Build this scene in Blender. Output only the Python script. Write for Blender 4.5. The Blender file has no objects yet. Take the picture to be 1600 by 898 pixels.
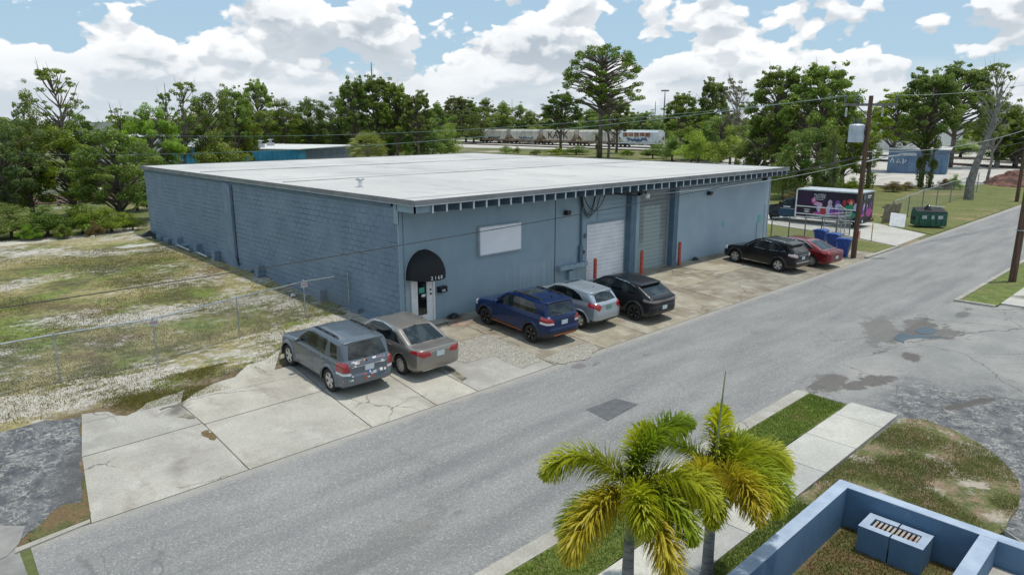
import bpy, math, random
import numpy as np
from mathutils import Vector, Matrix, noise as mnoise
R = math.radians
random.seed(7); rng = np.random.default_rng(7)
col = bpy.context.scene.collection
scene = bpy.context.scene

# ---------------------------------------------------------------- camera
CAM = Vector((-12.98, -18.82, 6.64)); YAW = .7661; PITCH = .2282; FPX = 1094.1
cd = bpy.data.cameras.new('camera'); cam = bpy.data.objects.new('camera', cd); col.objects.link(cam)
cam.location = CAM; cam.rotation_euler = (math.pi/2-PITCH, 0, -YAW)
cd.sensor_width = 36; cd.lens = 36*FPX/1600; cd.clip_start = .1; cd.clip_end = 5000
scene.camera = cam

# ---------------------------------------------------------------- sun and sky
SUN = Vector((.16, -.09, .98)).normalized()
sl = bpy.data.lights.new('sun', 'SUN'); sl.energy = 3.1; sl.angle = R(2.0); sl.color = (1, .94, .84)
so = bpy.data.objects.new('sun', sl); col.objects.link(so)
so.rotation_euler = SUN.to_track_quat('Z', 'Y').to_euler(); so.location = (0, 0, 60)
scene.view_settings.view_transform = 'Standard'; scene.view_settings.look = 'None'
scene.view_settings.exposure = 0.0; scene.view_settings.gamma = 1

class NT:
    """tiny node-tree writer: every method returns a socket"""
    def __init__(s, nt): s.nt = nt; s.n = nt.nodes; s.l = nt.links
    def new(s, t, **k):
        n = s.n.new(t)
        for a, b in k.items(): setattr(n, a, b)
        return n
    def put(s, sock, v):
        if isinstance(v, bpy.types.NodeSocket): s.l.new(v, sock)
        elif v is not None:
            if sock.type == 'RGBA' and len(v) == 3: v = (*v, 1)
            sock.default_value = v
    def math(s, op, a, b=None, c=None, clamp=False):
        n = s.new('ShaderNodeMath', operation=op, use_clamp=clamp)
        s.put(n.inputs[0], a); s.put(n.inputs[1], b)
        if c is not None: s.put(n.inputs[2], c)
        return n.outputs[0]
    def vmath(s, op, a, b=None):
        n = s.new('ShaderNodeVectorMath', operation=op); s.put(n.inputs[0], a); s.put(n.inputs[1], b)
        return n.outputs[1] if op in ('DOT_PRODUCT', 'LENGTH') else n.outputs[0]
    def coord(s, which='Object'): return s.new('ShaderNodeTexCoord').outputs[which]
    def pos(s): return s.new('ShaderNodeNewGeometry').outputs['Position']
    def island(s): return s.new('ShaderNodeNewGeometry').outputs['Random Per Island']
    def scale(s, v, sc):
        n = s.new('ShaderNodeMapping'); s.put(n.inputs[0], v); n.inputs[3].default_value = sc if hasattr(sc, '__len__') else (sc,)*3
        return n.outputs[0]
    def noise(s, v, sc=1, det=4, rough=.55, dist=0, out=0):
        n = s.new('ShaderNodeTexNoise'); s.put(n.inputs['Vector'], v)
        n.inputs['Scale'].default_value = sc; n.inputs['Detail'].default_value = det
        n.inputs['Roughness'].default_value = rough; n.inputs['Distortion'].default_value = dist
        return n.outputs[out]
    def voro(s, v, sc=1, feat='F1', out='Distance', rnd=1):
        n = s.new('ShaderNodeTexVoronoi', feature=feat); s.put(n.inputs['Vector'], v)
        n.inputs['Scale'].default_value = sc; n.inputs['Randomness'].default_value = rnd
        return n.outputs[out]
    def ramp(s, f, lo, hi, a=0., b=1.):
        n = s.new('ShaderNodeMapRange', clamp=True); s.put(n.inputs[0], f)
        for i, v in zip((1, 2, 3, 4), (lo, hi, a, b)): n.inputs[i].default_value = v
        n.interpolation_type = 'SMOOTHSTEP'
        return n.outputs[0]
    def mix(s, f, a, b, mode='MIX'):
        n = s.new('ShaderNodeMix', data_type='RGBA', blend_type=mode)
        s.put(n.inputs[0], f); s.put(n.inputs[6], a); s.put(n.inputs[7], b)
        return n.outputs[2]
    def sep(s, v):
        n = s.new('ShaderNodeSeparateXYZ'); s.put(n.inputs[0], v); return n.outputs
    def comb(s, x, y, z):
        n = s.new('ShaderNodeCombineXYZ'); s.put(n.inputs[0], x); s.put(n.inputs[1], y); s.put(n.inputs[2], z); return n.outputs[0]
    def bump(s, h, st=.3, d=.02, normal=None):
        n = s.new('ShaderNodeBump'); n.inputs['Strength'].default_value = st; n.inputs['Distance'].default_value = d
        s.put(n.inputs['Height'], h); s.put(n.inputs['Normal'], normal) if normal else None
        return n.outputs[0]

w = bpy.data.worlds.new('World'); scene.world = w; w.use_nodes = True
SKYOFF = (1.3, .4, .0)
def make_sky():
    t = NT(w.node_tree); t.n.clear()
    sky = t.new('ShaderNodeTexSky', sky_type='NISHITA'); sky.sun_disc = False
    sky.sun_elevation = math.asin(SUN.z); sky.sun_rotation = math.atan2(SUN.x, SUN.y)
    sky.air_density = 1.0; sky.dust_density = .6; sky.ozone_density = 1.2
    blue = t.mix(1., sky.outputs[0], (.10, .10, .10), 'MULTIPLY')
    blue = t.mix(.72, blue, (.43, .63, .80))
    d = t.coord('Generated'); x, y, z = t.sep(d)
    el = t.math('MAXIMUM', z, 0.)
    wv = t.scale(t.vmath('ADD', d, SKYOFF), (1, 1, 1.55))
    w1 = t.noise(wv, 7, 4, .6, out=1); w2 = t.noise(wv, 26, 4, .6, out=1)
    wv = t.vmath('ADD', wv, t.vmath('MULTIPLY', t.vmath('SUBTRACT', w1, (.5, .5, .5)), (.06, .06, .05)))
    wv = t.vmath('ADD', wv, t.vmath('MULTIPLY', t.vmath('SUBTRACT', w2, (.5, .5, .5)), (.020, .020, .020)))
    def dens(v):
        big = t.noise(v, 7.8, 3, .5); r = t.math('MULTIPLY', big, .95)
        for sc_, am in ((9., .24), (21., .13), (48., .06), (110., .028)):
            r = t.math('ADD', r, t.math('MULTIPLY', t.math('SUBTRACT', .5, t.voro(v, sc_)), am))
        return r
    n0 = dens(wv)
    n1 = dens(t.vmath('ADD', wv, (SUN.x*.012-.003, .002, .020)))
    th = t.math('ADD', t.ramp(el, .05, .19, .30, .49), .02)
    dn = t.math('SUBTRACT', n0, th)
    cover = t.ramp(dn, 0., .028)
    lit = t.ramp(t.math('SUBTRACT', n0, n1), -.05, .05)
    thick = t.ramp(dn, .05, .26)
    soft = t.ramp(t.noise(t.scale(d, (1, 1, 2.2)), 8., 4, .5), .38, .62)
    shade = t.math('ADD', t.math('MULTIPLY', lit, .72), t.math('MULTIPLY', soft, .35)); shade = t.math('SUBTRACT', t.math('ADD', shade, .18), t.math('MULTIPLY', thick, .30), clamp=True)
    cc = t.mix(shade, (.47, .535, .60), (1.0, 1.01, 1.02))
    lowc = t.mix(t.ramp(t.math('ADD', t.math('MULTIPLY', t.noise(t.scale(d, (1, 1, 4.5)), 6., 5, .55), .85), t.math('MULTIPLY', lit, .13)), .36, .66), (.60, .67, .73), (.84, .875, .905))
    cc = t.mix(t.ramp(el, .03, .10), lowc, cc)
    cover = t.math('MAXIMUM', cover, t.ramp(el, .035, .085, .97, 0.))
    cover = t.math('MULTIPLY', cover, .97)
    skyc = t.mix(cover, blue, cc)
    bg = t.new('ShaderNodeBackground'); t.put(bg.inputs[0], skyc); bg.inputs[1].default_value = 1.04
    out = t.new('ShaderNodeOutputWorld'); t.l.new(bg.outputs[0], out.inputs[0])
make_sky()

# ---------------------------------------------------------------- survey helpers: a sight line from the camera station to a real plane
_F = Vector((math.cos(PITCH)*math.sin(YAW), math.cos(PITCH)*math.cos(YAW), -math.sin(PITCH)))
_X = Vector((math.cos(YAW), -math.sin(YAW), 0)); _U = _X.cross(_F)
def ray(px, py): return _F*FPX+_X*(px-800)+_U*(449-py)
def G(px, py, z=0.):
    d = ray(px, py); t = (z-CAM.z)/d.z; return (CAM.x+d.x*t, CAM.y+d.y*t)
def ZH(p, px, py):
    d = ray(px, py); k = math.hypot(p[0]-CAM.x, p[1]-CAM.y)/math.hypot(d.x, d.y); return CAM.z+d.z*k
def dist(p): return math.hypot(p[0]-CAM.x, p[1]-CAM.y)

# the yard falls 25 cm from the building to the street; the building and the sandy lot stand on the upper level
YARD = .252
def yard_z(y): return YARD*min(1, max(0, (y+6.1)/5.385))+.0165*max(0, y+.715)     # the sandy lot goes on rising gently to the back
def S(p):
    """where the sight line through a street-level point meets the sloping yard"""
    lo, hi = .8, 1.
    for _ in range(40):
        m = (lo+hi)/2
        if CAM.z*(1-m) > yard_z(CAM.y+(p[1]-CAM.y)*m): lo = m
        else: hi = m
    return (CAM.x+(p[0]-CAM.x)*hi, CAM.y+(p[1]-CAM.y)*hi, CAM.z*(1-hi))
UK = .962; UOFF = Vector((-.4932, -.7152, .2523))
def up(p): return (p[0]*UK+UOFF.x, p[1]*UK+UOFF.y, p[2]*UK+UOFF.z)
def to_upper_level(before):
    for o in list(bpy.data.objects):
        if o.name not in before and o.parent is None: o.location = up(o.location); o.scale = [v*UK for v in o.scale]
# ---------------------------------------------------------------- mesh helpers
def tag(o, label=None, cat=None, group=None, kind=None):
    if label: o['label'] = label
    if cat: o['category'] = cat
    if group: o['group'] = group
    if kind: o['kind'] = kind
    return o
def empty(name, loc=(0, 0, 0), rz=0., label=None, cat=None, group=None):
    o = bpy.data.objects.new(name, None); col.objects.link(o); o.location = loc; o.rotation_euler = (0, 0, rz)
    o.empty_display_size = .3
    return tag(o, label, cat, group)
def link(name, me, parent=None):
    o = bpy.data.objects.new(name, me); col.objects.link(o)
    if parent is not None: o.parent = parent
    return o
def copy_tree(o, parent=None):
    c = o.copy(); col.objects.link(c); c.parent = parent
    for ch in [k for k in KIDS.get(o.name, [])]: copy_tree(ch, c)
    return c
KIDS = {}
def reg(o, parent):
    if parent is not None: KIDS.setdefault(parent.name, []).append(o)
class MB:
    def __init__(s): s.v = []; s.f = []; s.mi = []; s.m = 0
    def add(s, vs, fs):
        b = len(s.v); s.v += [tuple(v) for v in vs]; s.f += [tuple(b+i for i in f) for f in fs]; s.mi += [s.m]*len(fs); return s
    def box(s, x0, x1, y0, y1, z0, z1, rot=0., piv=None, bev=0):
        vs = [(x, y, z) for z in (z0, z1) for y in (y0, y1) for x in (x0, x1)]
        if rot:
            cx, cy = piv or ((x0+x1)/2, (y0+y1)/2); c, q = math.cos(rot), math.sin(rot)
            vs = [(cx+(x-cx)*c-(y-cy)*q, cy+(x-cx)*q+(y-cy)*c, z) for x, y, z in vs]
        return s.add(vs, [(0, 2, 3, 1), (4, 5, 7, 6), (0, 1, 5, 4), (2, 6, 7, 3), (0, 4, 6, 2), (1, 3, 7, 5)])
    def prism(s, poly, z0, z1):
        """poly counter-clockwise in xy"""
        n = len(poly); vs = [(x, y, z0) for x, y in poly]+[(x, y, z1) for x, y in poly]
        return s.add(vs, [tuple(range(n-1, -1, -1)), tuple(range(n, 2*n))]+[(i, (i+1) % n, n+(i+1) % n, n+i) for i in range(n)])
    def prism_axis(s, poly, a0, a1, axis='x'):
        """poly given in the two other axes (yz for x, xz for y)"""
        n = len(poly)
        f = (lambda a, p: (a, p[0], p[1])) if axis == 'x' else (lambda a, p: (p[0], a, p[1]))
        vs = [f(a0, p) for p in poly]+[f(a1, p) for p in poly]
        return s.add(vs, [tuple(range(n-1, -1, -1)), tuple(range(n, 2*n))]+[(i, (i+1) % n, n+(i+1) % n, n+i) for i in range(n)])
    def poly(s, pts): return s.add(pts, [tuple(range(len(pts)))])
    def tube(s, path, r, n=6, cap=True):
        path = [Vector(p) for p in path]; rs = r if hasattr(r, '__len__') else [r]*len(path)
        vs = []; fs = []; up = None
        for i, p in enumerate(path):
            d = (path[min(i+1, len(path)-1)]-path[max(i-1, 0)]).normalized()
            if up is None: up = Vector((0, 0, 1)) if abs(d.z) < .9 else Vector((1, 0, 0))
            a = d.cross(up).normalized(); b = a.cross(d).normalized(); up = b
            vs += [p+(a*math.cos(k*2*math.pi/n)+b*math.sin(k*2*math.pi/n))*rs[i] for k in range(n)]
        for i in range(len(path)-1):
            for k in range(n): fs.append((i*n+k, i*n+(k+1) % n, (i+1)*n+(k+1) % n, (i+1)*n+k))
        if cap: fs += [tuple(range(n-1, -1, -1)), tuple((len(path)-1)*n+k for k in range(n))]
        return s.add(vs, fs)
    def lathe(s, prof, n=20, c=(0, 0, 0), axis='z'):
        """prof = [(r, h)]"""
        vs = []
        for r, h in prof:
            for k in range(n):
                a = k*2*math.pi/n; p = (r*math.cos(a), r*math.sin(a), h)
                if axis == 'y': p = (p[0], p[2], p[1])
                vs.append((p[0]+c[0], p[1]+c[1], p[2]+c[2]))
        fs = [(i*n+k, i*n+(k+1) % n, (i+1)*n+(k+1) % n, (i+1)*n+k) for i in range(len(prof)-1) for k in range(n)]
        if axis == 'y': fs = [f[::-1] for f in fs]
        return s.add(vs, fs)
    def mesh(s, name, mats, smooth=False):
        me = bpy.data.meshes.new(name); me.from_pydata(s.v, [], s.f)
        for m in (mats if isinstance(mats, (list, tuple)) else [mats]): me.materials.append(m)
        if any(s.mi): me.polygons.foreach_set('material_index', s.mi)
        if smooth: me.polygons.foreach_set('use_smooth', [True]*len(s.f))
        me.update(); return me
    def build(s, name, mats, parent=None, smooth=False, off=None):
        if off is not None: s.v = [(v[0]-off[0], v[1]-off[1], v[2]-off[2]) for v in s.v]
        o = link(name, s.mesh(name, mats, smooth), parent); reg(o, parent)
        if smooth: 
            try: o.data.set_sharp_from_angle(angle=R(40))
            except Exception: pass
        return o
def np_mesh(name, V, Fq, mats, fm=None, smooth=False, normals=None):
    me = bpy.data.meshes.new(name); n = len(Fq); k = Fq.shape[1]
    me.vertices.add(len(V)); me.vertices.foreach_set('co', np.asarray(V, np.float32).ravel())
    me.loops.add(n*k); me.loops.foreach_set('vertex_index', np.asarray(Fq, np.int32).ravel())
    me.polygons.add(n); me.polygons.foreach_set('loop_start', np.arange(n, dtype=np.int32)*k)
    try: me.polygons.foreach_set('loop_total', np.full(n, k, np.int32))
    except Exception: pass
    for m in (mats if isinstance(mats, (list, tuple)) else [mats]): me.materials.append(m)
    if fm is not None: me.polygons.foreach_set('material_index', np.asarray(fm, np.int32))
    if smooth: me.polygons.foreach_set('use_smooth', np.ones(n, bool))
    me.update(); me.validate()
    if normals is not None and len(me.vertices) == len(normals):
        me.normals_split_custom_set_from_vertices([tuple(map(float, q)) for q in normals])
    return me
def text_mesh(s, size, depth=.01, align='CENTER'):
    cu = bpy.data.curves.new('t', 'FONT'); cu.body = s; cu.size = size; cu.extrude = depth; cu.align_x = align; cu.align_y = 'CENTER'
    o = bpy.data.objects.new('t', cu); col.objects.link(o)
    dg = bpy.context.evaluated_depsgraph_get(); me = bpy.data.meshes.new_from_object(o.evaluated_get(dg))
    bpy.data.objects.remove(o); return me
def add_text(name, s, size, mat, parent, loc, rot, depth=.006, bold=0):
    me = text_mesh(s, size, depth); me.materials.clear(); me.materials.append(mat)
    o = link(name, me, parent); o.location = loc; o.rotation_euler = rot; reg(o, parent); return o

# ---------------------------------------------------------------- materials
M = {}
def mat(name, colr=(.5, .5, .5), rough=.7, metal=0., spec=.5, coat=0., fn=None, emis=None):
    m = bpy.data.materials.new(name); m.use_nodes = True; t = NT(m.node_tree)
    b = t.n['Principled BSDF']; b.inputs['Base Color'].default_value = (*colr, 1)
    b.inputs['Roughness'].default_value = rough; b.inputs['Metallic'].default_value = metal
    b.inputs['Specular IOR Level'].default_value = spec; b.inputs['Coat Weight'].default_value = coat
    b.inputs['Coat Roughness'].default_value = .04
    if fn: fn(t, b)
    M[name] = m; return m
ORD = ['first', 'second', 'third', 'fourth', 'fifth', 'sixth', 'seventh', 'eighth', 'ninth', 'tenth', 'eleventh', 'twelfth', 'thirteenth', 'fourteenth', 'fifteenth', 'sixteenth', 'seventeenth']
def varied(a, b_, sc=3., lo=.35, hi=.65, bump=.0, det=6, bsc=None, bd=.01):
    def fn(t, b):
        p = t.coord(); f = t.ramp(t.noise(p, sc, det, .6), lo, hi)
        t.put(b.inputs['Base Color'], t.mix(f, a, b_))
        if bump: t.put(b.inputs['Normal'], t.bump(t.noise(p, bsc or sc*6, 5), bump, bd))
    return fn
# ================================================================ surface materials
def stains(t, p, c, lst, colr=(.052, .047, .042)):
    """soft irregular wet and oil marks at fixed places: (x, y, half length, half width, turn, strength)"""
    n = t.noise(p, 1.5, 7, .72); n2 = t.noise(p, 7, 4, .7); m = None
    for x, y, rx, ry, a, st in lst:
        q = t.vmath('SUBTRACT', p, (x, y, 0)); qx, qy, _ = t.sep(q); ca_, sa_ = math.cos(a), math.sin(a)
        u = t.math('ADD', t.math('MULTIPLY', qx, ca_/rx), t.math('MULTIPLY', qy, sa_/rx)); v = t.math('ADD', t.math('MULTIPLY', qx, -sa_/ry), t.math('MULTIPLY', qy, ca_/ry))
        d = t.math('SQRT', t.math('ADD', t.math('MULTIPLY', u, u), t.math('MULTIPLY', v, v)))
        d = t.math('ADD', d, t.math('ADD', t.math('MULTIPLY', t.math('SUBTRACT', n, .5), 3.4), t.math('MULTIPLY', t.math('SUBTRACT', n2, .5), .9)))
        k = t.math('MULTIPLY', t.ramp(d, 1.12, .72), st); m = k if m is None else t.math('MAXIMUM', m, k)
    return t.mix(m, c, t.mix(n2, colr, tuple(v_*2.1 for v_ in colr)))
WET = [(*G(1375, 516), 2.2, .55, .35, .62), (*G(1440, 512), 1.5, .6, .2, .8), (*G(1480, 520), .9, .5, .1, .7), (*G(1300, 600), .9, .45, .2, .75), (*G(1350, 598), 1.1, .3, -.3, .8), (*G(1425, 557), .5, .25, .3, .8), (*G(1520, 630), .9, .14, -.35, .85), (*G(1270, 604), .5, .35, .5, .8), (*G(1505, 492), .6, .2, .1, .6)]
DRIP = [(*G(905, 572), .30, .17, .1, .7), (*G(930, 570), .28, .1, .3, .6), (*G(715, 800), .12, .08, .1, .5), (*G(1010, 555), .2, .1, .2, .4), (*G(1180, 520), .25, .12, .1, .35), (*G(600, 850), 1.6, .35, .05, .35)]
def f_street(t, b):
    p = t.coord(); s = t.scale(p, (.25, 1.6, 1))
    big = t.noise(s, .9, 5, .6); blot = t.noise(p, .35, 5, .6); grain = t.noise(p, 26, 4, .75); gr2 = t.voro(p, 42, out='Color')
    c = t.mix(t.ramp(big, .3, .7), (.188, .189, .189), (.25, .249, .243))
    c = t.mix(t.math('MULTIPLY', t.ramp(blot, .50, .72), .35), c, (.30, .30, .295))
    c = t.mix(t.ramp(grain, .36, .66), t.mix(1., c, (.78, .78, .78), 'MULTIPLY'), t.mix(1., c, (1.18, 1.18, 1.17), 'MULTIPLY'))
    g = t.sep(gr2)[0]
    c = t.mix(t.ramp(g, .90, .98, 0, .55), c, (.42, .42, .41))
    x, y, z = t.sep(p)
    def band(y0, wd): return t.ramp(t.math('ABSOLUTE', t.math('ADD', t.math('SUBTRACT', y, y0), t.math('MULTIPLY', t.math('SUBTRACT', t.noise(t.scale(p, (.12, .12, 1)), 1, 2), .5), .9))), wd, wd*.15)
    trk = t.math('MAXIMUM', t.math('MAXIMUM', band(-7.3, .35), band(-8.7, .35)), t.math('MAXIMUM', band(-9.5, .3), band(-10.9, .35)))
    c = t.mix(t.math('MULTIPLY', trk, t.ramp(t.noise(t.scale(p, (.3, 1, 1)), .6, 4), .42, .6, 0., .30)), c, (.13, .132, .138))
    cr = t.voro(t.vmath('ADD', p, t.vmath('MULTIPLY', t.noise(p, 1.3, 4, out=1), (.9, .9, 0))), .33, 'DISTANCE_TO_EDGE')
    crm = t.math('MULTIPLY', t.ramp(cr, .007, .0), t.ramp(t.noise(p, .23, 2), .50, .60))
    c = t.mix(t.math('MULTIPLY', crm, .5), c, (.10, .10, .10))
    c = stains(t, p, c, WET[:4]+DRIP, (.075, .07, .066))
    edge = t.ramp(t.math('ADD', y, t.math('MULTIPLY', t.noise(p, 2.2, 4), .5)), -6.25, -5.9)
    c = t.mix(t.math('MULTIPLY', edge, .55), c, (.36, .34, .30))
    t.put(b.inputs['Base Color'], c); t.put(b.inputs['Normal'], t.bump(grain, .35, .012))
mat('asphalt_street', rough=.92, fn=f_street)
def f_conc(base=(.405, .39, .355), dark=(.31, .298, .27), lightc=(.465, .452, .42), isl=1., stain=(.20, .165, .12), stm=.5, crack=.33):
    def fn(t, b):
        p = t.coord()
        c = t.mix(t.ramp(t.noise(p, .55, 6, .62), .32, .68), dark, base)
        c = t.mix(t.math('MULTIPLY', t.ramp(t.noise(p, 1.7, 6, .65), .45, .7), .6), c, lightc)
        if isl:
            c = t.mix(1., c, t.mix(t.island(), (.84, .85, .87), (1.12, 1.10, 1.04)), 'MULTIPLY')
        st = t.math('MULTIPLY', t.ramp(t.noise(t.scale(p, (1, .5, 1)), .8, 7, .7), .53, .70), stm)
        c = t.mix(st, c, stain)
        c = t.mix(t.ramp(t.noise(p, 28, 3, .7), .3, .7), t.mix(1., c, (.84, .84, .84), 'MULTIPLY'), t.mix(1., c, (1.1, 1.1, 1.1), 'MULTIPLY'))
        cr = t.voro(t.vmath('ADD', p, t.vmath('MULTIPLY', t.noise(p, .9, 5, .6, out=1), (1.2, 1.2, 0))), crack, 'DISTANCE_TO_EDGE')
        crm = t.math('MULTIPLY', t.ramp(cr, .008, .001), t.ramp(t.noise(p, .3, 2), .45, .55))
        c = t.mix(t.math('MULTIPLY', crm, .8), c, (.09, .08, .065))
        t.put(b.inputs['Base Color'], c); t.put(b.inputs['Normal'], t.bump(t.noise(p, 18, 6, .7), .25, .01))
    return fn
mat('concrete_slab', rough=.9, fn=f_conc())
mat('concrete_brown', rough=.9, fn=f_conc((.335, .31, .25), (.20, .17, .125), (.44, .42, .37), stm=.75, stain=(.14, .10, .065)))
mat('concrete_walk', rough=.88, fn=f_conc((.46, .455, .425), (.39, .385, .36), (.52, .515, .49), stm=.15, crack=.01))
mat('concrete_kerb', rough=.9, fn=f_conc((.40, .385, .34), (.29, .275, .24), (.46, .45, .41), isl=0, stm=.3))
mat('joint_soil', (.1, .09, .065), .95, fn=varied((.08, .07, .045), (.24, .22, .17), 2.5))
def f_grass(cols, patch=.8, dead=(.20, .145, .085), sand=(.42, .385, .33), dth=(.50, .62), sth=(.62, .70), fine=20):
    def fn(t, b):
        p = t.coord()
        f1 = t.noise(p, fine, 5, .7); f2 = t.noise(p, patch*3, 5, .65)
        c = t.mix(t.ramp(t.math('ADD', t.math('MULTIPLY', f1, .6), t.math('MULTIPLY', f2, .4)), .38, .62), cols[0], cols[1])
        c = t.mix(t.ramp(t.noise(p, patch, 7, .68), *dth), c, t.mix(t.ramp(f1, .35, .65), dead, tuple(v*1.7 for v in dead)))
        pv = t.vmath('ADD', p, (31.7, 12.2, 0)) 
        sm = t.math('ADD', t.math('MULTIPLY', t.noise(pv, patch*.8, 7, .7), .8), t.math('MULTIPLY', t.noise(pv, 9, 4, .7), .2))
        c = t.mix(t.ramp(sm, *sth), c, t.mix(t.ramp(f1, .3, .7), sand, tuple(min(.62, v*1.28) for v in sand)))
        t.put(b.inputs['Base Color'], c); t.put(b.inputs['Normal'], t.bump(f1, .7, .05))
    return fn
mat('ground_rail', rough=.95, fn=f_grass(((.06, .08, .02), (.13, .14, .045)), .05, (.16, .13, .08), (.40, .37, .32), (.52, .60), (.56, .66), 3))
def f_lot(t, b):
    p = t.coord(); x, y, z = t.sep(p)
    f1 = t.noise(p, 4.5, 5, .8); fine = t.noise(p, 11, 3, .75)
    g = t.mix(t.ramp(f1, .35, .66), (.07, .08, .02), (.19, .175, .065))
    g = t.mix(t.ramp(t.noise(p, .45, 5, .6), .50, .62), g, t.mix(t.ramp(f1, .3, .7), (.06, .095, .018), (.14, .175, .035)))
    tuf = t.ramp(t.voro(t.vmath('ADD', p, t.vmath('MULTIPLY', t.noise(p, 5, 3, out=1), (.15, .15, 0))), 4.2), .08, .55)
    g = t.mix(1., g, t.mix(t.math('MULTIPLY', tuf, t.ramp(t.noise(p, .9, 3), .35, .6)), (.68, .72, .7), (1.45, 1.4, 1.3)), 'MULTIPLY')
    # dry yellow and brown stretches
    dry = t.ramp(t.noise(t.vmath('ADD', p, (7, 3, 0)), .22, 4, .6), .46, .60)
    g = t.mix(t.math('MULTIPLY', dry, .85), g, t.mix(t.math('MULTIPLY', t.math('ADD', tuf, t.ramp(fine, .38, .62)), .5), (.13, .105, .035), (.40, .345, .17)))
    br = t.ramp(t.noise(t.vmath('ADD', p, (-17, 9, 0)), .34, 5, .65), .56, .66)
    g = t.mix(t.math('MULTIPLY', br, .75), g, t.mix(t.ramp(fine, .38, .62), (.085, .055, .03), (.19, .13, .07)))
    sv = t.vmath('ADD', t.scale(p, (.8, 1.35, 1)), (3.7, 52.2, 0))
    sm = t.math('ADD', t.math('MULTIPLY', t.noise(sv, .26, 4, .6), .46), t.math('MULTIPLY', t.noise(sv, 2.6, 7, .88), .54))
    bandy = t.ramp(t.math('ABSOLUTE', t.math('SUBTRACT', y, .9)), 2.2, .4, 0., .03)
    sm = t.math('ADD', sm, bandy)
    sand = t.mix(t.ramp(f1, .3, .7), (.33, .30, .25), (.58, .555, .51))
    c = t.mix(t.ramp(sm, .512, .565), g, sand)
    nearw = t.math('MULTIPLY', t.ramp(t.math('ADD', y, t.math('MULTIPLY', t.math('ADD', x, 7), -.06)), -.55, -1.25), t.ramp(t.noise(p, 1.4, 5, .65), .34, .48))
    c = t.mix(t.math('MULTIPLY', nearw, .8), c, t.mix(t.ramp(f1, .4, .6), (.055, .038, .022), (.17, .105, .06)))
    t.put(b.inputs['Base Color'], c); t.put(b.inputs['Normal'], t.bump(f1, .9, .09))
mat('lot_ground', rough=.95, fn=f_lot)
mat('verge_grass', rough=.95, fn=f_grass(((.065, .095, .018), (.17, .21, .045)), .7, (.12, .085, .045), dth=(.56, .66), sth=(.78, .86)))
mat('island_grass', rough=.95, fn=f_grass(((.06, .08, .02), (.15, .155, .05)), 1.7, (.17, .125, .08), (.34, .30, .25), dth=(.45, .58), sth=(.52, .62)))
mat('bed_grass', rough=.95, fn=f_grass(((.055, .07, .02), (.14, .135, .045)), 1.3, (.11, .075, .035), (.2, .16, .1), dth=(.45, .55), sth=(.7, .8)))
mat('far_field', rough=.95, fn=f_grass(((.08, .10, .022), (.16, .165, .045)), .13, (.19, .14, .075), (.38, .35, .29), dth=(.54, .66), sth=(.64, .70), fine=4))
def f_lotasph(dark=.5, veins=1.):
    def fn(t, b):
        p = t.coord(); x, y, z = t.sep(p)
        wp = t.vmath('ADD', p, t.vmath('MULTIPLY', t.noise(p, 2.6, 5, .7, out=1), (.5, .5, 0)))
        grain = t.noise(p, 40, 3, .7)
        light = t.mix(t.ramp(t.noise(p, .5, 6, .65), .3, .7), (.20, .203, .20), (.29, .285, .27))
        darkc = t.mix(t.ramp(t.noise(p, 2.6, 7, .75), .35, .65), (.055, .062, .072), (.155, .158, .162))
        zone = t.ramp(t.math('ADD', x, t.math('MULTIPLY', t.math('SUBTRACT', t.noise(p, .45, 5, .65), .5), 5.)), 9.2, 6.6); zone = t.math('MULTIPLY', zone, t.ramp(t.math('ADD', y, t.math('MULTIPLY', t.noise(p, .6, 4), 1.5)), -12.0, -13.2))
        if dark >= 1: zone = t.math('ADD', zone, 1., clamp=True)
        c = t.mix(zone, light, darkc)
        v1 = t.voro(wp, 6.5, 'DISTANCE_TO_EDGE'); v2 = t.voro(t.vmath('ADD', wp, (4, 9, 0)), 13., 'DISTANCE_TO_EDGE')
        vm = t.math('MAXIMUM', t.math('MULTIPLY', t.ramp(v1, .10, .01), t.ramp(t.noise(p, 2.2, 5, .7), .46, .58)), t.math('MULTIPLY', t.ramp(v2, .12, .01), t.ramp(t.noise(p, 3.1, 5, .7), .50, .6)))
        c = t.mix(t.math('MULTIPLY', t.math('MULTIPLY', vm, zone), .8*veins), c, (.36, .355, .33))
        wet = t.ramp(t.noise(t.vmath('ADD', t.scale(p, (.7, 1.3, 1)), (2, 5, 0)), .75, 6, .65), .60, .68)
        c = t.mix(t.math('MULTIPLY', wet, .55 if dark < 1 else .1), c, (.055, .05, .045))
        s = t.voro(t.vmath('ADD', p, t.vmath('MULTIPLY', t.noise(p, 1.1, 4, out=1), (.8, .8, 0))), .28, 'DISTANCE_TO_EDGE')
        c = t.mix(t.ramp(s, .008, .001, 0., .7), c, (.07, .07, .07))
        if dark < 1: c = stains(t, p, c, WET, (.05, .045, .04))
        c = t.mix(t.ramp(grain, .3, .7), t.mix(1., c, (.78, .78, .78), 'MULTIPLY'), t.mix(1., c, (1.18, 1.18, 1.18), 'MULTIPLY'))
        t.put(b.inputs['Base Color'], c); t.put(b.inputs['Normal'], t.bump(grain, .4, .012))
    return fn
mat('asphalt_lot', rough=.85, fn=f_lotasph())
mat('asphalt_old', rough=.9, fn=f_lotasph(1.))
mat('asphalt_side', rough=.9, fn=varied((.18, .178, .17), (.27, .265, .25), 1.2, bump=.3, bsc=34))
mat('asphalt_patch', rough=.9, fn=varied((.085, .088, .095), (.12, .122, .13), 4, bump=.3, bsc=34))
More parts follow.
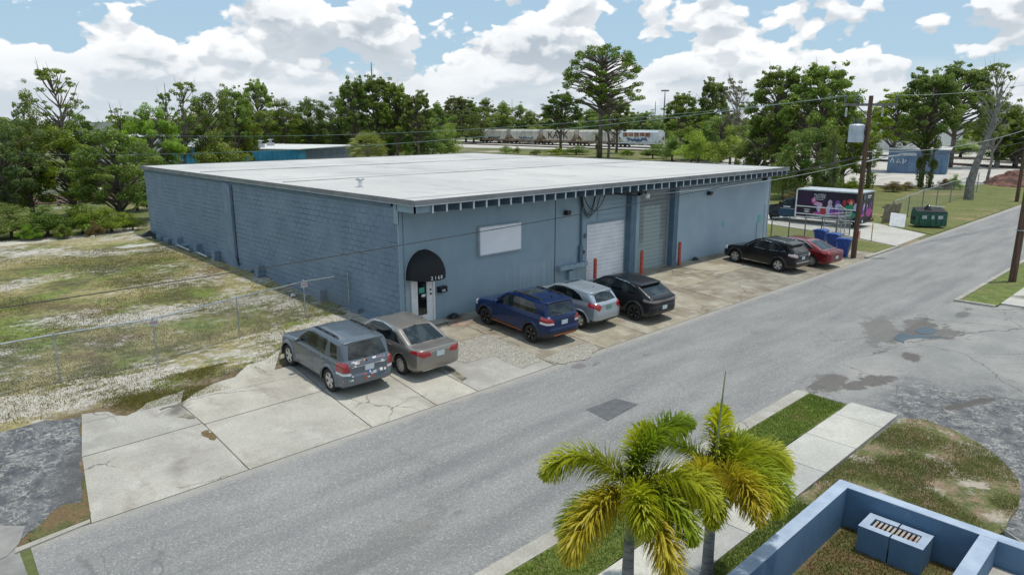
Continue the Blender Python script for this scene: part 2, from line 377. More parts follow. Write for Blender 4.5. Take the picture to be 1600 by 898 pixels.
mat('gravel_patch', rough=.95, fn=lambda t, b: (lambda p: (t.put(b.inputs['Base Color'], t.mix(t.ramp(t.sep(t.voro(p, 34, out='Color'))[0], .0, 1.), (.19, .18, .15), (.40, .38, .335))), t.put(b.inputs['Normal'], t.bump(t.voro(p, 34), .7, .02))))(t.coord()))
mat('wet_stain', (.05, .046, .042), .35, fn=varied((.045, .042, .038), (.12, .11, .10), 2.5, .4, .6))
mat('rust_stain', rough=.9, fn=varied((.20, .11, .09), (.33, .26, .2), 4))
mat('water', (.05, .058, .06), .06, spec=.6)
mat('gravel_yard', rough=.95, fn=varied((.37, .355, .32), (.50, .48, .44), .35, bump=.6, bsc=5, bd=.1))
mat('sand_path', rough=.95, fn=varied((.40, .37, .32), (.56, .53, .47), .8, bump=.4, bsc=6, bd=.05))

# ================================================================ the ground in sheets
def sheet(name, pts, z, m, label=None, yard=False):
    b = MB(); b.poly([(q[0], q[1], q[2]+z) for q in map(S, pts)] if yard else [(x, y, z) for x, y in pts]); o = b.build(name, M[m]); tag(o, label, kind='structure'); return o
def slab(name, pts, z0, z1, m, kind='structure'):
    b = MB(); b.prism(pts, z0, z1); o = b.build(name, M[m]); o['kind'] = kind; return o
def wob(pts, amp=.06, step=.35, seed=0):
    """a ragged outline: subdivide and jitter"""
    rr = random.Random(seed); out = []
    for i, a in enumerate(pts):
        c = pts[(i+1) % len(pts)]; L = math.hypot(c[0]-a[0], c[1]-a[1]); n = max(1, int(L/step))
        for k in range(n):
            f = k/n; out.append((a[0]+(c[0]-a[0])*f+rr.uniform(-amp, amp), a[1]+(c[1]-a[1])*f+rr.uniform(-amp, amp)))
    return out
YN, YS = -6.1, -11.75
sheet('ground', [(-1800, -1800), (1800, -1800), (1800, 1800), (-1800, 1800)], 0, 'ground_rail')
sheet('lot_ground', [(-70, 0), (.3, 0), (.3, 29.3), (-70, 26.5)], .004, 'lot_ground', yard=True)
sheet('lot_ground', [(-70, -3.4), (-9.4, -3.6), (-9.4, -2.0), (0.3, -1.6), (.3, 0), (-70, 0)], .004, 'lot_ground', yard=True)
sheet('lot_bank', [(-70, -6.1), (-10.6, -6.1), (-9.4, -3.6), (-70, -3.4)], .002, 'bed_grass', yard=True)
sheet('street', [(-11.95, YS), (260, YS-2), (260, YN+1.2), (62, YN+.25), (30, YN), (-11.6, YN)], .010, 'asphalt_street')
sheet('side_street', [(-60, -60), (-12.1, -60), (-12.0, YS-1.5), (-11.75, YN+.15), (-12.6, YN+.6), (-60, YN+.6)], .008, 'asphalt_side')
# old cracked asphalt at the far left
sheet('cracked_pavement', wob([G(-40, 700), G(0, 677), G(60, 660), G(126, 652), G(130, 786), G(60, 828), G(45, 830), G(40, 838), G(-60, 870)], .05, .35, 5), .012, 'asphalt_old', yard=True)
sheet('pavement_corner', [G(-60, 900), G(-60, 858), G(0, 822), G(40, 822), G(30, 850), G(10, 870)], .016, 'asphalt_side', yard=True)
sheet('grass_wedge', wob([G(50, 832), G(70, 812), G(100, 790), G(138, 784), G(141, 812), G(50, 852)], .05, .2, 6), .02, 'bed_grass', yard=True)
slab('edge_kerb', [G(24, 866), G(141, 818), G(141, 813), G(24, 859)], 0, .035, 'concrete_kerb')
# concrete apron in slabs with open joints
sheet('joint_ground', [(-10.7, YN+.02), (26.4, YN+.02), (26.4, 0), (.02, 0), (-1.6, -.3), (-4.0, -.8), (-6.2, -1.7), (-7.8, -2.2), (-9.6, -2.4)], .008, 'joint_soil', yard=True)
xj = [(-10.72, -9.62), (-7.95, -7.55), (-5.11, -4.35), (-3.28, -2.4), (-1.95, -1.2), (.93, 1.95), (3.15, 4.1), (5.3, 6.4), (7.95, 9.25), (11.05, 12.55), (13.81, 15.95), (16.43, 18.8), (19.6, 21.6), (22.9, 24.0), (26.3, 26.4)]
def lerp(a, b, f): return a+(b-a)*f
def apron():
    rr = random.Random(4); b1 = MB(); b2 = MB()
    for i in range(len(xj)-1):
        (a0, a1), (c0, c1) = xj[i], xj[i+1]; g = .013
        fy = .50+rr.uniform(-.05, .05)
        rows = [(0, fy, 0), (fy, 1., 1)]
        for f0, f1, top in rows:
            yy0 = lerp(YN, -.03, f0)+g*(f0 > 0); yy1 = lerp(YN, -.03, f1)-g
            xa0, xa1, xb0, xb1 = lerp(a0, a1, f0)+g, lerp(a0, a1, f1)+g, lerp(c0, c1, f0)-g, lerp(c0, c1, f1)-g
            pts = [(xa0, yy0), (xb0, yy0), (xb1, yy1), (xa1, yy1)]
            if top and i == 0: pts = [(xa0, yy0), (xb0, yy0), (xb0+.03, -1.75), G(290, 609), G(262, 620), G(232, 630), G(214, 643), G(196, 652), G(170, 645), G(128, 648)]
            if top and i == 1: pts = [(xa0, yy0), (xb0, yy0), (xb0+.36, -.98), (xb0-.2, -1.0), G(436, 548), G(414, 563), G(385, 572), G(366, 590), G(330, 600), (xa0+.03, -1.72)]
            if top and i == 2: pts = [(xa0, yy0), (xb0, yy0), (xb1, yy1), (-3.5, -.22), (-4.2, -.7), (xa0+.34, -.98)]
            if top and i in (0, 1): pts = pts[:3]+[(x+rr.uniform(-.06, .06), y+rr.uniform(-.06, .06)) for k in range(3, len(pts)-1) for f in (0, .5) for x, y in [(lerp(pts[k][0], pts[k+1][0], f), lerp(pts[k][1], pts[k+1][1], f))]]+[pts[-1]]
            (b1 if i < 5 and not (i == 4 and top) else b2).add([(q[0], q[1], q[2]+.02) for q in map(S, pts)], [tuple(range(len(pts)))])
    b1.build('concrete_apron', M['concrete_slab'])['kind'] = 'structure'
    b2.build('concrete_apron', M['concrete_brown'])['kind'] = 'structure'
apron()
sheet('gravel_patch', wob([G(*q) for q in ((697, 545), (709, 539), (763, 523), (834, 555), (846, 566), (816, 577), (800, 569), (771, 557), (727, 569), (700, 556))], .05, .25, 8), .026, 'gravel_patch', yard=True)
sheet('gravel_patch', wob([G(*q) for q in ((848, 563), (885, 545), (925, 535), (936, 546), (915, 562), (878, 570))], .05, .25, 9), .026, 'gravel_patch', yard=True)
sheet('drain_slot', [G(*q) for q in ((694, 576), (700, 573), (730, 592), (722, 597))], .028, 'joint_soil', yard=True)
sheet('rust_stain', wob([G(*q) for q in ((700, 500), (716, 499), (733, 506), (728, 512), (703, 509))], .06, .12, 2), .026, 'rust_stain', yard=True)
for k, (a, c) in enumerate((((318, 676), (334, 688)), ((286, 650), (300, 655)), ((252, 640), (284, 632)))):
    p, q = G(*a), G(*c); d = .09
    sheet('crack_weeds' if k == 0 else 'crack_soil', wob([(p[0]-d, p[1]-d*.4), (q[0]-d*.5, q[1]-d*.4), (q[0]+d, q[1]), (p[0]+d, p[1]+d)], .05, .1, k), .028, 'bed_grass' if k == 0 else 'joint_soil', yard=True)
# patches, puddle
sheet('asphalt_patch', [G(*q) for q in ((915, 640), (962, 623), (998, 632), (950, 658))], .015, 'asphalt_patch')
sheet('parking_pavement', [(3.9, YS-.03), (17.45, YS-.03), (17.45, -12.0), (18.6, -13.4), (40, -13.6), (60, -60), (-2.2, -60), (-2.2, -17.2), (3.9, -13.2)], .012, 'asphalt_lot')
def blob(name, pts, z, m, seed, amp=.12): sheet(name, wob([G(*q) for q in pts], amp, .3, seed), z, m)
blob('puddle', ((1428, 517), (1445, 511), (1466, 515), (1462, 521), (1440, 523)), .020, 'water', 3, .04)
blob('puddle', ((1396, 530), (1408, 521), (1425, 523), (1470, 527), (1420, 529), (1410, 537)), .020, 'water', 5, .05)
# south side: kerb, verge, walk, island
def strip(x0, x1, y0, y1, z, name, m): return slab(name, [(x0, y0), (x1, y0), (x1, y1), (x0, y1)], 0, z, m)
strip(-40, 3.9, YS-.32, YS, .075, 'kerb', 'concrete_kerb')
sheet('verge', wob([(-40, -13.02), (3.75, -13.02), (3.9, -12.07), (-40, -12.07)], .02, .3, 1), .068, 'verge_grass')
def walk(x0, x1, y0, y1, z, step=1.5):
    b = MB(); x = x0
    while x < x1-.01:
        e = min(x1, x+step); b.box(x+.008, e-.008, y0, y1, 0, z); x = e
    b.build('sidewalk', M['concrete_walk'])['kind'] = 'structure'
walk(-40.5, 4.0, -14.1, -13.05, .085)
sheet('verge', [(-40, -14.85), (-1.4, -14.85), (-1.4, -14.11), (-40, -14.11)], .070, 'verge_grass')
isl = [(-1.42, -14.11)]+[G(*q, .07) for q in ((1408, 653), (1445, 655), (1490, 672), (1530, 692), (1565, 718), (1588, 743), (1596, 768), (1590, 790), (1577, 810), (1566, 828), (1560, 836))]+[(-1.42, -17.05)]
slab('grass_island', wob([isl[i] for i in range(len(isl)-1, -1, -1)], .03, .3, 3)[::-1] if False else wob(isl, .025, .3, 3), 0, .068, 'island_grass')
slab('kerb', [G(1563, 823, .1), G(1600, 847, .1), (-.9, -18.6), (-1.05, -18.5)][::-1], 0, .1, 'concrete_kerb')
sheet('bed_ground', [(-9, -60), (-1.5, -60), (-1.5, -14.9), (-9, -14.9)], .060, 'bed_grass')
strip(17.45, 220, YS-.16, YS+.0, .085, 'kerb', 'concrete_kerb')
strip(17.45, 17.6, -13.1, YS-.17, .085, 'kerb', 'concrete_kerb')
sheet('verge', [(17.6, -13.15), (220, -13.15), (220, YS-.17), (17.6, YS-.17)], .070, 'verge_grass')
walk(18.1, 60, -14.6, -13.16, .08, 3.)
# north side past the building
strip(24.3, 29.1, YN-.02, YN+.14, .10, 'kerb', 'concrete_kerb')
sheet('side_lawn', [(26.42, .6), (26.42, -5.2), (24.4, -5.25), (24.35, YN+.15), (29.2, YN+.15), (31.2, -.6), (32.6, 3.2), (40.2, 6.5), (45, 30), (26.8, 30), (26.6, 4)], .020, 'far_field')
slab('driveway', [G(1400, 385), G(1447, 367), G(1372, 350), (40.3, 6.6), (41, 12), (36, 12), G(1204, 351), G(1325, 369)], 0, .032, 'concrete_walk')
sheet('side_lawn', [(35.6, YN+.15), (62, YN+.35), (70, -4.6), (90, -3.6), (82, 1), (72, 5), (71, 20), (45, 40), (41, 12), (40.5, 6.4), (38.3, -1.6)], .024, 'far_field')
sheet('rail_yard', [(72, 5.5), (84, 1), (120, -3), (260, -3), (260, 60), (170, 70), (105, 50), (80, 60), (60, 60), (62, 22)], .012, 'gravel_yard')
sheet('rail_yard', [(140, 90), (175, 90), (195, 260), (150, 260), (140, 190), (120, 165), (125, 140)], .012, 'gravel_yard')
sheet('far_lawn', [(70, 55), (140, 60), (150, 110), (95, 110)], .014, 'far_field')
sheet('sand_path', wob([(-60, 24.5), (-20, 26.5), (-12, 27.5), (0, 28.9), (1, 31.5), (-8, 30.9), (-30, 29.5), (-60, 28)], .35, 1.2, 3), .02, 'sand_path')
sheet('side_lawn', [(-120, 34), (20, 34), (25, 46), (-120, 50)], .012, 'far_field')

sheet('concrete_pad', wob([(-2.4, 24.2), (-.3, 24.3), (-.4, 23.3), (-2.2, 23.4)], .1, .3, 4), .02, 'concrete_walk', yard=True)
_before = {o.name for o in bpy.data.objects}
# ================================================================ the warehouse
def f_block(t, b):
    p = t.coord(); x, y, z = t.sep(p)
    v = t.comb(t.math('ADD', x, y), z, 0)
    n = t.new('ShaderNodeTexBrick'); t.put(n.inputs['Vector'], t.vmath('ADD', v, t.vmath('MULTIPLY', t.vmath('SUBTRACT', t.noise(p, 3, 3, out=1), (.5, .5, .5)), (.05, .035, 0))))
    n.inputs['Scale'].default_value = 1; n.inputs['Brick Width'].default_value = .41; n.inputs['Row Height'].default_value = .205
    n.inputs['Mortar Size'].default_value = .017; n.inputs['Mortar Smooth'].default_value = .25
    mort = n.outputs['Fac']
    msk = t.ramp(t.noise(t.scale(v, (.6, 1.5, 1)), .9, 6, .7), .42, .60)
    low = t.ramp(z, 3.95, 3.7)
    msk = t.math('MULTIPLY', msk, low)
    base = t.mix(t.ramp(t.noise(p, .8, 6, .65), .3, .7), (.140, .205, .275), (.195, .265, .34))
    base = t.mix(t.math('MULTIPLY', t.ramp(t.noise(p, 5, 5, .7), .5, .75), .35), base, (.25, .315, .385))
    chip = t.ramp(t.noise(t.vmath('ADD', t.scale(p, (1, .7, 2.5)), (5, 5, 1)), 1.5, 7, .75), .665, .70)
    base = t.mix(t.math('MULTIPLY', chip, .7), base, (.42, .45, .48))
    dirt = t.math('MULTIPLY', t.ramp(z, .8, .0), t.ramp(t.noise(p, 1.3, 5, .7), .35, .65))
    base = t.mix(t.math('MULTIPLY', dirt, .5), base, (.17, .20, .215))
    c = t.mix(t.math('MULTIPLY', t.math('MULTIPLY', mort, msk), .62), base, (.055, .08, .105))
    t.put(b.inputs['Base Color'], c)
    h = t.math('SUBTRACT', t.math('MULTIPLY', t.noise(p, 14, 5, .7), .25), t.math('MULTIPLY', mort, 1.))
    t.put(b.inputs['Normal'], t.bump(h, .8, .02))
mat('painted_block', rough=.8, fn=f_block)
def f_stucco(c0, c1):
    def fn(t, b):
        p = t.coord(); x, y, z = t.sep(p)
        c = t.mix(t.ramp(t.noise(p, .55, 6, .65), .3, .7), c0, c1)
        c = t.mix(t.math('MULTIPLY', t.ramp(t.noise(t.vmath('ADD', p, (2, 7, 1)), .7, 5, .6), .45, .65), .35), c, tuple(v*.95 for v in (.235, .33, .385)))
        c = t.mix(t.ramp(t.math('ADD', x, t.math('MULTIPLY', t.noise(p, .5, 4), 3)), 12., 18.), c, t.mix(1., c, (1.33, 1.26, 1.24), 'MULTIPLY'))
        # vertical pale ghosts of paint near the foot of the wall
        st = t.ramp(t.noise(t.comb(t.math('MULTIPLY', x, 3.4), y, t.math('MULTIPLY', z, .12)), 1.6, 2, .5), .50, .60)
        zone = t.math('MULTIPLY', t.ramp(z, 1.45, 1.15), t.ramp(t.noise(t.comb(x, 0, 0), .13, 1), .42, .52))
        c = t.mix(t.math('MULTIPLY', t.math('MULTIPLY', st, zone), .5), c, (.38, .45, .50))
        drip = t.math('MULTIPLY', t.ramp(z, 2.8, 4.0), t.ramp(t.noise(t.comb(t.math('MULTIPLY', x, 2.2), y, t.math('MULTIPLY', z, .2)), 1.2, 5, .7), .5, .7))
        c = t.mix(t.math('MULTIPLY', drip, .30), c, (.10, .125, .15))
        c = t.mix(t.math('MULTIPLY', t.ramp(t.noise(t.vmath('ADD', p, (9, 0, 3)), 1.1, 7, .7), .58, .7), .3), c, (.30, .37, .43))
        t.put(b.inputs['Base Color'], c); t.put(b.inputs['Normal'], t.bump(t.noise(p, 22, 6, .7), .35, .01))
    return fn
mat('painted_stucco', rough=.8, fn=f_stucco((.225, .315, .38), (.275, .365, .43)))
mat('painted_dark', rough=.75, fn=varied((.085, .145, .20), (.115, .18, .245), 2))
mat('low_wall_paint', rough=.75, fn=lambda t, b: (lambda p: (t.put(b.inputs['Base Color'], t.mix(t.math('MULTIPLY', t.ramp(t.noise(t.vmath('ADD', p, (4, 4, 4)), 1.6, 8, .75), .60, .68), .4), t.mix(t.ramp(t.noise(p, 1.2, 7, .7), .3, .7), (.075, .155, .26), (.115, .205, .32)), (.24, .33, .42))), t.put(b.inputs['Normal'], t.bump(t.noise(p, 26, 6, .7), .5, .01))))(t.coord()))
def f_roof(t, b):
    p = t.coord(); x, y, z = t.sep(p)
    c = t.mix(t.ramp(t.noise(t.scale(p, (1, .5, 1)), .25, 6, .6), .3, .7), (.435, .43, .415), (.53, .52, .50))
    c = t.mix(t.math('MULTIPLY', t.ramp(t.noise(t.scale(p, (1.0, .35, 1)), .55, 7, .7), .52, .68), .6), c, (.30, .31, .31))
    seam = t.math('PINGPONG', x, 1.52); c = t.mix(t.math('MULTIPLY', t.ramp(seam, .035, .0), .4), c, (.28, .29, .30))
    sy = t.math('PINGPONG', t.math('ADD', y, t.math('MULTIPLY', t.noise(p, .3, 3), .4)), 5.2); c = t.mix(t.math('MULTIPLY', t.ramp(sy, .22, .05), .6), c, (.20, .21, .21))
    sp = t.ramp(t.noise(t.vmath('ADD', t.scale(p, (.9, .9, 1)), (13, 4, 0)), .8, 7, .7), .665, .70)
    c = t.mix(t.math('MULTIPLY', sp, .75), c, (.15, .145, .135))
    wp = t.ramp(t.noise(t.vmath('ADD', t.scale(p, (.8, 1.3, 1)), (-8, 21, 0)), .8, 4, .6), .66, .69)
    c = t.mix(t.math('MULTIPLY', wp, .5), c, (.70, .70, .69))
    t.put(b.inputs['Base Color'], c); t.put(b.inputs['Normal'], t.bump(t.noise(p, 3, 6, .6), .25, .03))
mat('rafter_pale', (.58, .63, .66), .6)
mat('roof_seam', rough=.7, fn=varied((.36, .36, .35), (.52, .51, .5), .7))
mat('wall_cap', rough=.8, fn=varied((.27, .34, .44), (.36, .43, .53), 2.2, bump=.4, bsc=24))  # chalky faded tops, with the sun's brightness on them put into the colour
mat('roof_membrane', rough=.6, fn=f_roof)
mat('fascia', (.19, .205, .215), .5, fn=varied((.15, .165, .175), (.215, .225, .235), 1.5))
mat('trim_light', (.42, .47, .50), .6, fn=varied((.33, .38, .42), (.46, .50, .53), 3))
mat('white_paint', (.76, .77, .78), .5, fn=varied((.68, .69, .70), (.78, .79, .80), 3, .4, .6))
mat('white_door', (.66, .69, .74), .45, fn=varied((.68, .70, .75), (.76, .78, .81), 1.2, .4, .6))
mat('white_panel', (.62, .65, .74), .35, fn=varied((.74, .76, .82), (.79, .81, .86), .8, .4, .6))
def f_roller(t, b):
    p = t.coord(); x, y, z = t.sep(p)
    wob_ = t.math('MULTIPLY', t.math('SUBTRACT', t.noise(p, 3.5, 4, .6), .5), .35)
    cx = t.math('ABSOLUTE', t.math('SUBTRACT', t.math('ADD', x, wob_), t.math('ADD', 14.25, t.math('MULTIPLY', t.math('SUBTRACT', z, 1.6), -.03))))
    patch = t.math('MULTIPLY', t.ramp(cx, .68, .62), t.ramp(t.math('ADD', z, wob_), 3.02, 2.95))
    lower = t.math('MULTIPLY', t.ramp(t.math('ADD', z, wob_), 1.35, 1.3), t.ramp(cx, 1.0, .9))
    c = t.mix(t.ramp(t.noise(p, 1, 5), .3, .7), (.19, .225, .235), (.24, .275, .285))
    c = t.mix(t.math('MAXIMUM', patch, t.math('MULTIPLY', lower, .7)), c, (.30, .365, .37))
    t.put(b.inputs['Base Color'], c)
mat('roller_grey', rough=.55, fn=f_roller)
mat('glass_dark', (.010, .018, .022), .03, spec=.7, fn=lambda t, b: t.put(b.inputs['Base Color'], t.mix(t.ramp(t.noise(t.coord(), 2.2, 3), .45, .62), (.006, .010, .012), (.035, .045, .045))))
mat('black_matte', (.012, .012, .013), .6)
mat('black_gloss', (.015, .015, .016), .25)
mat('awning_cloth', (.008, .009, .012), .75, fn=lambda t, b: t.put(b.inputs['Normal'], t.bump(t.noise(t.coord(), 30, 4), .2)))
mat('galvanised', (.42, .45, .47), .4, .7, fn=varied((.34, .37, .39), (.5, .53, .55), 6))
mat('post_dark', (.17, .19, .20), .5, .5)
mat('red_paint', (.42, .055, .03), .6, fn=varied((.36, .045, .03), (.50, .09, .045), 5, bump=.1))
mat('red_faded', (.62, .22, .17), .7)
mat('teal_paper', (.06, .38, .30), .6)
mat('sign_teal', (.10, .45, .42), .5)
mat('wood_pole', rough=.85, fn=lambda t, b: (lambda p: (t.put(b.inputs['Base Color'], t.mix(t.ramp(t.noise(t.scale(p, (9, 9, .5)), 1.2, 6, .7), .3, .7), (.055, .032, .02), (.17, .10, .065))), t.put(b.inputs['Normal'], t.bump(t.noise(t.scale(p, (14, 14, .6)), 1.3, 5), .5))))(t.coord()))
mat('grey_wood', rough=.85, fn=varied((.12, .11, .10), (.25, .235, .215), 6))
mat('wire_black', (.02, .02, .022), .5)
mat('wire_pale', (.34, .38, .38), .45, .3)

L, ZT, OV = 25.6, 4.32, 1.1
DL, DR = 25.2, 26.3
W = empty('warehouse', (0, 0, 0), 0, 'long low blue grey block warehouse with flat white roof and two roller doors', 'warehouse')
b = MB(); b.add([(0, 0, 0), (0, DL, 0), (0, DL, 4.06), (0, 0, 4.06), (.2, 0, 0), (.2, DL, 0), (.2, DL, 4.06), (.2, 0, 4.06)], [(0, 1, 2, 3), (7, 6, 5, 4), (0, 3, 7, 4), (1, 5, 6, 2), (3, 2, 6, 7)])
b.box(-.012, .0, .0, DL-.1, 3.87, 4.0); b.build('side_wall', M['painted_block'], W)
mat('pilaster_paint', rough=.8, fn=varied((.15, .215, .285), (.20, .265, .34), 2, bump=.3))
# block pilaster on the side wall, spreading at its foot
b = MB(); b.prism_axis([(13.05, 0), (13.05, 3.9), (13.2, 4.05), (13.75, 4.05), (13.75, 0), (13.6, 0)], -.10, .0, 'x'); b.prism_axis([(12.6, 0), (13.0, .75), (13.8, .75), (14.1, 0)], -.18, -.10, 'x')
b.build('pilaster', M['pilaster_paint'], W)
b = MB(); b.box(-.012, -.002, 12.93, 13.0, .5, 4.0); b.build('wall_joint', M['black_matte'], W)
# dark beam strip under the roof edge on the side
b = MB(); b.box(-.03, -.0, .35, DL-.05, 4.005, 4.20); b.build('edge_beam', M['painted_dark'], W)
# front wall with two door openings: solid pieces left, between and right of the openings
D1 = (9.52, 12.12, 2.56); D2 = (13.15, 15.5, 3.60)
b = MB()
b.box(0.2, D1[0], 0, .2, 0, 4.06); b.box(D1[0], D1[1], 0, .2, D1[2], 4.06); b.box(D1[1], D2[0], 0, .2, 0, 4.06); b.box(D2[0], D2[1], 0, .2, D2[2], 4.06); b.box(D2[1], L, 0, .2, 0, 4.06)
b.add([(L, 0, 0), (L+.3, DR, 0), (L+.3, DR, 4.06), (L, 0, 4.06)], [(0, 1, 2, 3)])
b.add([(0, DL, 0), (L+.3, DR, 0), (L+.3, DR, 4.06), (0, DL, 4.06)], [(0, 1, 2, 3)])
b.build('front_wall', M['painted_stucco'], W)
b = MB(); b.box(-.035, .12, -.045, -.002, 0, 4.12); b.box(-.05, .0, -.045, .16, 3.5, 4.14); b.build('corner_trim', M['painted_stucco'], W)
b = MB(); b.box(-.055, -.037, -.065, -.047, 2.9, 4.1); b.build('corner_strip', M['trim_light'], W)
b = MB(); b.box(L-.02, L+.03, -.03, -.003, 0, 4.0); b.build('corner_strip', M['trim_light'], W)
# roof sheet, deck, fascia
ro = [(-.10, -OV), (L+.25, -OV+.35), (L+.55, DR+.1), (-.12, DL+.1)]
ro = [(-.10, -OV), (L-.14, -OV+.02), (L+.5, DR+.1), (-.12, DL+.1)]
b = MB(); b.prism(ro, 4.20, ZT-.06); b.build('roof_deck', M['painted_dark'], W)
roof = None
b = MB(); nx, ny = 60, 60; vs = []; fs = []
for j in range(ny+1):
    for i in range(nx+1):
        u, v = i/nx, j/ny; x = lerp(lerp(ro[0][0], ro[1][0], u), lerp(ro[3][0], ro[2][0], u), v); y = lerp(lerp(ro[0][1], ro[1][1], u), lerp(ro[3][1], ro[2][1], u), v)
        e = min(u, 1-u, v, 1-v); vs.append((x, y, ZT+min(1, e*12)*(.03*mnoise.noise((x*.25, y*.25, 0))+.0)))
for j in range(ny):
    for i in range(nx): fs.append((j*(nx+1)+i, j*(nx+1)+i+1, (j+1)*(nx+1)+i+1, (j+1)*(nx+1)+i))
b.add(vs, fs); roof = b.build('roof', M['roof_membrane'], W, smooth=True)
b = MB()
for i in range(4):
    p, q = Vector((*ro[i], 0)), Vector((*ro[(i+1) % 4], 0)); d = (q-p).normalized(); n = Vector((d.y, -d.x, 0))
    b.add([(*(p-n*.0).xy, 4.175), (*(q).xy, 4.175), (*(q).xy, ZT+.03), (*p.xy, ZT+.03), (*(p+n*.035-d*.035).xy, 4.175), (*(q+n*.035+d*.035).xy, 4.175), (*(q+n*.035+d*.035).xy, ZT+.03), (*(p+n*.035-d*.035).xy, ZT+.03)], [(0, 1, 2, 3), (7, 6, 5, 4), (0, 4, 5, 1), (3, 2, 6, 7), (0, 3, 7, 4), (1, 5, 6, 2)])
b.build('fascia', M['fascia'], W)
b = MB(); b.box(ro[0][0]-.045, ro[1][0]+.045, -OV-.048, -OV-.037, 4.165, 4.188); b.box(-.148, -.137, -OV, DL, 4.165, 4.188); b.build('drip_edge', M['trim_light'], W)
for y0_, x0_, x1_ in ((8.7, .4, 25.2), (17.4, .3, 25.5)):
    b = MB(); b.box(x0_, x1_, y0_-.05, y0_+.05, ZT-.02, ZT+.035); b.build('roof_seam', M['roof_seam'], W)
# rafter tails (slightly tapered, pale ends)
n = 44
xs = [.62+(L-.30-.62)*i/(n-1) for i in range(n)]
for i, x in enumerate(xs):
    b = MB(); b.prism_axis([(-OV+.07, 4.172), (-OV+.06, 3.92), (-.002, 3.80), (-.002, 4.172)], x-.022, x+.022, 'x'); 
    r = b.build('rafter_tail', M['painted_dark'], W)
    b = MB(); b.box(x-.032, x+.032, -OV+.035, -OV+.057, 3.90, 4.17); e = b.build('rafter_end', M['rafter_pale'], r)
b = MB(); b.box(-.05, .62, -OV+.1, -OV+.15, 3.93, 4.17); b.box(-.05, 0.0, -OV+.1, .0, 3.93, 4.17); b.build('outrigger_beam', M['painted_stucco'], W)
# vertical control joint, downpipe, conduit and trough
b = MB(); b.box(7.50, 7.54, -.004, .0, 0, 4.0); b.build('wall_joint', M['black_matte'], W)
b = MB(); b.tube([(9.05, -.07, 3.95), (9.05, -.07, 1.15)], .045, 8); b.box(8.93, 9.11, -.13, -.003, 1.05, 1.75); b.build('downpipe', M['painted_dark'], W)
b = MB(); b.box(7.62, 9.32, -.24, -.003, .88, 1.06); b.build('wall_trough', M['painted_stucco'], W)
b = MB(); b.box(8.25, 8.55, -.16, -.003, .42, .78); b.tube([(8.5, -.06, .42), (8.5, -.06, .03)], .02, 6); b.build('meter_box', M['painted_stucco'], W)
b = MB(); b.box(9.28, 9.42, -.06, -.003, 2.02, 2.2); b.build('switch_box', M['painted_dark'], W)
b = MB(); b.lathe([(0, 0), (.09, 0), (.09, .09), (0, .09)], 14, (9.2, -.09, 1.45), 'y'); b.build('meter', M['black_gloss'], W)
# pillars either side of the roller doors
for x0, x1 in ((12.13, 12.52), (15.51, 15.86)):
    b = MB(); b.box(x0, x1, -.30, -.002, 0, 3.94); b.build('pillar', M['painted_dark'], W)
b = MB(); b.box(12.60, 13.10, -.045, -.002, 0, 3.9); b.build('pillar', M['painted_stucco'], W)
def roller(x0, x1, z0, z1, yf, m, name, rows, head=None):
    b = MB(); h = (z1-z0)/rows
    for k in range(rows):
        a = z0+k*h
        b.add([(x0, yf, a+.012), (x1, yf, a+.012), (x1, yf-.02, a+.035), (x0, yf-.02, a+.035), (x0, yf-.02, a+h-.02), (x1, yf-.02, a+h-.02), (x0, yf, a+h), (x1, yf, a+h), (x0, yf+.004, a), (x1, yf+.004, a)],
              [(8, 9, 1, 0), (0, 1, 2, 3), (3, 2, 5, 4), (4, 5, 7, 6)])
    return b.build(name, m, W)
roller(D1[0]+.01, D1[1]-.01, .03, D1[2]-.01, .06, M['white_door'], 'roller_door', 15)
roller(D2[0]+.01, D2[1]-.01, .03, D2[2]-.01, .08, M['roller_grey'], 'roller_door', 19)
b = MB(); b.box(D1[0]-.02, D1[1]-.03, -.05, -.003, D1[2]+.03, D1[2]+.06); 
for k in range(6): b.box(D1[0]+.6, D1[1]-.04, -.022, -.003, 2.72+k*.2, 2.90+k*.2)
b.build('closed_shutter_panel', M['painted_stucco'], W)
b = MB(); b.box(D1[0]-.045, D1[0]-.0, -.03, -.003, 0, D1[2]+.03); b.build('door_jamb', M['white_paint'], W)
for x0, x1, z in ((D1[0], D1[1], 0), (D2[0], D2[1], 0)):
    b = MB(); b.box(x0, x1, -.03, .2, -.0, .04); b.build('door_sill', M['concrete_kerb'], W)
# entrance door
E_ = MB(); x0 = .50; E_.box(x0, x0+.17, -.04, -.005, .04, 2.04); E_.box(x0+.55, x0+.80, -.04, -.005, .04, 2.04); E_.box(x0+.17, x0+.55, -.04, -.005, .04, .30); E_.box(x0+.17, x0+.55, -.04, -.005, 1.86, 2.04)
dd = E_.build('entrance_door', M['white_paint'], W)
b = MB(); b.box(x0-.09, x0-.01, -.06, -.004, 0, 2.12); b.box(x0+.81, x0+.89, -.06, -.004, 0, 2.12); b.box(x0-.01, x0+.81, -.06, -.004, 2.05, 2.12); b.build('door_frame', M['white_paint'], dd)
b = MB(); b.box(x0+.172, x0+.548, -.022, -.008, .302, 1.858); b.build('glass_pane', M['glass_dark'], dd)
b = MB(); b.box(x0+.24, x0+.46, -.026, -.023, 1.08, 1.26); b.build('notice', M['teal_paper'], dd)
b = MB(); b.box(x0+.34, x0+.50, -.026, -.023, .93, 1.02); b.build('notice', M['white_paint'], dd)
b = MB(); b.lathe([(0, -.05), (.03, -.05), (.03, 0), (0, 0)], 10, (x0+.70, -.04, 1.0), 'y'); b.lathe([(0, -.03), (.03, -.03), (.03, 0), (0, 0)], 10, (x0+.70, -.04, 1.15), 'y'); b.build('handle', M['black_gloss'], dd)
b = MB(); b.box(x0-.2, x0+1.1, -.55, -.02, .03, .045); b.build('door_step', M['concrete_kerb'], W)
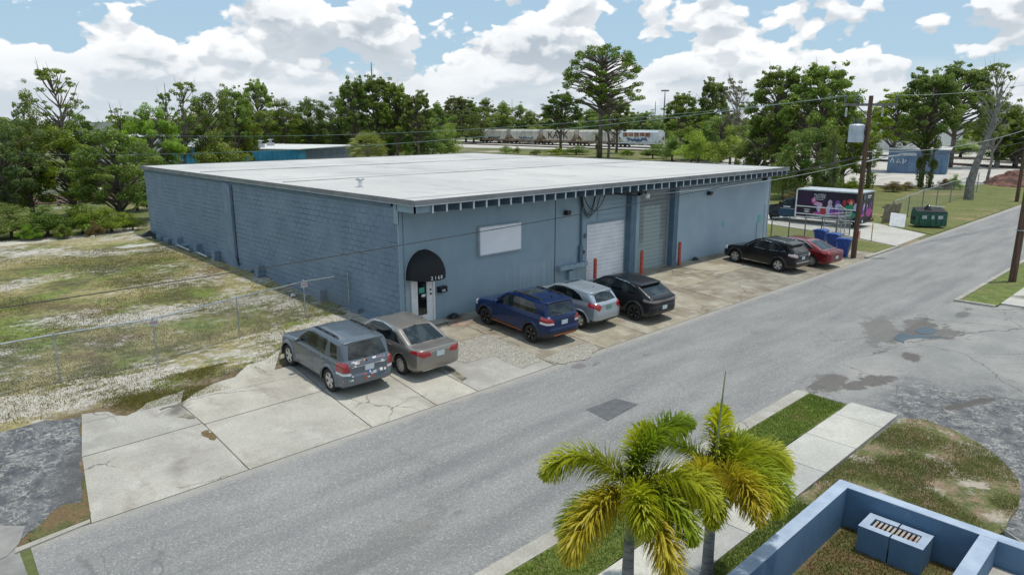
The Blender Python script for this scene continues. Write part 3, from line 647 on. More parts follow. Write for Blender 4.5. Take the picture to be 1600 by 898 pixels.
# dome awning with its number
b = MB(); cx, rw, zb, ht = .94, .72, 1.74, .82; nu, nv = 24, 12; vs = []; fs = []
for j in range(nv+1):
    th = j/nv*math.pi/2
    for i in range(nu+1):
        a = math.pi*i/nu; s = 1+.012*math.cos(a*24)
        vs.append((cx-rw*math.cos(a)*math.cos(th)*s, -.02-.80*math.sin(a)*math.cos(th)*s, zb+ht*math.sin(th)))
for j in range(nv):
    for i in range(nu): fs.append((j*(nu+1)+i, j*(nu+1)+i+1, (j+1)*(nu+1)+i+1, (j+1)*(nu+1)+i))
b.add(vs, fs)
for i in range(nu):
    a, c = math.pi*i/nu, math.pi*(i+1)/nu
    P = [(cx-rw*math.cos(q), -.02-.80*math.sin(q)) for q in (a, c)]
    b.add([(P[0][0], P[0][1], zb-.12), (P[1][0], P[1][1], zb-.12), (P[1][0], P[1][1], zb), (P[0][0], P[0][1], zb)], [(0, 1, 2, 3)])
aw = b.build('awning', M['awning_cloth'], W, smooth=True)
for k, ch in enumerate('2168'):
    a = math.pi*(.40+.055*k); px_, py_ = cx-rw*math.cos(a), -.02-.80*math.sin(a)
    nx_, ny_ = -math.cos(a)/rw, -math.sin(a)/.80; hd = math.atan2(ny_, nx_)
    add_text('number', ch, .17, M['white_paint'], aw, (px_+math.cos(hd)*.02, py_+math.sin(hd)*.02, zb-.02), (math.pi/2, 0, hd+math.pi/2))
b = MB(); b.tube([(cx-rw*math.cos(math.pi*k/24)*1.03, -.012, zb-.1+(ht+.13)*math.sin(math.pi*k/24)) for k in range(25)], .014, 6); b.build('awning_rim', M['trim_light'], aw)
# roof vent
v = (1.45, 4.5)
b = MB(); b.lathe([(.08, ZT-.01), (.08, ZT+.26), (.0, ZT+.26)], 16, (*v, 0)); vt = b.build('roof_vent', M['white_paint'], W, smooth=True)
b = MB(); b.lathe([(0, ZT+.27), (.16, ZT+.27), (.16, ZT+.31), (.09, ZT+.36), (0, ZT+.37)], 16, (*v, 0)); b.build('vent_cap', M['galvanised'], vt, smooth=True)
# small paper notices and star emblem on the wall
b = MB(); b.box(24.45, 24.75, -.02, -.003, 1.25, 1.65); b.build('notice', M['sign_teal'], W)
b = MB(); st = []
for k in range(10):
    a = math.pi/2+k*math.pi/5; q = .17 if k % 2 == 0 else .08; st.append((20.65+q*math.cos(a), 1.52+q*math.sin(a)))
b.prism_axis(st, -.012, -.003, 'y'); b.build('star_emblem', M['sign_teal'], W)
b = MB(); b.tube([(24.35, -.03, .3), (24.35, -.03, 1.3)], .02, 5); b.tube([(25.2, -.03, .2), (25.2, -.03, 2.2)], .018, 5); b.build('conduit', M['galvanised'], W)
# ragged footing along the side wall: broken block stubs
rr = random.Random(11)
y = 1.0
while y < 24:
    ln = rr.uniform(.5, 1.8)
    if rr.random() < .75: b = MB(); b.box(-rr.uniform(.12, .28), -.001, y, y+ln, 0, .0165*y+rr.uniform(.08, .22), rot=rr.uniform(-.04, .04), piv=(0, y)); b.build('footing', M['painted_block'], W)
    y += ln+rr.uniform(0, .5)
for y, h in ((4.9, .5), (10.2, .70), (15.0, .72), (17.3, .78), (20.0, .78)):
    b = MB(); b.add([(-.34, y, 0), (-.34, y+.42, 0), (-.01, y+.42, 0), (-.01, y, 0), (-.28, y+.03, h), (-.28, y+.39, h), (-.01, y+.39, h), (-.01, y+.03, h)], [(0, 1, 5, 4), (1, 2, 6, 5), (4, 5, 6, 7), (3, 0, 4, 7), (2, 3, 7, 6)]); b.build('block_stub', M['painted_block'], W)
for q, rd, lb in (([(-.42, 15.6, .37), (-.4, 16.9, .42)], .06, 'shorter grey pipe lying along the foot of the block side wall'), ([(-.44, 17.9, .41), (-.4, 19.7, .46)], .05, 'longer grey pipe at the foot of the side wall, nearer its back corner')):
    b = MB(); b.tube(q, rd, 7); o = b.build('loose_pipe', M['galvanised']); tag(o, lb, 'pipe')

# things on the facade
b = MB(); b.box(3.38, 5.5, -.14, -.004, 2.02, 3.08)
SB = empty('sign_box', (4.44, -.004, 2.55), 0, 'blank white rectangular sign box on the grey front wall', 'sign')
b = MB(); b.box(-1.06, 1.06, -.13, 0, -.53, .53); b.build('sign_case', M['trim_light'], SB)
b = MB(); b.box(-1.02, 1.02, -.138, -.131, -.49, .36); b.box(-1.02, 1.02, -.138, -.131, .367, .49); b.build('sign_face', M['white_panel'], SB)
b = MB(); b.box(1.52, 1.86, -.16, -.004, .98, 1.14); b.prism_axis([(-.004, 1.14), (-.17, 1.14), (-.12, 1.19), (-.004, 1.19)], 1.52, 1.86, 'x'); o = b.build('mailbox', M['black_gloss'], off=(1.69, 0, 1.0)); o.location = (1.69, 0, 1.0); tag(o, 'small black mailbox on the wall right of the white door', 'mailbox')
bm = MB(); bm.box(1.62, 1.76, -.168, -.162, 1.02, 1.09, ); q = bm.build('mailbox_plate', M['trim_light'], o, off=(1.69, 0, 1.0))
def wall_lamp(x, z, label):
    e = empty('wall_lamp', (x, 0, z), 0, label, 'wall lamp', 'lamps on the front wall')
    b = MB(); b.box(-.08, .08, -.05, -.003, -.10, .08); b.build('lamp_base', M['black_matte'], e)
    b = MB(); b.box(-.11, .11, -.24, -.05, -.03, .09); b.prism_axis([(-.05, -.03), (-.24, -.03), (-.20, -.10), (-.05, -.10)], -.09, .09, 'x'); b.build('lamp_head', M['black_gloss'], e)
wall_lamp(8.1, 3.2, 'black floodlight on the wall left of the white roller door, beside a dark downpipe')
wall_lamp(18.9, 3.27, 'black floodlight high on the plain wall right of both roller doors')
wall_lamp(24.7, 3.7, 'black floodlight under the eaves at the far right end of the wall')
e = empty('security_lamp', (12.7, -.3, 3.55), 0, 'clear round security lamp under the eaves between the two roller doors', 'lamp')
b = MB(); b.box(-.12, .06, -.1, .25, .05, .3); b.tube([(0, 0, .2), (0, -.35, .18)], .03); b.build('lamp_arm', M['black_matte'], e)
b = MB(); b.lathe([(0, -.16), (.09, -.13), (.12, -.04), (.10, .06), (0, .08)], 14, (.0, -.4, .08)); b.build('lamp_globe', M['white_paint'], e, smooth=True)
# bundle of service cable
b = MB(); rr = random.Random(3)
for k in range(4):
    x0_, x1_ = 8.95+rr.uniform(-.15, .1), 9.6+k*.2+rr.uniform(0, .4); zz = 3.85-rr.uniform(.0, .1); dp = rr.uniform(.55, 1.05)
    b.tube([(lerp(x0_, x1_, f/12), -.12-.03*k, zz-dp*math.sin(math.pi*f/12)**.8) for f in range(13)], .018, 5)
b.tube([(9.0, -.1, 3.9), (9.5, -.3, 3.95), (10.6, -.4, 3.8), (12.4, -.5, 3.62)], .03, 5)
o = b.build('cable_bundle', M['wire_black']); tag(o, 'black service cables hanging in loops under the eaves above the white roller door', 'cable')
# bollards
def bollard(p, h, label):
    e = empty('bollard', (*p, 0), 0, label, 'bollard', 'red bollards by the roller doors')
    b = MB(); b.lathe([(.075, .02), (.075, h), (.06, h+.04), (0, h+.055)], 14); b.build('bollard_post', M['red_paint'], e, smooth=True)
    b = MB(); b.box(.05, .082, -.03, .03, .05, h-.03); b.build('bollard_stripe', M['red_faded'], e)
bollard((9.75, -.28), 1.08, 'red bollard at the left edge of the white roller door, behind a silver car')
bollard((12.6, -.62), 1.12, 'red bollard standing between the white and the grey roller door')
bollard((15.95, -.42), 1.1, 'red bollard right of the grey patched roller door, farthest from the entrance')
# floor clutter
def rag(name, p, r, h, m, label, cat, seed, n=26):
    rr = random.Random(seed); b = MB(); vs = []; fs = []; nu, nv = 14, 7
    for j in range(nv+1):
        for i in range(nu):
            a = 2*math.pi*i/nu; t_ = j/nv*math.pi/2; q = r*math.cos(t_)*(1+.35*mnoise.noise((math.cos(a)*2+seed, math.sin(a)*2, t_*2))); vs.append((q*math.cos(a), q*math.sin(a)*.7, h*math.sin(t_)*(1+.4*mnoise.noise((a*3, t_*4, seed)))+.01))
    for j in range(nv):
        for i in range(nu): fs.append((j*nu+i, j*nu+(i+1) % nu, (j+1)*nu+(i+1) % nu, (j+1)*nu+i))
    b.add(vs, fs); o = b.build(name, M[m]); o.location = (*p, .03+.0165*max(0, p[1])); return tag(o, label, cat)
mat('bag_white', (.62, .64, .66), .45, fn=varied((.45, .48, .5), (.72, .74, .76), 9, bump=.6))
rag('plastic_bag', (-.22, .12), .30, .34, 'bag_white', 'crumpled white plastic bag against the corner of the building', 'bag', 1)
rag('trash_bag', (2.05, -.22), .24, .13, 'black_gloss', 'small black bag lying at the wall right of the entrance door', 'bag', 2)
rag('trash_bag', (18.3-.6, -.25), .2, .12, 'black_gloss', 'black bag lying at the wall foot in front of the black wagon', 'bag', 4)
rag('litter_scrap', (-.75, 6.2), .10, .10, 'bag_white', 'small white scrap on the grass by the block side wall', 'litter', 5)
mat('tarp', (.02, .02, .022), .6)
b = MB(); b.add([(-.7, 24.9, .40), (-.05, 25.1, .40), (-.22, 24.6, .72), (-.05, 24.2, .40), (-.8, 24.2, .40)], [(0, 1, 2), (1, 3, 2), (3, 4, 2), (4, 0, 2)]); o = b.build('tarpaulin', M['tarp']); tag(o, 'black tarpaulin heaped at the back corner of the warehouse', 'tarpaulin')

b = MB()
for k in range(7):
    a = k*.9; b.tube([(0, 0, .02), (.08*math.cos(a), .08*math.sin(a), .16), (.17*math.cos(a), .17*math.sin(a), .24+.02*k)], [.008, .008, .012], 5)
    b.lathe([(0, .22+.02*k), (.04, .24+.02*k), (0, .27+.02*k)], 8, (.17*math.cos(a), .17*math.sin(a), 0))
o = b.build('dried_plant', M['black_matte']); o.location = (.38, -.35, .03); tag(o, 'small dark dried plant left of the entrance door', 'plant')

to_upper_level(_before)
# ================================================================ cars: a distance field meshed on a 3 cm lattice
def poly_sdf(P, poly):
    """P (...,2); signed distance, negative inside"""
    d = np.full(P.shape[:-1], 1e9); ins = np.zeros(P.shape[:-1], bool); n = len(poly)
    for i in range(n):
        a = np.array(poly[i]); c = np.array(poly[(i+1) % n]); e = c-a; v = P-a
        t = np.clip((v@e)/max(e@e, 1e-12), 0, 1); q = v-t[..., None]*e; d = np.minimum(d, (q**2).sum(-1))
        cond = ((a[1] > P[..., 1]) != (c[1] > P[..., 1]))
        with np.errstate(divide='ignore', invalid='ignore'):
            xi = a[0]+(P[..., 1]-a[1])/(c[1]-a[1] if c[1] != a[1] else 1e-12)*(c[0]-a[0])
        ins ^= cond & (P[..., 0] < xi)
    d = np.sqrt(d); return np.where(ins, -d, d)
def smax(a, b, k):
    h = np.maximum(k-np.abs(a-b), 0)/k; return np.maximum(a, b)+h*h*k*.25
def smin(a, b, k): return -smax(-a, -b, k)
def surface_nets(F, o, h):
    s = F < 0; nx, ny, nz = F.shape
    acc = np.zeros((nx-1, ny-1, nz-1, 3)); cnt = np.zeros((nx-1, ny-1, nz-1))
    for ax in range(3):
        for d1 in (0, 1):
            for d2 in (0, 1):
                sl0 = [slice(0, -1)]*3; o_ax = [a for a in range(3) if a != ax]
                off = [0, 0, 0]; off[o_ax[0]] = d1; off[o_ax[1]] = d2
                A = F[tuple(slice(off[i], F.shape[i]-1+off[i]) if i != ax else slice(0, -1) for i in range(3))]
                B = F[tuple(slice(off[i], F.shape[i]-1+off[i]) if i != ax else slice(1, None) for i in range(3))]
                m = (A < 0) != (B < 0); t = np.where(m, A/np.where(m, A-B, 1), 0)
                p = [np.full(A.shape, float(off[i])) for i in range(3)]; p[ax] = t
                for i in range(3): acc[..., i] += np.where(m, p[i], 0)
                cnt += m
    act = cnt > 0; idx = -np.ones(act.shape, int); idx[act] = np.arange(act.sum())
    ii = np.argwhere(act); V = (ii+acc[act]/cnt[act][:, None])*h+np.array(o)
    quads = []
    for ax in range(3):
        a, b_ = [(1, 2), (2, 0), (0, 1)][ax]
        A = s[tuple(slice(0, -1) if i == ax else slice(None) for i in range(3))]; B = s[tuple(slice(1, None) if i == ax else slice(None) for i in range(3))]
        for flip, mk_ in ((False, A & ~B), (True, ~A & B)):
            c = np.argwhere(mk_); c = c[(c[:, a] > 0) & (c[:, b_] > 0) & (c[:, a] < F.shape[a]-1) & (c[:, b_] < F.shape[b_]-1)]
            def g(da, db):
                q = c.copy(); q[:, a] -= da; q[:, b_] -= db; return idx[q[:, 0], q[:, 1], q[:, 2]]
            q = np.stack([g(1, 1), g(0, 1), g(0, 0), g(1, 0)], 1)
            quads.append(q[:, ::-1] if flip else q)
    Q = np.concatenate(quads); return V, Q[(Q >= 0).all(1)]
class Field:
    def __init__(s, F, o, h): s.F, s.o, s.h = F, np.array(o), h
    def __call__(s, P):
        q = (P-s.o)/s.h; i = np.clip(np.floor(q).astype(int), 0, np.array(s.F.shape)-2); f = q-i; r = 0
        for dx in (0, 1):
            for dy in (0, 1):
                for dz in (0, 1):
                    w_ = (f[..., 0] if dx else 1-f[..., 0])*(f[..., 1] if dy else 1-f[..., 1])*(f[..., 2] if dz else 1-f[..., 2])
                    r = r+w_*s.F[i[..., 0]+dx, i[..., 1]+dy, i[..., 2]+dz]
        return r
    def grad(s, P, e=.02):
        g = np.stack([s(P+np.eye(3)[k]*e)-s(P-np.eye(3)[k]*e) for k in range(3)], -1); return g/np.maximum(np.linalg.norm(g, axis=-1, keepdims=True), 1e-9)
    def side(s, x, z, sg=1):
        ys = np.linspace(1.25, 0, 126)*sg; P = np.stack([np.full(126, x), ys, np.full(126, z)], 1); v = s(P); k = np.argmax(v < 0); return ys[k] if v[k] < 0 else sg*.9
    def rear(s, y, z, x0=-.2):
        xs = np.linspace(x0, 2.5, 271); P = np.stack([xs, np.full(271, y), np.full(271, z)], 1); v = s(P); k = np.argmax(v < 0); return xs[k]
    def top(s, x, y):
        zs = np.linspace(2.2, .3, 191); P = np.stack([np.full(191, x), np.full(191, y), zs], 1); v = s(P); k = np.argmax(v < 0); return zs[k]
def snap(V, poly, ax, mask, fld, rr):
    """pull lattice points near an outline onto it, then back to the surface"""
    P = V[:, ax]; n = len(poly); bd = np.full(len(V), 1e9); bp = P.copy()
    for i in range(n):
        a = np.array(poly[i], float); c = np.array(poly[(i+1) % n], float); e = c-a
        t = np.clip(((P-a)@e)/max(e@e, 1e-9), 0, 1); q = a+t[:, None]*e; d = np.linalg.norm(P-q, axis=1); m = d < bd; bd[m] = d[m]; bp[m] = q[m]
    m = mask & (bd < rr); V[m[:, None] & np.isin(np.arange(3), ax)[None, :]] = bp[m].ravel()
    other = [k for k in range(3) if k not in ax][0]
    for _ in range(2):
        g = fld.grad(V[m]); d = fld(V[m]); gn = g[:, other]; st = np.where(np.abs(gn) > .3, d/np.where(np.abs(gn) > .3, gn, 1), 0); V[m, other] -= np.clip(st, -.03, .03)
def mirror_poly(p): return p+[(-y, z) for y, z in p[::-1]]
def f_paint(c, coat=.6, rough=.28, metal=.35):
    def fn(t, b):
        p = t.coord(); b.inputs['Metallic'].default_value = metal; b.inputs['Roughness'].default_value = rough; b.inputs['Coat Weight'].default_value = coat; b.inputs['Specular IOR Level'].default_value = .35
        d = t.ramp(t.noise(p, 2.5, 5, .6), .4, .75); z = t.sep(p)[2]
        low = t.math('MULTIPLY', t.ramp(z, .55, .2), .35)
        t.put(b.inputs['Base Color'], t.mix(low, t.mix(t.math('MULTIPLY', d, .12), c, tuple(min(1, v*1.25+.02) for v in c)), (.14, .125, .105)))
        t.put(b.inputs['Roughness'], t.math('ADD', rough, t.math('MULTIPLY', d, .10)))
    return fn
mat('rubber', (.018, .018, .018), .85); mat('plastic_black', (.022, .022, .024), .55); mat('underbody', (.01, .01, .01), .9)
mat('rim_silver', (.55, .56, .58), .28, .8); mat('rim_black', (.015, .015, .016), .3, .3); mat('rim_cut', (.45, .45, .46), .3, .8)
mat('lamp_red', (.30, .008, .012), .12, spec=.8, coat=.6); mat('lamp_clear', (.62, .64, .66), .1, spec=.8, coat=.6); mat('lamp_smoke', (.20, .17, .17), .12, spec=.8, coat=.6); mat('lamp_pale', (.45, .36, .36), .12, spec=.8, coat=.6); mat('chrome', (.7, .7, .72), .15, 1.)
mat('plate_white', (.50, .60, .62), .45); mat('plate_green', (.12, .28, .20), .45); mat('orange_trim', (.50, .13, .035), .5); mat('seam_dark', (.01, .01, .012), .6)
def wheel(parent, x, y, r, wd, kind):
    s = 1 if y > 0 else -1
    b = MB(); n = 30
    b.lathe([(r*.66, -wd/2), (r*.93, -wd/2), (r, -wd*.36), (r, wd*.36), (r*.93, wd/2), (r*.68, wd/2), (r*.64, wd*.38)], n, (0, 0, 0), 'y')
    o = b.build('wheel', M['rubber'], parent, smooth=True); o.location = (x, y-s*wd/2, r)
    b = MB(); mats = [M['rim_silver'], M['black_matte']]
    if kind in ('black',): mats = [M['rim_black'], M['black_matte']]
    q = .30*wd*s; yy = lambda v: v*s
    b.m = 1; b.lathe([(0, yy(wd*.12)), (r*.66, yy(wd*.12))], n, (0, 0, 0), 'y')
    b.m = 0; b.lathe([(r*.60, yy(wd*.15)), (r*.60, yy(wd*.40)), (r*.665, yy(wd*.43)), (r*.67, yy(wd*.30))], n, (0, 0, 0), 'y')
    ns = {'silver': 5, 'black': 5, 'multi': 10, 'five': 5}[kind]; wsp = {'silver': .20, 'black': .16, 'multi': .10, 'five': .24}[kind]
    for k in range(ns):
        a = k*2*math.pi/ns+.3; ca, sa = math.cos(a), math.sin(a)
        def P(rad, off, yv): return (rad*ca-off*sa, yy(yv), rad*sa+off*ca)
        r0, r1 = r*.10, r*.63; w0, w1 = r*wsp*.55, r*wsp
        vs = [P(r0, -w0, wd*.36), P(r0, w0, wd*.36), P(r1, w1, wd*.40), P(r1, -w1, wd*.40), P(r0, -w0, wd*.22), P(r0, w0, wd*.22), P(r1, w1, wd*.22), P(r1, -w1, wd*.22)]
        b.add(vs, [(0, 1, 2, 3), (0, 4, 5, 1), (1, 5, 6, 2), (3, 7, 4, 0), (2, 6, 7, 3)])
        if kind == 'silver' or kind == 'black':
            pass
    b.lathe([(0, yy(wd*.42)), (r*.13, yy(wd*.40)), (r*.15, yy(wd*.2))], 12, (0, 0, 0), 'y')
    k = b.build('rim', mats, o)
    if kind == 'black':
        b = MB()
        for j in range(5):
            a = j*2*math.pi/5+.3; b.lathe([(0, 0), (.022, 0)], 6, (r*.45*math.cos(a), s*wd*.405, r*.45*math.sin(a)), 'y')
        b.build('rim_accent', M['rim_cut'], o)
    return o
def make_car(sp, loc, rz, label, cat):
    """local frame: x forward from the rear bumper, y to the left, z up"""
    Lc, Wd, H = sp['L'], sp['W'], sp['H']; h = .03; hw = Wd/2
    o = np.array((-.21, -hw-.12, .06)); nx, ny, nz = int((Lc+.42)/h)+1, int((Wd+.24)/h)+1, int((H+.12-.06)/h)+1
    X = o[0]+np.arange(nx)*h; Y = o[1]+np.arange(ny)*h; Z = o[2]+np.arange(nz)*h
    XZ = np.stack(np.meshgrid(X, Z, indexing='ij'), -1); XY = np.stack(np.meshgrid(X, np.abs(Y), indexing='ij'), -1); YZ = np.stack(np.meshgrid(np.abs(Y), Z, indexing='ij'), -1)
    zb = sp['zb']
    plan = sp.get('plan') or [(0, -1), (0, hw*.62), (.05, hw*.80), (.16, hw*.92), (.5, hw*.985), (1.1, hw), (Lc-1.2, hw), (Lc-.5, hw*.96), (Lc-.2, hw*.84), (Lc-.05, hw*.6), (Lc, hw*.3), (Lc, -1)]
    sec = sp.get('sec') or [(-1, .16), (hw*.93, .20), (hw*.985, .34), (hw, .55), (hw*.995, .72), (hw*.965, zb-.06), (hw*.90, zb+.06), (hw*.7, zb+.14), (-1, zb+.2)]
    body = smax(smax(poly_sdf(XZ, sp['side'])[:, None, :], poly_sdf(XY, plan)[:, :, None], .16), poly_sdf(YZ, sec)[None, :, :], .10)
    gp = sp.get('gplan') or [(.0, -1), (.02, hw*.50), (.12, hw*.80), (.5, hw*.915), (1.2, hw*.935), (Lc*.62, hw*.92), (Lc*.73, hw*.84), (Lc*.80, hw*.5), (Lc*.81, -1)]
    tw = sp.get('tw', .70)
    gs = [(-1, .5), (hw*.96, .5), (hw*.945, zb-.02), (hw*(tw+.075), H-.14), (hw*tw, H-.055), (hw*.45, H-.012), (-1, H)]
    gh = smax(smax(poly_sdf(XZ, sp['gh'])[:, None, :], poly_sdf(XY, gp)[:, :, None], .14), poly_sdf(YZ, gs)[None, :, :], .09)
    F = smin(body, gh, .05)
    # door-side waist crease
    r, rx0, rx1 = sp['r'], sp['ra'], sp['ra']+sp['wb']
    yv = np.abs(Y)[None, :, None]
    for ax_ in (rx0, rx1):
        c = np.sqrt((X[:, None]-ax_)**2+(Z[None, :]-r)**2)-(r+.055)
        arch = smax(c[:, None, :], (hw-.30)-yv, .02); 
        fl = smax(smax(c[:, None, :]-.07, yv-(hw+.012), .03), (hw-.25)-yv, .03)      # slight flare round the arch
        fl = smax(fl, (.30-Z)[None, None, :], .03)
        if sp.get('flare', 1): F = smin(F, fl, .06)
        F = smax(F, -arch, .015)
    V, Q = surface_nets(F, o, h); fld = Field(F, o, h)
    ay = V[:, 1]
    N0 = fld.grad(V)
    sidem = np.abs(N0[:, 1]) > .45; rearm = (N0[:, 0] < -.2) & (V[:, 0] < Lc*.45); frontm = (N0[:, 0] > .2) & (V[:, 0] > Lc*.5)
    rr = h*.55
    for w_ in sp['win']: snap(V, w_, [0, 2], sidem, fld, rr)
    rw = mirror_poly(sp['rwin']); snap(V, rw, [1, 2], rearm, fld, rr)
    for tl in sp['tail']:
        snap(V, tl, [1, 2], rearm, fld, rr); snap(V, [(-y, z) for y, z in tl], [1, 2], rearm, fld, rr)
    ws = mirror_poly(sp['wshield']); snap(V, ws, [1, 2], frontm & (V[:, 2] > zb-.1), fld, rr)
    N = fld.grad(V)
    Cc = V[Q].mean(1); Nf = fld.grad(Cc); m = np.zeros(len(Q), int)   # 0 body
    names = ['body', 'cladding', 'wheel_well', 'side_window', 'side_window', 'rear_window', 'windshield', 'taillight', 'taillight', 'headlight', 'headlight', 'lamp_lens', 'lamp_lens', 'grille', 'roof_panel']
    body_m = M[sp['paint']]
    mats = [body_m, M[sp.get('clad', 'plastic_black')], M['underbody'], M['glass_dark'], M['glass_dark'], M['glass_dark'], M['glass_dark'], M[sp.get('tlm', 'lamp_red')], M[sp.get('tlm', 'lamp_red')], M['lamp_clear'], M['lamp_clear'], M['lamp_clear'], M['lamp_clear'], M['black_gloss'], M['glass_dark']]
    def inside(P, poly): return poly_sdf(P, poly) < 0
    sd = np.abs(Nf[:, 1]) > .45
    if sp.get('cladz'): 
        low = (Cc[:, 2] < sp['cladz'])
        for ax_ in (rx0, rx1): low |= (np.hypot(Cc[:, 0]-ax_, Cc[:, 2]-r) < r+.055+sp.get('cladw', .075)) & sd & (Cc[:, 2] < r*2+.1)
        m[low] = 1
        if sp.get('rearclad'): m[(Cc[:, 0] < .35) & (Cc[:, 2] < sp['rearclad'])] = 1
    for ax_ in (rx0, rx1):
        m[(np.hypot(Cc[:, 0]-ax_, Cc[:, 2]-r) < r+.050) & (np.abs(Cc[:, 1]) < hw+.1)] = 2
        m[(np.hypot(Cc[:, 0]-ax_, Cc[:, 2]-r) < r+.075) & (np.abs(Nf[:, 1]) < .3) & (Cc[:, 2] < r*2+.06) & (np.abs(Cc[:, 1]) > hw-.32)] = 2
    m[(Cc[:, 2] < .26) & (Nf[:, 2] < -.3)] = 2
    for w_ in sp['win']:
        k = inside(Cc[:, [0, 2]], w_) & (np.abs(Nf[:, 1]) > .35)
        m[k & (Cc[:, 1] > 0)] = 3; m[k & (Cc[:, 1] < 0)] = 4
    m[inside(Cc[:, [1, 2]], rw) & (Nf[:, 0] < -.15) & (Cc[:, 0] < Lc*.45)] = 5
    m[inside(Cc[:, [1, 2]], ws) & (Nf[:, 0] > .12) & (Cc[:, 0] > Lc*.45) & (Cc[:, 2] > zb-.06)] = 6
    for i, tl in enumerate(sp['tail']):
        for sg in (1, -1):
            k = inside(Cc[:, [1, 2]], [(sg*y, z) for y, z in tl]) & (Cc[:, 0] < .55) & (Nf[:, 0] < -.05)
            m[k] = ((7 if sg > 0 else 8) if i == 0 else (11 if sg > 0 else 12))
    for sg in (1, -1):
        k = inside(Cc[:, [0, 2]], sp['head']) & (Cc[:, 1]*sg > hw*.45) & (Nf[:, 0]+np.abs(Nf[:, 1]) > .3); m[k] = 9 if sg > 0 else 10
    m[(Cc[:, 0] > Lc-.35) & (np.abs(Cc[:, 1]) < hw*.55) & (Cc[:, 2] > .38) & (Cc[:, 2] < zb-.22) & (Nf[:, 0] > .5)] = 13
    if sp.get('glassroof'):
        x0, x1 = sp['glassroof']; m[(Cc[:, 0] > x0) & (Cc[:, 0] < x1) & (np.abs(Cc[:, 1]) < hw*.5) & (Nf[:, 2] > .8) & (Cc[:, 2] > H-.2)] = 14
    root = empty(sp['name'], loc, rz, label, cat); root.scale = (CS, CS, CS)
    k_ = YARD/5.385; fw = Vector((math.cos(rz), math.sin(rz), k_*math.sin(rz))).normalized(); un = Vector((0, -k_, 1)).normalized(); root.rotation_euler = Matrix((fw, un.cross(fw), un)).transposed().to_euler()
    for k in range(15):
        fq = Q[m == k]
        if len(fq) < 3: continue
        u, inv = np.unique(fq, return_inverse=True)
        me = np_mesh(names[k], V[u], inv.reshape(fq.shape), mats[k], None, True, N[u])
        ob = link(names[k], me, root); reg(ob, root)
        if k == 7: tl_obj = ob
    # seams, trims, handles and mirrors set on the surface
    def ribbon(pts, wd, mt, name, sg, lift=.004):
        b = MB(); P = []
        for x, z in pts:
            y = fld.side(x, z, sg); P.append(Vector((x, y, z)))
        for i in range(len(P)-1):
            d = P[i+1]-P[i]; nn = Vector(fld.grad(np.array(P[i]))); s_ = d.cross(nn).normalized()*wd/2; l = nn*lift
            b.add([P[i]-s_+l, P[i]+s_+l, P[i+1]+s_+l, P[i+1]-s_+l], [(0, 1, 2, 3)])
        return b
    def dense(pts, st=.08):
        out = []
        for (a, c), (d, e) in zip(pts[:-1], pts[1:]):
            n_ = max(1, int(math.hypot(d-a, e-c)/st)); out += [(a+(d-a)*k/n_, c+(e-c)*k/n_) for k in range(n_)]
        return out+[pts[-1]]
    for sg in (1, -1):
        bb = MB()
        for sm in sp['seams']:
            q = ribbon(dense(sm), .014, None, '', sg); bb.add(q.v, q.f)
        bb.build('door_seam', M['seam_dark'], root)
        for i, hd in enumerate(sp['handles']):
            y = fld.side(hd[0], hd[1], sg); b = MB(); b.box(hd[0]-.09, hd[0]+.09, y-.005*sg, y+.028*sg, hd[1]-.014, hd[1]+.014); b.build('door_handle', M[sp.get('hm', 'chrome')] if sp.get('hm') else body_m, root)
        if sp.get('trim'):
            for w_ in sp['trimw']:
                q = ribbon(dense(w_+[w_[0]] if sp['trim'] == 'loop' else w_, .06), .026, None, '', sg, .007); q.build('window_trim', M['chrome'], root)
        if sp.get('sill'):
            q = ribbon(dense([(rx0+r+.12, sp['sill'][0]), (rx1-r-.12, sp['sill'][0])]), sp['sill'][1], None, '', sg, .012); q.build('sill_strip', M[sp['sill'][2]], root)
        # mirror
        mx, mz = sp['mirror']; y = fld.side(mx, mz, sg); b = MB(); pr = []
        vs = []; fs = []; nu, nv = 12, 7
        for j in range(nv+1):
            t_ = math.pi*j/nv
            for i in range(nu):
                a = 2*math.pi*i/nu; q = [math.copysign(abs(v)**.7, v) for v in (math.sin(t_)*math.cos(a), math.cos(t_), math.sin(t_)*math.sin(a))]
                vs.append((mx+.075*q[0], y+sg*(.125+.11*q[1]), mz+.06+.075*q[2]))
        for j in range(nv):
            for i in range(nu): fs.append((j*nu+i, j*nu+(i+1) % nu, (j+1)*nu+(i+1) % nu, (j+1)*nu+i))
        b.add(vs, fs); b.box(mx-.03, mx+.03, min(y-.02*sg, y+.06*sg), max(y-.02*sg, y+.06*sg), mz+.0, mz+.05)
        b.build('wing_mirror', M[sp.get('mm', sp['paint'])], root, smooth=True)
        if sp.get('rails'):
            x0, x1 = sp['rails']; yr = hw*sp.get('ry', .60)*sg; b = MB(); pp = []
            for k in range(15):
                f = k/14; x = x0+(x1-x0)*f; pp.append((x, yr, fld.top(x, yr)+(.045 if 0 < k < 14 else -.01)))
            b.tube(pp, .024, 6)
            for k in (3, 7, 11): b.box(pp[k][0]-.05, pp[k][0]+.05, yr-.015, yr+.015, pp[k][2]-.06, pp[k][2]+.01)
            b.build('roof_rail', M[sp.get('railm', 'plastic_black')], root)
        for xa in (rx0, rx1): wheel(root, xa, sg*(hw-.035), r, sp.get('tw_', .225), sp['rim'])
    # plate, badge, bumper details
    py_, pz = sp['plate'][:2]; x = min(fld.rear(0, pz+.05), fld.rear(0, pz-.05)); b = MB(); b.box(x-.016, x-.004, -.155, .155, pz-.078, pz+.078); b.build('licence_plate', M[sp['plate'][2]], root)
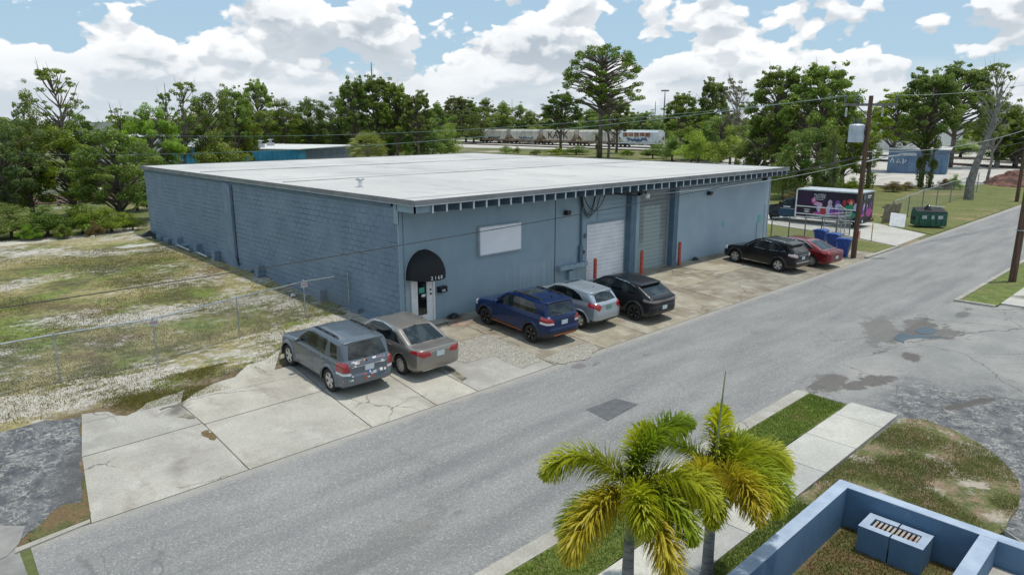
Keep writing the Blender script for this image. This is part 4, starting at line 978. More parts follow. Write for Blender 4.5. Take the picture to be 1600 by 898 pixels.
    for (y0, y1, z0, z1, mt, nm) in sp.get('rearbars', []):
        b = MB(); n_ = 12
        for k in range(n_):
            ya, yb = y0+(y1-y0)*k/n_, y0+(y1-y0)*(k+1)/n_; zc = (z0+z1)/2; xa, xb = fld.rear(ya, zc), fld.rear(yb, zc)
            b.add([(xa-.012, ya, z0), (xb-.012, yb, z0), (xb-.012, yb, z1), (xa-.012, ya, z1), (xa+.01, ya, z1), (xb+.01, yb, z1)], [(0, 1, 2, 3), (3, 2, 5, 4)])
        b.build(nm, M[mt], root)
    # high brake light / wiper
    b = MB(); zz = sp['rwin'][0][1]; 
    y0 = 0; pts = []
    for k in range(7):
        yy_ = .02+k*.07; z_ = sp['wiper']+.02*k; pts.append((fld.rear(yy_, z_)-.012, yy_, z_))
    b.tube(pts, .009, 5)
    if sp.get('has_wiper', 1): b.build('rear_wiper', M['black_matte'], root)
    # antenna fin
    if sp.get('fin'):
        x = sp['fin']; z = fld.top(x, 0); b = MB(); b.add([(x-.09, -.02, z-.01), (x-.09, .02, z-.01), (x+.09, .0, z-.01), (x-.07, 0, z+.065)], [(0, 1, 3), (1, 2, 3), (2, 0, 3)]); b.build('antenna_fin', body_m, root)
    return root, fld
for nm, c, mt in (('paint_slate', (.125, .15, .18), .45), ('paint_champagne', (.27, .25, .225), .55), ('paint_blue', (.004, .018, .078), .2), ('paint_silver', (.36, .41, .46), .5), ('paint_black', (.006, .007, .010), .1), ('paint_black_brown', (.006, .006, .007), .1), ('paint_red', (.17, .012, .018), .35), ('paint_navy', (.012, .03, .07), .2)):
    mat(nm, fn=f_paint(c, metal=mt, coat=.3 if max(c) < .08 else .6))
CS = .825
def place_by_wheels(sp, rear_px, front_px=None, hd=None):
    """rear (and front) left tyre contact points seen in the picture give position and heading"""
    R_ = Vector(S(G(*rear_px)))
    if front_px: F_ = Vector(S(G(*front_px))); d = F_-R_; hd = math.atan2(d.y, d.x)
    c, s = math.cos(hd), math.sin(hd); hw = sp['W']/2; ra, hw = sp['ra']*CS, hw*CS
    x = R_.x-c*ra+s*hw; y = R_.y-s*ra-c*hw
    return (x, y, YARD*(y+6.1)/5.385+.022), hd
# ---- 1 slate SUV
sp = dict(name='suv', L=4.57, W=1.86, H=1.72, zb=1.06, r=.365, ra=.94, wb=2.71, paint='paint_slate', rim='silver',
  side=[(.02, .40), (.0, .50), (-.01, .68), (.05, .74), (.07, .98), (.14, 1.12), (3.10, 1.08), (3.35, 1.06), (3.9, 1.00), (4.32, .90), (4.50, .74), (4.57, .56), (4.52, .34), (4.3, .24), (.3, .27)],
  gh=[(.10, .9), (.16, 1.12), (.36, 1.60), (.30, 1.665), (.6, 1.71), (1.4, 1.735), (2.05, 1.71), (2.45, 1.62), (3.30, 1.04), (3.3, .9)],
  win=[[(.52, 1.14), (.62, 1.52), (1.00, 1.56), (.94, 1.13)], [(1.26, 1.11), (1.16, 1.58), (2.10, 1.60), (2.44, 1.52), (3.02, 1.13)]],
  rwin=[(0, 1.14), (.66, 1.16), (.56, 1.56), (0, 1.60)], tail=[[(.64, .82), (.98, .82), (.98, 1.10), (.70, 1.10)], [(.62, .72), (.98, .72), (.98, .79), (.62, .79)]],
  wshield=[(0, 1.09), (.72, 1.09), (.56, 1.60), (0, 1.64)], head=[(4.1, .72), (4.6, .62), (4.6, .84), (4.15, .92)],
  seams=[[(2.96, 1.10), (2.98, .7), (2.86, .36)], [(1.98, 1.58), (1.96, .36)], [(1.18, 1.10), (1.22, .86), (1.36, .62), (1.38, .40)], [(1.38, .38), (2.86, .38)]],
  handles=[(2.14, .98), (1.36, .98)], mirror=(2.86, 1.08), rails=(.75, 2.25), ry=.66, cladz=None, plate=(0, .86, 'plate_white'), wiper=1.17, rearbars=[(-.60, .60, .94, .965, 'chrome', 'tailgate_strip')], tw=.74)
loc, hd = place_by_wheels(sp, (513, 613), (448, 571)); HD = hd
car1, fld1 = make_car(sp, loc, hd, 'slate grey SUV with roof rails and many bumper stickers, leftmost of the parked cars', 'car')
rr_ = random.Random(5); stc = [mat('sticker_'+n_, c, .5) for n_, c in (('white', (.7, .7, .7)), ('red', (.55, .08, .05)), ('blue', (.06, .10, .30)), ('orange', (.65, .22, .1)), ('black', (.03, .03, .03)), ('green', (.1, .25, .2)))]
for k in range(46):
    row = rr_.choice((0, 0, 1, 1, 2, 2, 3)); y = rr_.uniform(-.78, .78); z = (1.08, .98, .58, .70)[row]+rr_.uniform(-.03, .03)
    if row == 1 and abs(y) < .3: y = math.copysign(abs(y)+.33, y)
    wy, wz = rr_.uniform(.04, .10), rr_.uniform(.022, .04); x = fld1.rear(y, z); b = MB()
    P_ = [(y-wy, z-wz), (y+wy, z-wz), (y+wy, z+wz), (y-wy, z+wz)] if k % 3 else [(y+wy*.6*math.cos(q*.785), z+wz*math.sin(q*.785)) for q in range(8)]
    b.add([(fld1.rear(a, c)-.006, a, c) for a, c in P_], [tuple(range(len(P_)))]); b.build('sticker', stc[rr_.choice((0, 0, 0, 0, 1, 2, 3, 4, 5))], car1)
# ---- 2 champagne sedan
sp = dict(name='sedan', L=4.80, W=1.84, H=1.49, zb=.98, r=.33, ra=1.02, wb=2.75, paint='paint_champagne', rim='multi',
  side=[(.05, .36), (.0, .48), (-.01, .66), (.03, .92), (.09, 1.03), (.30, 1.045), (.75, 1.03), (1.2, 1.0), (3.3, .98), (3.75, .95), (4.35, .84), (4.62, .72), (4.78, .56), (4.76, .34), (4.5, .22), (.35, .24)],
  gh=[(.55, .8), (.62, 1.02), (1.42, 1.40), (1.7, 1.46), (2.2, 1.49), (2.7, 1.46), (3.0, 1.38), (3.70, .97), (3.7, .8)],
  win=[[(1.12, 1.03), (1.42, 1.24), (1.72, 1.36), (2.3, 1.41), (2.78, 1.37), (3.30, 1.06), (3.3, .99), (2.0, .99)]],
  rwin=[(0, 1.06), (.66, 1.06), (.54, 1.38), (0, 1.41)], tail=[[(.36, .82), (.42, .97), (.90, 1.0), (.93, .92), (.66, .78)]],
  wshield=[(0, 1.0), (.70, 1.0), (.52, 1.37), (0, 1.41)], head=[(4.3, .62), (4.8, .52), (4.8, .68), (4.4, .80)],
  seams=[[(3.42, .96), (3.40, .6), (3.25, .30)], [(2.36, 1.38), (2.32, .30)], [(1.38, .98), (1.42, .80), (1.6, .55), (1.62, .34)], [(1.62, .32), (3.25, .32)]],
  handles=[(2.50, .86), (1.62, .88)], mirror=(3.10, 1.0), trim='line', trimw=[[(1.10, 1.035), (1.42, 1.26), (1.72, 1.38), (2.3, 1.43), (2.8, 1.39)], [(1.12, 1.0), (3.3, .975)]], cladz=None, plate=(0, .83, 'plate_white'), wiper=1.1, has_wiper=0, fin=None, tw=.72, flare=0,
  rearbars=[(-.62, .62, .30, .325, 'chrome', 'bumper_strip'), (-.86, .86, 1.03, 1.04, 'chrome', 'boot_edge')])
loc, _ = place_by_wheels(sp, (624, 586.5), None, HD+.02)
make_car(sp, loc, HD+.02, 'champagne beige four-door sedan parked by the entrance door, beside the slate SUV', 'car')
# ---- 3 blue SUV
sp = dict(name='suv', L=4.63, W=1.82, H=1.70, zb=1.08, r=.355, ra=.96, wb=2.67, paint='paint_blue', rim='black',
  side=[(.03, .42), (.0, .50), (-.02, .66), (.05, .74), (.07, .98), (.12, 1.14), (3.10, 1.10), (3.4, 1.06), (3.95, 1.00), (4.40, .90), (4.58, .72), (4.63, .52), (4.55, .32), (4.3, .24), (.3, .28)],
  gh=[(.14, .9), (.20, 1.14), (.44, 1.56), (.24, 1.645), (.6, 1.68), (1.4, 1.715), (2.1, 1.69), (2.5, 1.60), (3.34, 1.08), (3.3, .9)],
  win=[[(.72, 1.15), (.80, 1.36), (1.02, 1.50), (1.9, 1.58), (2.35, 1.54), (3.06, 1.13), (3.0, 1.10)]],
  rwin=[(0, 1.15), (.66, 1.17), (.55, 1.52), (0, 1.56)], tail=[[(.50, .96), (.66, 1.10), (.92, 1.12), (.94, .94), (.62, .93)], [(.52, .86), (.94, .86), (.94, .94), (.56, .93)]],
  wshield=[(0, 1.11), (.70, 1.11), (.56, 1.58), (0, 1.62)], head=[(4.15, .74), (4.6, .66), (4.6, .82), (4.2, .94)],
  seams=[[(3.02, 1.10), (3.0, .7), (2.9, .40)], [(2.0, 1.56), (1.98, .40)], [(1.22, 1.12), (1.25, .86), (1.42, .62), (1.44, .44)]],
  handles=[(2.16, 1.0), (1.4, 1.0)], mirror=(2.90, 1.10), rails=(.7, 2.3), ry=.66, railm='plastic_black', cladz=.44, rearclad=.56, plate=(0, .90, 'plate_white'), wiper=1.18,
  sill=(.36, .035, 'orange_trim'), rearbars=[(-.55, .55, .44, .475, 'orange_trim', 'bumper_trim')], glassroof=(1.5, 2.15), fin=.85, tw=.74)
loc, hd = place_by_wheels(sp, (827, 536.5), (752, 506))
car3, fld3 = make_car(sp, loc, hd, 'dark blue SUV with black wheels and orange trim parked at the front wall', 'car')
sp = dict(name='crossover', L=4.30, W=1.77, H=1.60, zb=1.02, r=.33, ra=.86, wb=2.61, paint='paint_silver', rim='five',
  side=[(.05, .40), (.0, .50), (-.02, .68), (.04, .86), (.08, 1.06), (.16, 1.14), (1.2, 1.07), (2.9, 1.0), (3.2, 1.0), (3.7, .95), (4.10, .84), (4.25, .66), (4.30, .5), (4.22, .30), (4.0, .23), (.3, .27)],
  gh=[(.10, .9), (.20, 1.12), (.52, 1.44), (.42, 1.50), (.9, 1.56), (1.5, 1.60), (2.1, 1.57), (2.5, 1.47), (3.24, 1.0), (3.2, .85)],
  win=[[(.78, 1.16), (1.02, 1.34), (1.35, 1.46), (1.9, 1.50), (2.38, 1.45), (2.95, 1.10), (2.9, 1.04), (2.0, 1.05)]],
  rwin=[(0, 1.14), (.60, 1.16), (.50, 1.40), (0, 1.44)], tail=[[(.44, .98), (.54, 1.10), (.88, 1.14), (.90, 1.02), (.60, .82)]],
  wshield=[(0, 1.04), (.66, 1.04), (.52, 1.46), (0, 1.50)], head=[(3.85, .68), (4.3, .58), (4.3, .76), (3.9, .88)],
  seams=[[(2.95, 1.02), (2.92, .62), (2.8, .36)], [(1.9, 1.48), (1.88, .36)], [(1.12, 1.08), (1.16, .84), (1.3, .6), (1.32, .42)]],
  handles=[(2.05, .92)], mirror=(2.72, 1.03), cladz=.38, rearclad=.48, plate=(0, .93, 'plate_green'), wiper=1.17, glassroof=(1.95, 2.4), fin=.95, tw=.70, rearbars=[(-.5, .5, 1.04, 1.06, 'chrome', 'tailgate_strip')])
loc, _ = place_by_wheels(sp, (903, 514), None, HD+.03)
make_car(sp, loc, HD+.03, 'silver blue crossover with dark sunroof parked between the blue and the black car', 'car')
# ---- 5 black coupe crossover
sp = dict(name='crossover', L=4.68, W=1.88, H=1.62, zb=1.04, r=.365, ra=.92, wb=2.85, paint='paint_black', rim='black', tlm='lamp_smoke',
  side=[(.04, .40), (.0, .50), (-.02, .72), (.05, .78), (.02, .98), (.12, 1.10), (.7, 1.10), (3.2, 1.05), (3.5, 1.02), (4.1, .96), (4.48, .84), (4.64, .66), (4.68, .5), (4.60, .32), (4.4, .24), (.3, .28)],
  gh=[(.20, .9), (.22, 1.10), (.92, 1.44), (.72, 1.49), (1.3, 1.57), (1.9, 1.62), (2.5, 1.59), (2.85, 1.50), (3.62, 1.04), (3.6, .85)],
  win=[[(.98, 1.15), (1.30, 1.36), (1.75, 1.48), (2.2, 1.51), (2.7, 1.46), (3.25, 1.12), (3.2, 1.07), (2.0, 1.08)]],
  rwin=[(0, 1.13), (.68, 1.13), (.52, 1.42), (0, 1.45)], tail=[[(0, .90), (0, .97), (.90, 1.02), (.93, .93), (.5, .88)]],
  wshield=[(0, 1.07), (.70, 1.07), (.54, 1.48), (0, 1.52)], head=[(4.2, .78), (4.7, .70), (4.7, .80), (4.3, .88)],
  seams=[[(3.25, 1.06), (3.22, .66), (3.1, .38)], [(2.2, 1.5), (2.18, .38)], [(1.3, 1.1), (1.34, .86), (1.5, .62)]],
  handles=[(2.36, .93), (1.52, .95)], mirror=(3.05, 1.07), cladz=.34, plate=(0, .66, 'plate_white'), wiper=1.16, has_wiper=0, tw=.70, trim='line', trimw=[[(1.0, 1.40), (1.5, 1.51), (2.2, 1.55)]])
loc, _ = place_by_wheels(sp, (988, 502), None, HD-.02)
make_car(sp, loc, HD-.02, 'glossy black fastback crossover with black wheels in front of the white roller door', 'car')
# ---- 6 black wagon SUV
sp = dict(name='suv', L=4.77, W=1.885, H=1.69, zb=1.08, r=.365, ra=1.02, wb=2.74, paint='paint_black_brown', rim='silver', tlm='lamp_pale',
  side=[(.05, .42), (.0, .52), (-.02, .70), (.06, .76), (.08, 1.0), (.14, 1.12), (3.2, 1.08), (3.5, 1.05), (4.1, .98), (4.52, .86), (4.70, .70), (4.77, .52), (4.70, .32), (4.45, .24), (.3, .28)],
  gh=[(.12, .9), (.16, 1.12), (.56, 1.50), (.34, 1.58), (.9, 1.65), (1.6, 1.69), (2.25, 1.66), (2.65, 1.56), (3.46, 1.06), (3.4, .85)],
  win=[[(.70, 1.17), (1.05, 1.42), (1.4, 1.53), (2.0, 1.57), (2.48, 1.52), (3.10, 1.14), (3.05, 1.10), (1.8, 1.10), (.8, 1.13)]],
  rwin=[(0, 1.13), (.64, 1.15), (.52, 1.46), (0, 1.5)], tail=[[(.50, .94), (.62, 1.08), (.92, 1.10), (.94, .98), (.70, .90)]],
  wshield=[(0, 1.09), (.72, 1.09), (.56, 1.54), (0, 1.58)], head=[(4.3, .72), (4.77, .62), (4.77, .80), (4.35, .92)],
  seams=[[(3.1, 1.08), (3.08, .7), (2.96, .38)], [(2.1, 1.56), (2.08, .38)], [(1.3, 1.1), (1.34, .86), (1.5, .62)]],
  handles=[(2.25, .97), (1.5, .98)], mirror=(2.95, 1.10), trim='loop', trimw=[[(.72, 1.17), (1.05, 1.42), (1.4, 1.53), (2.0, 1.57), (2.48, 1.52), (3.10, 1.13), (1.8, 1.10)]], cladz=.30, plate=(0, .86, 'plate_white'), wiper=1.16, sill=(.34, .04, 'chrome'), rails=(.9, 2.4), railm='chrome', ry=.67,
  rearbars=[(-.7, .7, .60, .66, 'chrome', 'bumper_strip'), (-.4, .4, .99, 1.02, 'chrome', 'tailgate_strip')], tw=.72)
loc, hd = place_by_wheels(sp, (1213, 425.3), (1143, 409.5))
make_car(sp, loc, hd, 'black SUV with silver wheels and chrome window trim, left of the red sedan', 'car')
# ---- 7 red sedan
sp = dict(name='sedan', L=4.87, W=1.85, H=1.47, zb=.96, r=.335, ra=1.08, wb=2.85, paint='paint_red', rim='multi',
  side=[(.05, .36), (.0, .50), (-.01, .70), (.02, .94), (.08, 1.03), (.3, 1.03), (.8, 1.02), (3.3, .96), (3.85, .93), (4.45, .82), (4.72, .68), (4.87, .52), (4.82, .30), (4.5, .22), (.35, .24)],
  gh=[(.45, .8), (.52, 1.02), (1.45, 1.37), (1.8, 1.44), (2.3, 1.47), (2.8, 1.43), (3.1, 1.35), (3.80, .95), (3.8, .8)],
  win=[[(1.05, 1.04), (1.42, 1.25), (1.8, 1.37), (2.3, 1.40), (2.85, 1.34), (3.38, 1.03), (3.3, .97), (2.0, .98)]],
  rwin=[(0, 1.05), (.64, 1.05), (.52, 1.36), (0, 1.39)], tail=[[(.46, .86), (.48, .94), (.90, .98), (.93, .90), (.7, .84)]],
  wshield=[(0, .99), (.70, .99), (.52, 1.35), (0, 1.38)], head=[(4.4, .62), (4.9, .52), (4.9, .66), (4.45, .78)],
  seams=[[(3.45, .96), (3.4, .6), (3.3, .3)], [(2.4, 1.36), (2.36, .30)], [(1.42, .98), (1.46, .8), (1.62, .56)]],
  handles=[(2.55, .86), (1.66, .88)], mirror=(3.15, .98), trim='line', trimw=[[(1.05, 1.045), (1.42, 1.26), (1.8, 1.39), (2.3, 1.42)], [(1.1, 1.0), (3.3, .965)]], cladz=None, plate=(0, .66, 'plate_white'), wiper=1.1, has_wiper=0, tw=.70, flare=0, rearbars=[(-.4, .4, .90, .92, 'chrome', 'boot_strip')])
loc, _ = place_by_wheels(sp, (1265, 417.5), None, hd)
make_car(sp, loc, hd, 'dark red sedan beside the blue bins, rightmost of the parked cars', 'car')
# ================================================================ low blue wall and planter box (lower right)
LW = empty('low_wall', (-1.5, -14.9, 0), 0, 'low blue painted block wall folding round the planting bed beside the sidewalk', 'wall')
LO = (-1.5, -14.9, 0)
b = MB(); hh = .75
b.prism([(-9, -14.85), (-9, -15.05), (-1.60, -15.05), (-1.60, -30), (-1.40, -30), (-1.40, -14.85)], 0, hh)
b.prism([(-9, -17.17), (-1.602, -17.17), (-1.602, -16.95), (-9, -16.95)], 0, hh-.002)
b.build('wall', M['low_wall_paint'], LW, off=LO)
b = MB(); b.prism([(-9, -14.848), (-9, -15.052), (-1.602, -15.052), (-1.602, -30), (-1.398, -30), (-1.398, -14.848)], hh, hh+.012); b.prism([(-9, -17.172), (-1.604, -17.172), (-1.604, -16.948), (-9, -16.948)], hh, hh+.010); b.build('wall_cap', M['wall_cap'], LW, off=LO)  # thin sheet over the wall top, coloured paler as if sunlit
b = MB(); b.box(-9, -1.62, -30, -17.175, .0, .36); o = b.build('raised_floor', M['concrete_slab']); o['kind'] = 'structure'
sheet('leaf_litter', wob([(-1.85, -17.5), (-1.64, -17.5), (-1.64, -17.9), (-1.8, -17.85)], .04, .1, 3), .366, 'rust_stain')
BX = empty('block_planter', (-1.93, -15.93, .06), 0, 'blue painted concrete block box with a slotted metal grate on top, inside the low wall', 'planter')
b = MB()
for y0, y1 in ((-.46, -.012), (.012, .46)):
    pts = [(-.26, y0), (.26, y0), (.26, y1), (-.26, y1)]
    b.prism(pts, 0, .36)
    b.box(-.26, -.13, y0, y1, .36, .44); b.box(.13, .26, y0, y1, .36, .44)
    e = (-.46, -.34) if y0 < 0 and y0 < -.1 else (.34, .46); b.box(-.13, .13, e[0], e[1], .36, .44)
b.build('block_body', M['low_wall_paint'], BX)
b = MB()
for y0, y1 in ((-.462, -.012), (.012, .462)):
    b.box(-.262, -.13, y0, y1, .44, .446); b.box(.13, .262, y0, y1, .44, .446); e = (-.462, -.34) if y0 < -.1 else (.34, .462); b.box(-.13, .13, e[0], e[1], .44, .446)
b.build('block_cap', M['wall_cap'], BX)  # top of the box in the same sun-brightened colour
mat('rusty_metal', rough=.8, fn=varied((.36, .33, .29), (.26, .15, .10), 5, .45, .65))
b = MB()
for k in range(10): y = -.30+k*.066; b.box(-.128, .128, y-.017, y+.017, .405, .425)
b.build('grate', M['rusty_metal'], BX)
b = MB(); b.box(-.125, .125, -.335, .335, .362, .366); b.build('box_bottom', M['black_matte'], BX)

# ================================================================ bins, dumpster, boards
mat('bin_blue', (.012, .055, .26), .45, fn=varied((.010, .045, .22), (.02, .07, .30), 4)); mat('bin_lid', (.02, .075, .28), .4)
def bin_(p, rz, label):
    e = empty('wheeled_bin', (*p, .03), rz, label, 'bin', 'blue wheeled bins by the street'); e.scale = (.88, .88, .93)
    b = MB(); P0 = [(-.24, -.22), (.24, -.22), (.24, .24), (-.24, .24)]; P1 = [(-.33, -.36), (.33, -.36), (.33, .36), (-.33, .36)]
    n = 5; vs = []
    for k in range(n+1):
        f = k/n; z = .06+f*.90
        for i in range(4):
            x, y = lerp(P0[i][0], P1[i][0], f), lerp(P0[i][1], P1[i][1], f); c = .05
            sx, sy = math.copysign(1, x), math.copysign(1, y)
            pr = [(x-sx*c, y), (x, y-sy*c)] if i in (1, 3) else [(x, y-sy*c), (x-sx*c, y)]
            vs += [(a, q, z) for a, q in pr]
    fs = [(k*8+i, k*8+(i+1) % 8, (k+1)*8+(i+1) % 8, (k+1)*8+i) for k in range(n) for i in range(8)]+[tuple(range(7, -1, -1))]
    b.add(vs, fs); b.box(-.35, .35, -.38, .38, .93, .965); b.build('bin_body', M['bin_blue'], e)
    b = MB(); b.prism_axis([(-.40, .968), (.40, .968), (.42, 1.0), (.2, 1.05), (-.2, 1.05), (-.38, .99)], -.35, .35, 'x'); b.build('lid', M['bin_lid'], e)
    for sx in (-1, 1): b = MB(); b.lathe([(0, -.03), (.12, -.03), (.12, .03), (0, .03)], 14, (0, 0, 0), 'y'); q = b.build('wheel', M['rubber'], e); q.location = (sx*.24, .30, .12); q.rotation_euler = (0, 0, math.pi/2)
    b = MB(); b.tube([(-.25, .43, .97), (.25, .43, .97)], .018); b.build('handle', M['bin_blue'], e)
bin_(G(1317, 402), .15, 'blue wheeled bin nearest the street, beside the utility pole')
bin_(G(1300, 393), .1, 'middle one of the three blue wheeled bins, by the red sedan')
bin_(G(1281, 386), .0, 'blue wheeled bin farthest from the street, next to the gate')
mat('dumpster_green', (.015, .10, .065), .5, fn=varied((.012, .085, .055), (.03, .13, .09), 3, bump=.05))
D = empty('dumpster', (*G(1449, 355), .03), R(-56), 'green metal dumpster with black lids on the grass by the street', 'dumpster'); D.scale = (.84, .84, .95)
b = MB(); b.prism_axis([(-.62, .12), (.62, .12), (.72, .85), (.60, 1.25), (-.72, 1.05)], -1.05, 1.05, 'x'); b.box(-1.09, -1.05, -.68, .68, .15, 1.05); b.box(1.05, 1.09, -.68, .68, .15, 1.05)
for x in (-.8, -.4, 0, .4, .8): b.box(x-.03, x+.03, -.74, -.68, .2, .98)
b.build('container', M['dumpster_green'], D)
for sg in (-1, 1): b = MB(); b.box(sg*1.09, sg*1.20, -.35, .25, .55, .72) if sg > 0 else b.box(-1.20, -1.09, -.35, .25, .55, .72); b.build('fork_pocket', M['black_matte'], D)
for sg in (-1, 1):
    b = MB(); x0, x1 = (0.02, 1.06) if sg > 0 else (-1.06, -.02); b.prism_axis([(-.76, 1.06), (.62, 1.26), (.62, 1.31), (-.76, 1.11)], x0, x1, 'x')
    for k in range(6): xx = x0+.1+k*.16; b.prism_axis([(-.76, 1.11), (.62, 1.31), (.62, 1.335), (-.76, 1.135)], xx, xx+.05, 'x')
    b.build('lid', M['plastic_black'], D)
for x, w_ in ((-.55, .34), (0.05, .2), (.6, .34)): b = MB(); b.box(x-w_/2, x+w_/2, -.747, -.742, .62, .86); b.build('decal', M['trim_light'], D)
rag('trash_bag', G(1446, 355), .30, .32, 'black_gloss', 'full black trash bag lying on top of the green dumpster', 'bag', 9).location.z = 1.14
b = MB(); b.box(-.75, .75, -.18, .18, 0, .05); o = b.build('plank', M['concrete_walk']); o.location = (*G(1456, 352), 1.25); o.scale = (.8, .8, 1); o.rotation_euler = (0, .05, R(-56)); tag(o, 'pale board lying across the dumpster lids', 'board')
b = MB(); b.prism_axis([(-.02, 0), (.02, 0), (.02, 1.15), (-.02, 1.15)], -.75, .75, 'x'); o = b.build('leaning_board', M['white_paint']); o.scale = (.62, 1, .80); o.location = (*G(1401, 355), .04); o.rotation_euler = (R(-24), R(6), R(-62)); tag(o, 'white board leaning against the old grey plank fence beside the driveway', 'board')

# ================================================================ fences
def f_mesh(t, b):
    p = t.coord(); x, y, z = t.sep(p)
    u = t.math('ADD', t.math('MULTIPLY', x, .71), t.math('MULTIPLY', y, .71)); 
    a = t.math('PINGPONG', t.math('MULTIPLY', t.math('ADD', x, z), 1.), .045); c = t.math('PINGPONG', t.math('SUBTRACT', x, z), .045)
    m = t.math('MAXIMUM', t.ramp(a, .0065, .0025), t.ramp(c, .0065, .0025))
    tr = t.new('ShaderNodeBsdfTransparent'); mx = t.new('ShaderNodeMixShader'); out = t.n['Material Output']
    b.inputs['Base Color'].default_value = (.34, .36, .37, 1); b.inputs['Metallic'].default_value = .6; b.inputs['Roughness'].default_value = .5
    t.put(mx.inputs[0], m); t.l.new(tr.outputs[0], mx.inputs[1]); t.l.new(b.outputs[0], mx.inputs[2]); t.l.new(mx.outputs[0], out.inputs[0])
mat('chain_link', fn=f_mesh)
def chain_fence(pts, h, name, label, mid=(), rail=True, sag=0., rr=.022, pr=.03):
    """posts at pts (x, y); each bay of wire mesh is a flat panel in its own frame"""
    e = empty(name, (*pts[0], 0), 0, label, 'fence')
    hs = h if hasattr(h, '__len__') else [h]*len(pts)
    for (x, y), q in zip(pts, hs): b = MB(); b.tube([(x-pts[0][0], y-pts[0][1], -.1), (x-pts[0][0], y-pts[0][1], q+.03)], pr, 7); b.lathe([(pr+.008, 0), (pr*.6, .035), (0, .04)], 8, (x-pts[0][0], y-pts[0][1], q+.03)); b.build('post', M['galvanised'] if pr < .025 else M['post_dark'], e)
    b = MB(); pp = []
    for i in range(len(pts)-1):
        for k in range(4): f = k/4; pp.append((lerp(pts[i][0], pts[i+1][0], f)-pts[0][0], lerp(pts[i][1], pts[i+1][1], f)-pts[0][1], lerp(hs[i], hs[i+1], f)-sag*math.sin(math.pi*f)))
    pp.append((pts[-1][0]-pts[0][0], pts[-1][1]-pts[0][1], hs[-1]))
    if rail: b.tube(pp, rr, 6); b.build('top_rail', M['galvanised'], e)
    for i in range(len(pts)-1):
        (x0, y0), (x1, y1) = pts[i], pts[i+1]; ln = math.hypot(x1-x0, y1-y0)
        b = MB(); b.add([(0, 0, .03), (ln, 0, .03), (ln, 0, hs[i+1]-.02), (0, 0, hs[i]-.02)], [(0, 1, 2, 3)])
        o = b.build('wire_mesh', M['chain_link'], e); o.location = (x0-pts[0][0], y0-pts[0][1], 0); o.rotation_euler = (0, 0, math.atan2(y1-y0, x1-x0))
    return e
FP = [G(95, 600), G(247, 570), G(375, 530), G(478, 499), (.0-.08, 3.16)]
d0 = (FP[0][0]-FP[1][0], FP[0][1]-FP[1][1])
FP = [(FP[0][0]-5.2, FP[0][1]-.15), (FP[0][0]-2.6, FP[0][1]-.05)]+FP
_before = {o.name for o in bpy.data.objects}
f1 = chain_fence(FP, [1.36]*7, 'chain_link_fence', 'chain link fence running from the block side wall across the sandy lot', rr=.022, pr=.022)
mat('gfx_notice', (.40, .24, .24), .6)
for p, a in ((FP[3], 'small white notice on the chain link fence post near the slate SUV nose'), (FP[5], 'small faded notice on the chain link fence closest to the building')):
    b = MB(); b.box(-.12, .12, -.012, .0, -.08, .08); o = b.build('fence_notice', M['trim_light']); o.location = (p[0], p[1]-.04, 1.25); tag(o, a, 'sign')
    b = MB(); b.box(-.09, .09, -.016, -.0125, -.02, .04); b.build('notice_print', M['gfx_notice'], o)
to_upper_level(_before)
ff = [(38.1, -.9), (39.6, -2.2), (43.5, -2.0), (47.5, -1.75), (52, -1.5), (57, -1.2), (63, -.8), (69.8, -.2)]
chain_fence(ff[1:], [1.5, 1.62, 1.75, 1.8, 1.85, 1.85, 1.9], 'chain_link_fence', 'long silver chain link fence behind the green dumpster', sag=.04, pr=.035, rr=.03)
# old plank fence piece
mat('tan_wood', rough=.85, fn=varied((.20, .16, .12), (.33, .28, .22), 6))
e = empty('plank_fence', (*G(1377, 349), 0), R(-20), 'short weathered grey plank fence leaning beside the white board', 'fence')
for k in range(8): b = MB(); b.box(k*.2, k*.2+.18, -.02, .02, 0, 1.35+.05*math.sin(k*2.1)); o = b.build('plank', M['tan_wood'], e); o.rotation_euler = (.12, 0, 0)
b = MB(); b.box(-.05, 1.65, .03, .07, .4, .5); b.box(-.05, 1.65, .03, .07, 1.05, 1.15); b.build('rail', M['grey_wood'], e)
# frames of pipe fence and the open gate right of the building
gp = [(26.75, .25), (27.75, -.35), (28.6, -.95), (29.4, -1.6), (30.2, -2.15), (31.4, -2.5)]
chain_fence(gp, 1.28, 'pipe_fence', 'grey pipe fence between the warehouse corner and the blue bins', pr=.035, rr=.028)
def gate(p, rz, ln, h, label):
    e = empty('gate', (*p, 0), rz, label, 'gate', 'open pipe gates')
    b = MB(); b.tube([(0, 0, .15), (0, 0, h), (ln, 0, h), (ln, 0, .15), (0, 0, .15)], .028, 6); b.tube([(0, 0, h*.55), (ln, 0, h*.55)], .022, 6); b.tube([(ln*.5, 0, .15), (ln*.5, 0, h)], .02, 6); b.build('gate_frame', M['galvanised'], e)
    b = MB(); b.add([(.02, 0, .17), (ln-.02, 0, .17), (ln-.02, 0, h-.02), (.02, 0, h-.02)], [(0, 1, 2, 3)]); b.build('wire_mesh', M['chain_link'], e)
gate((29.35, -1.75), R(-20), 2.2, 1.45, 'open pipe gate leaf behind the blue bins')
gate((30.3, -2.6), R(30), 2.6, 1.7, 'tall open pipe gate leaf standing in front of the box truck')
b = MB(); b.box(-.035, .035, -.02, .02, 0, 1.0); o = b.build('marker_stake', mat('stake_yellow', (.5, .38, .14), .6)); o.location = (*G(1361, 377), .03); tag(o, 'thin yellow marker stake at the driveway edge behind the truck', 'stake')

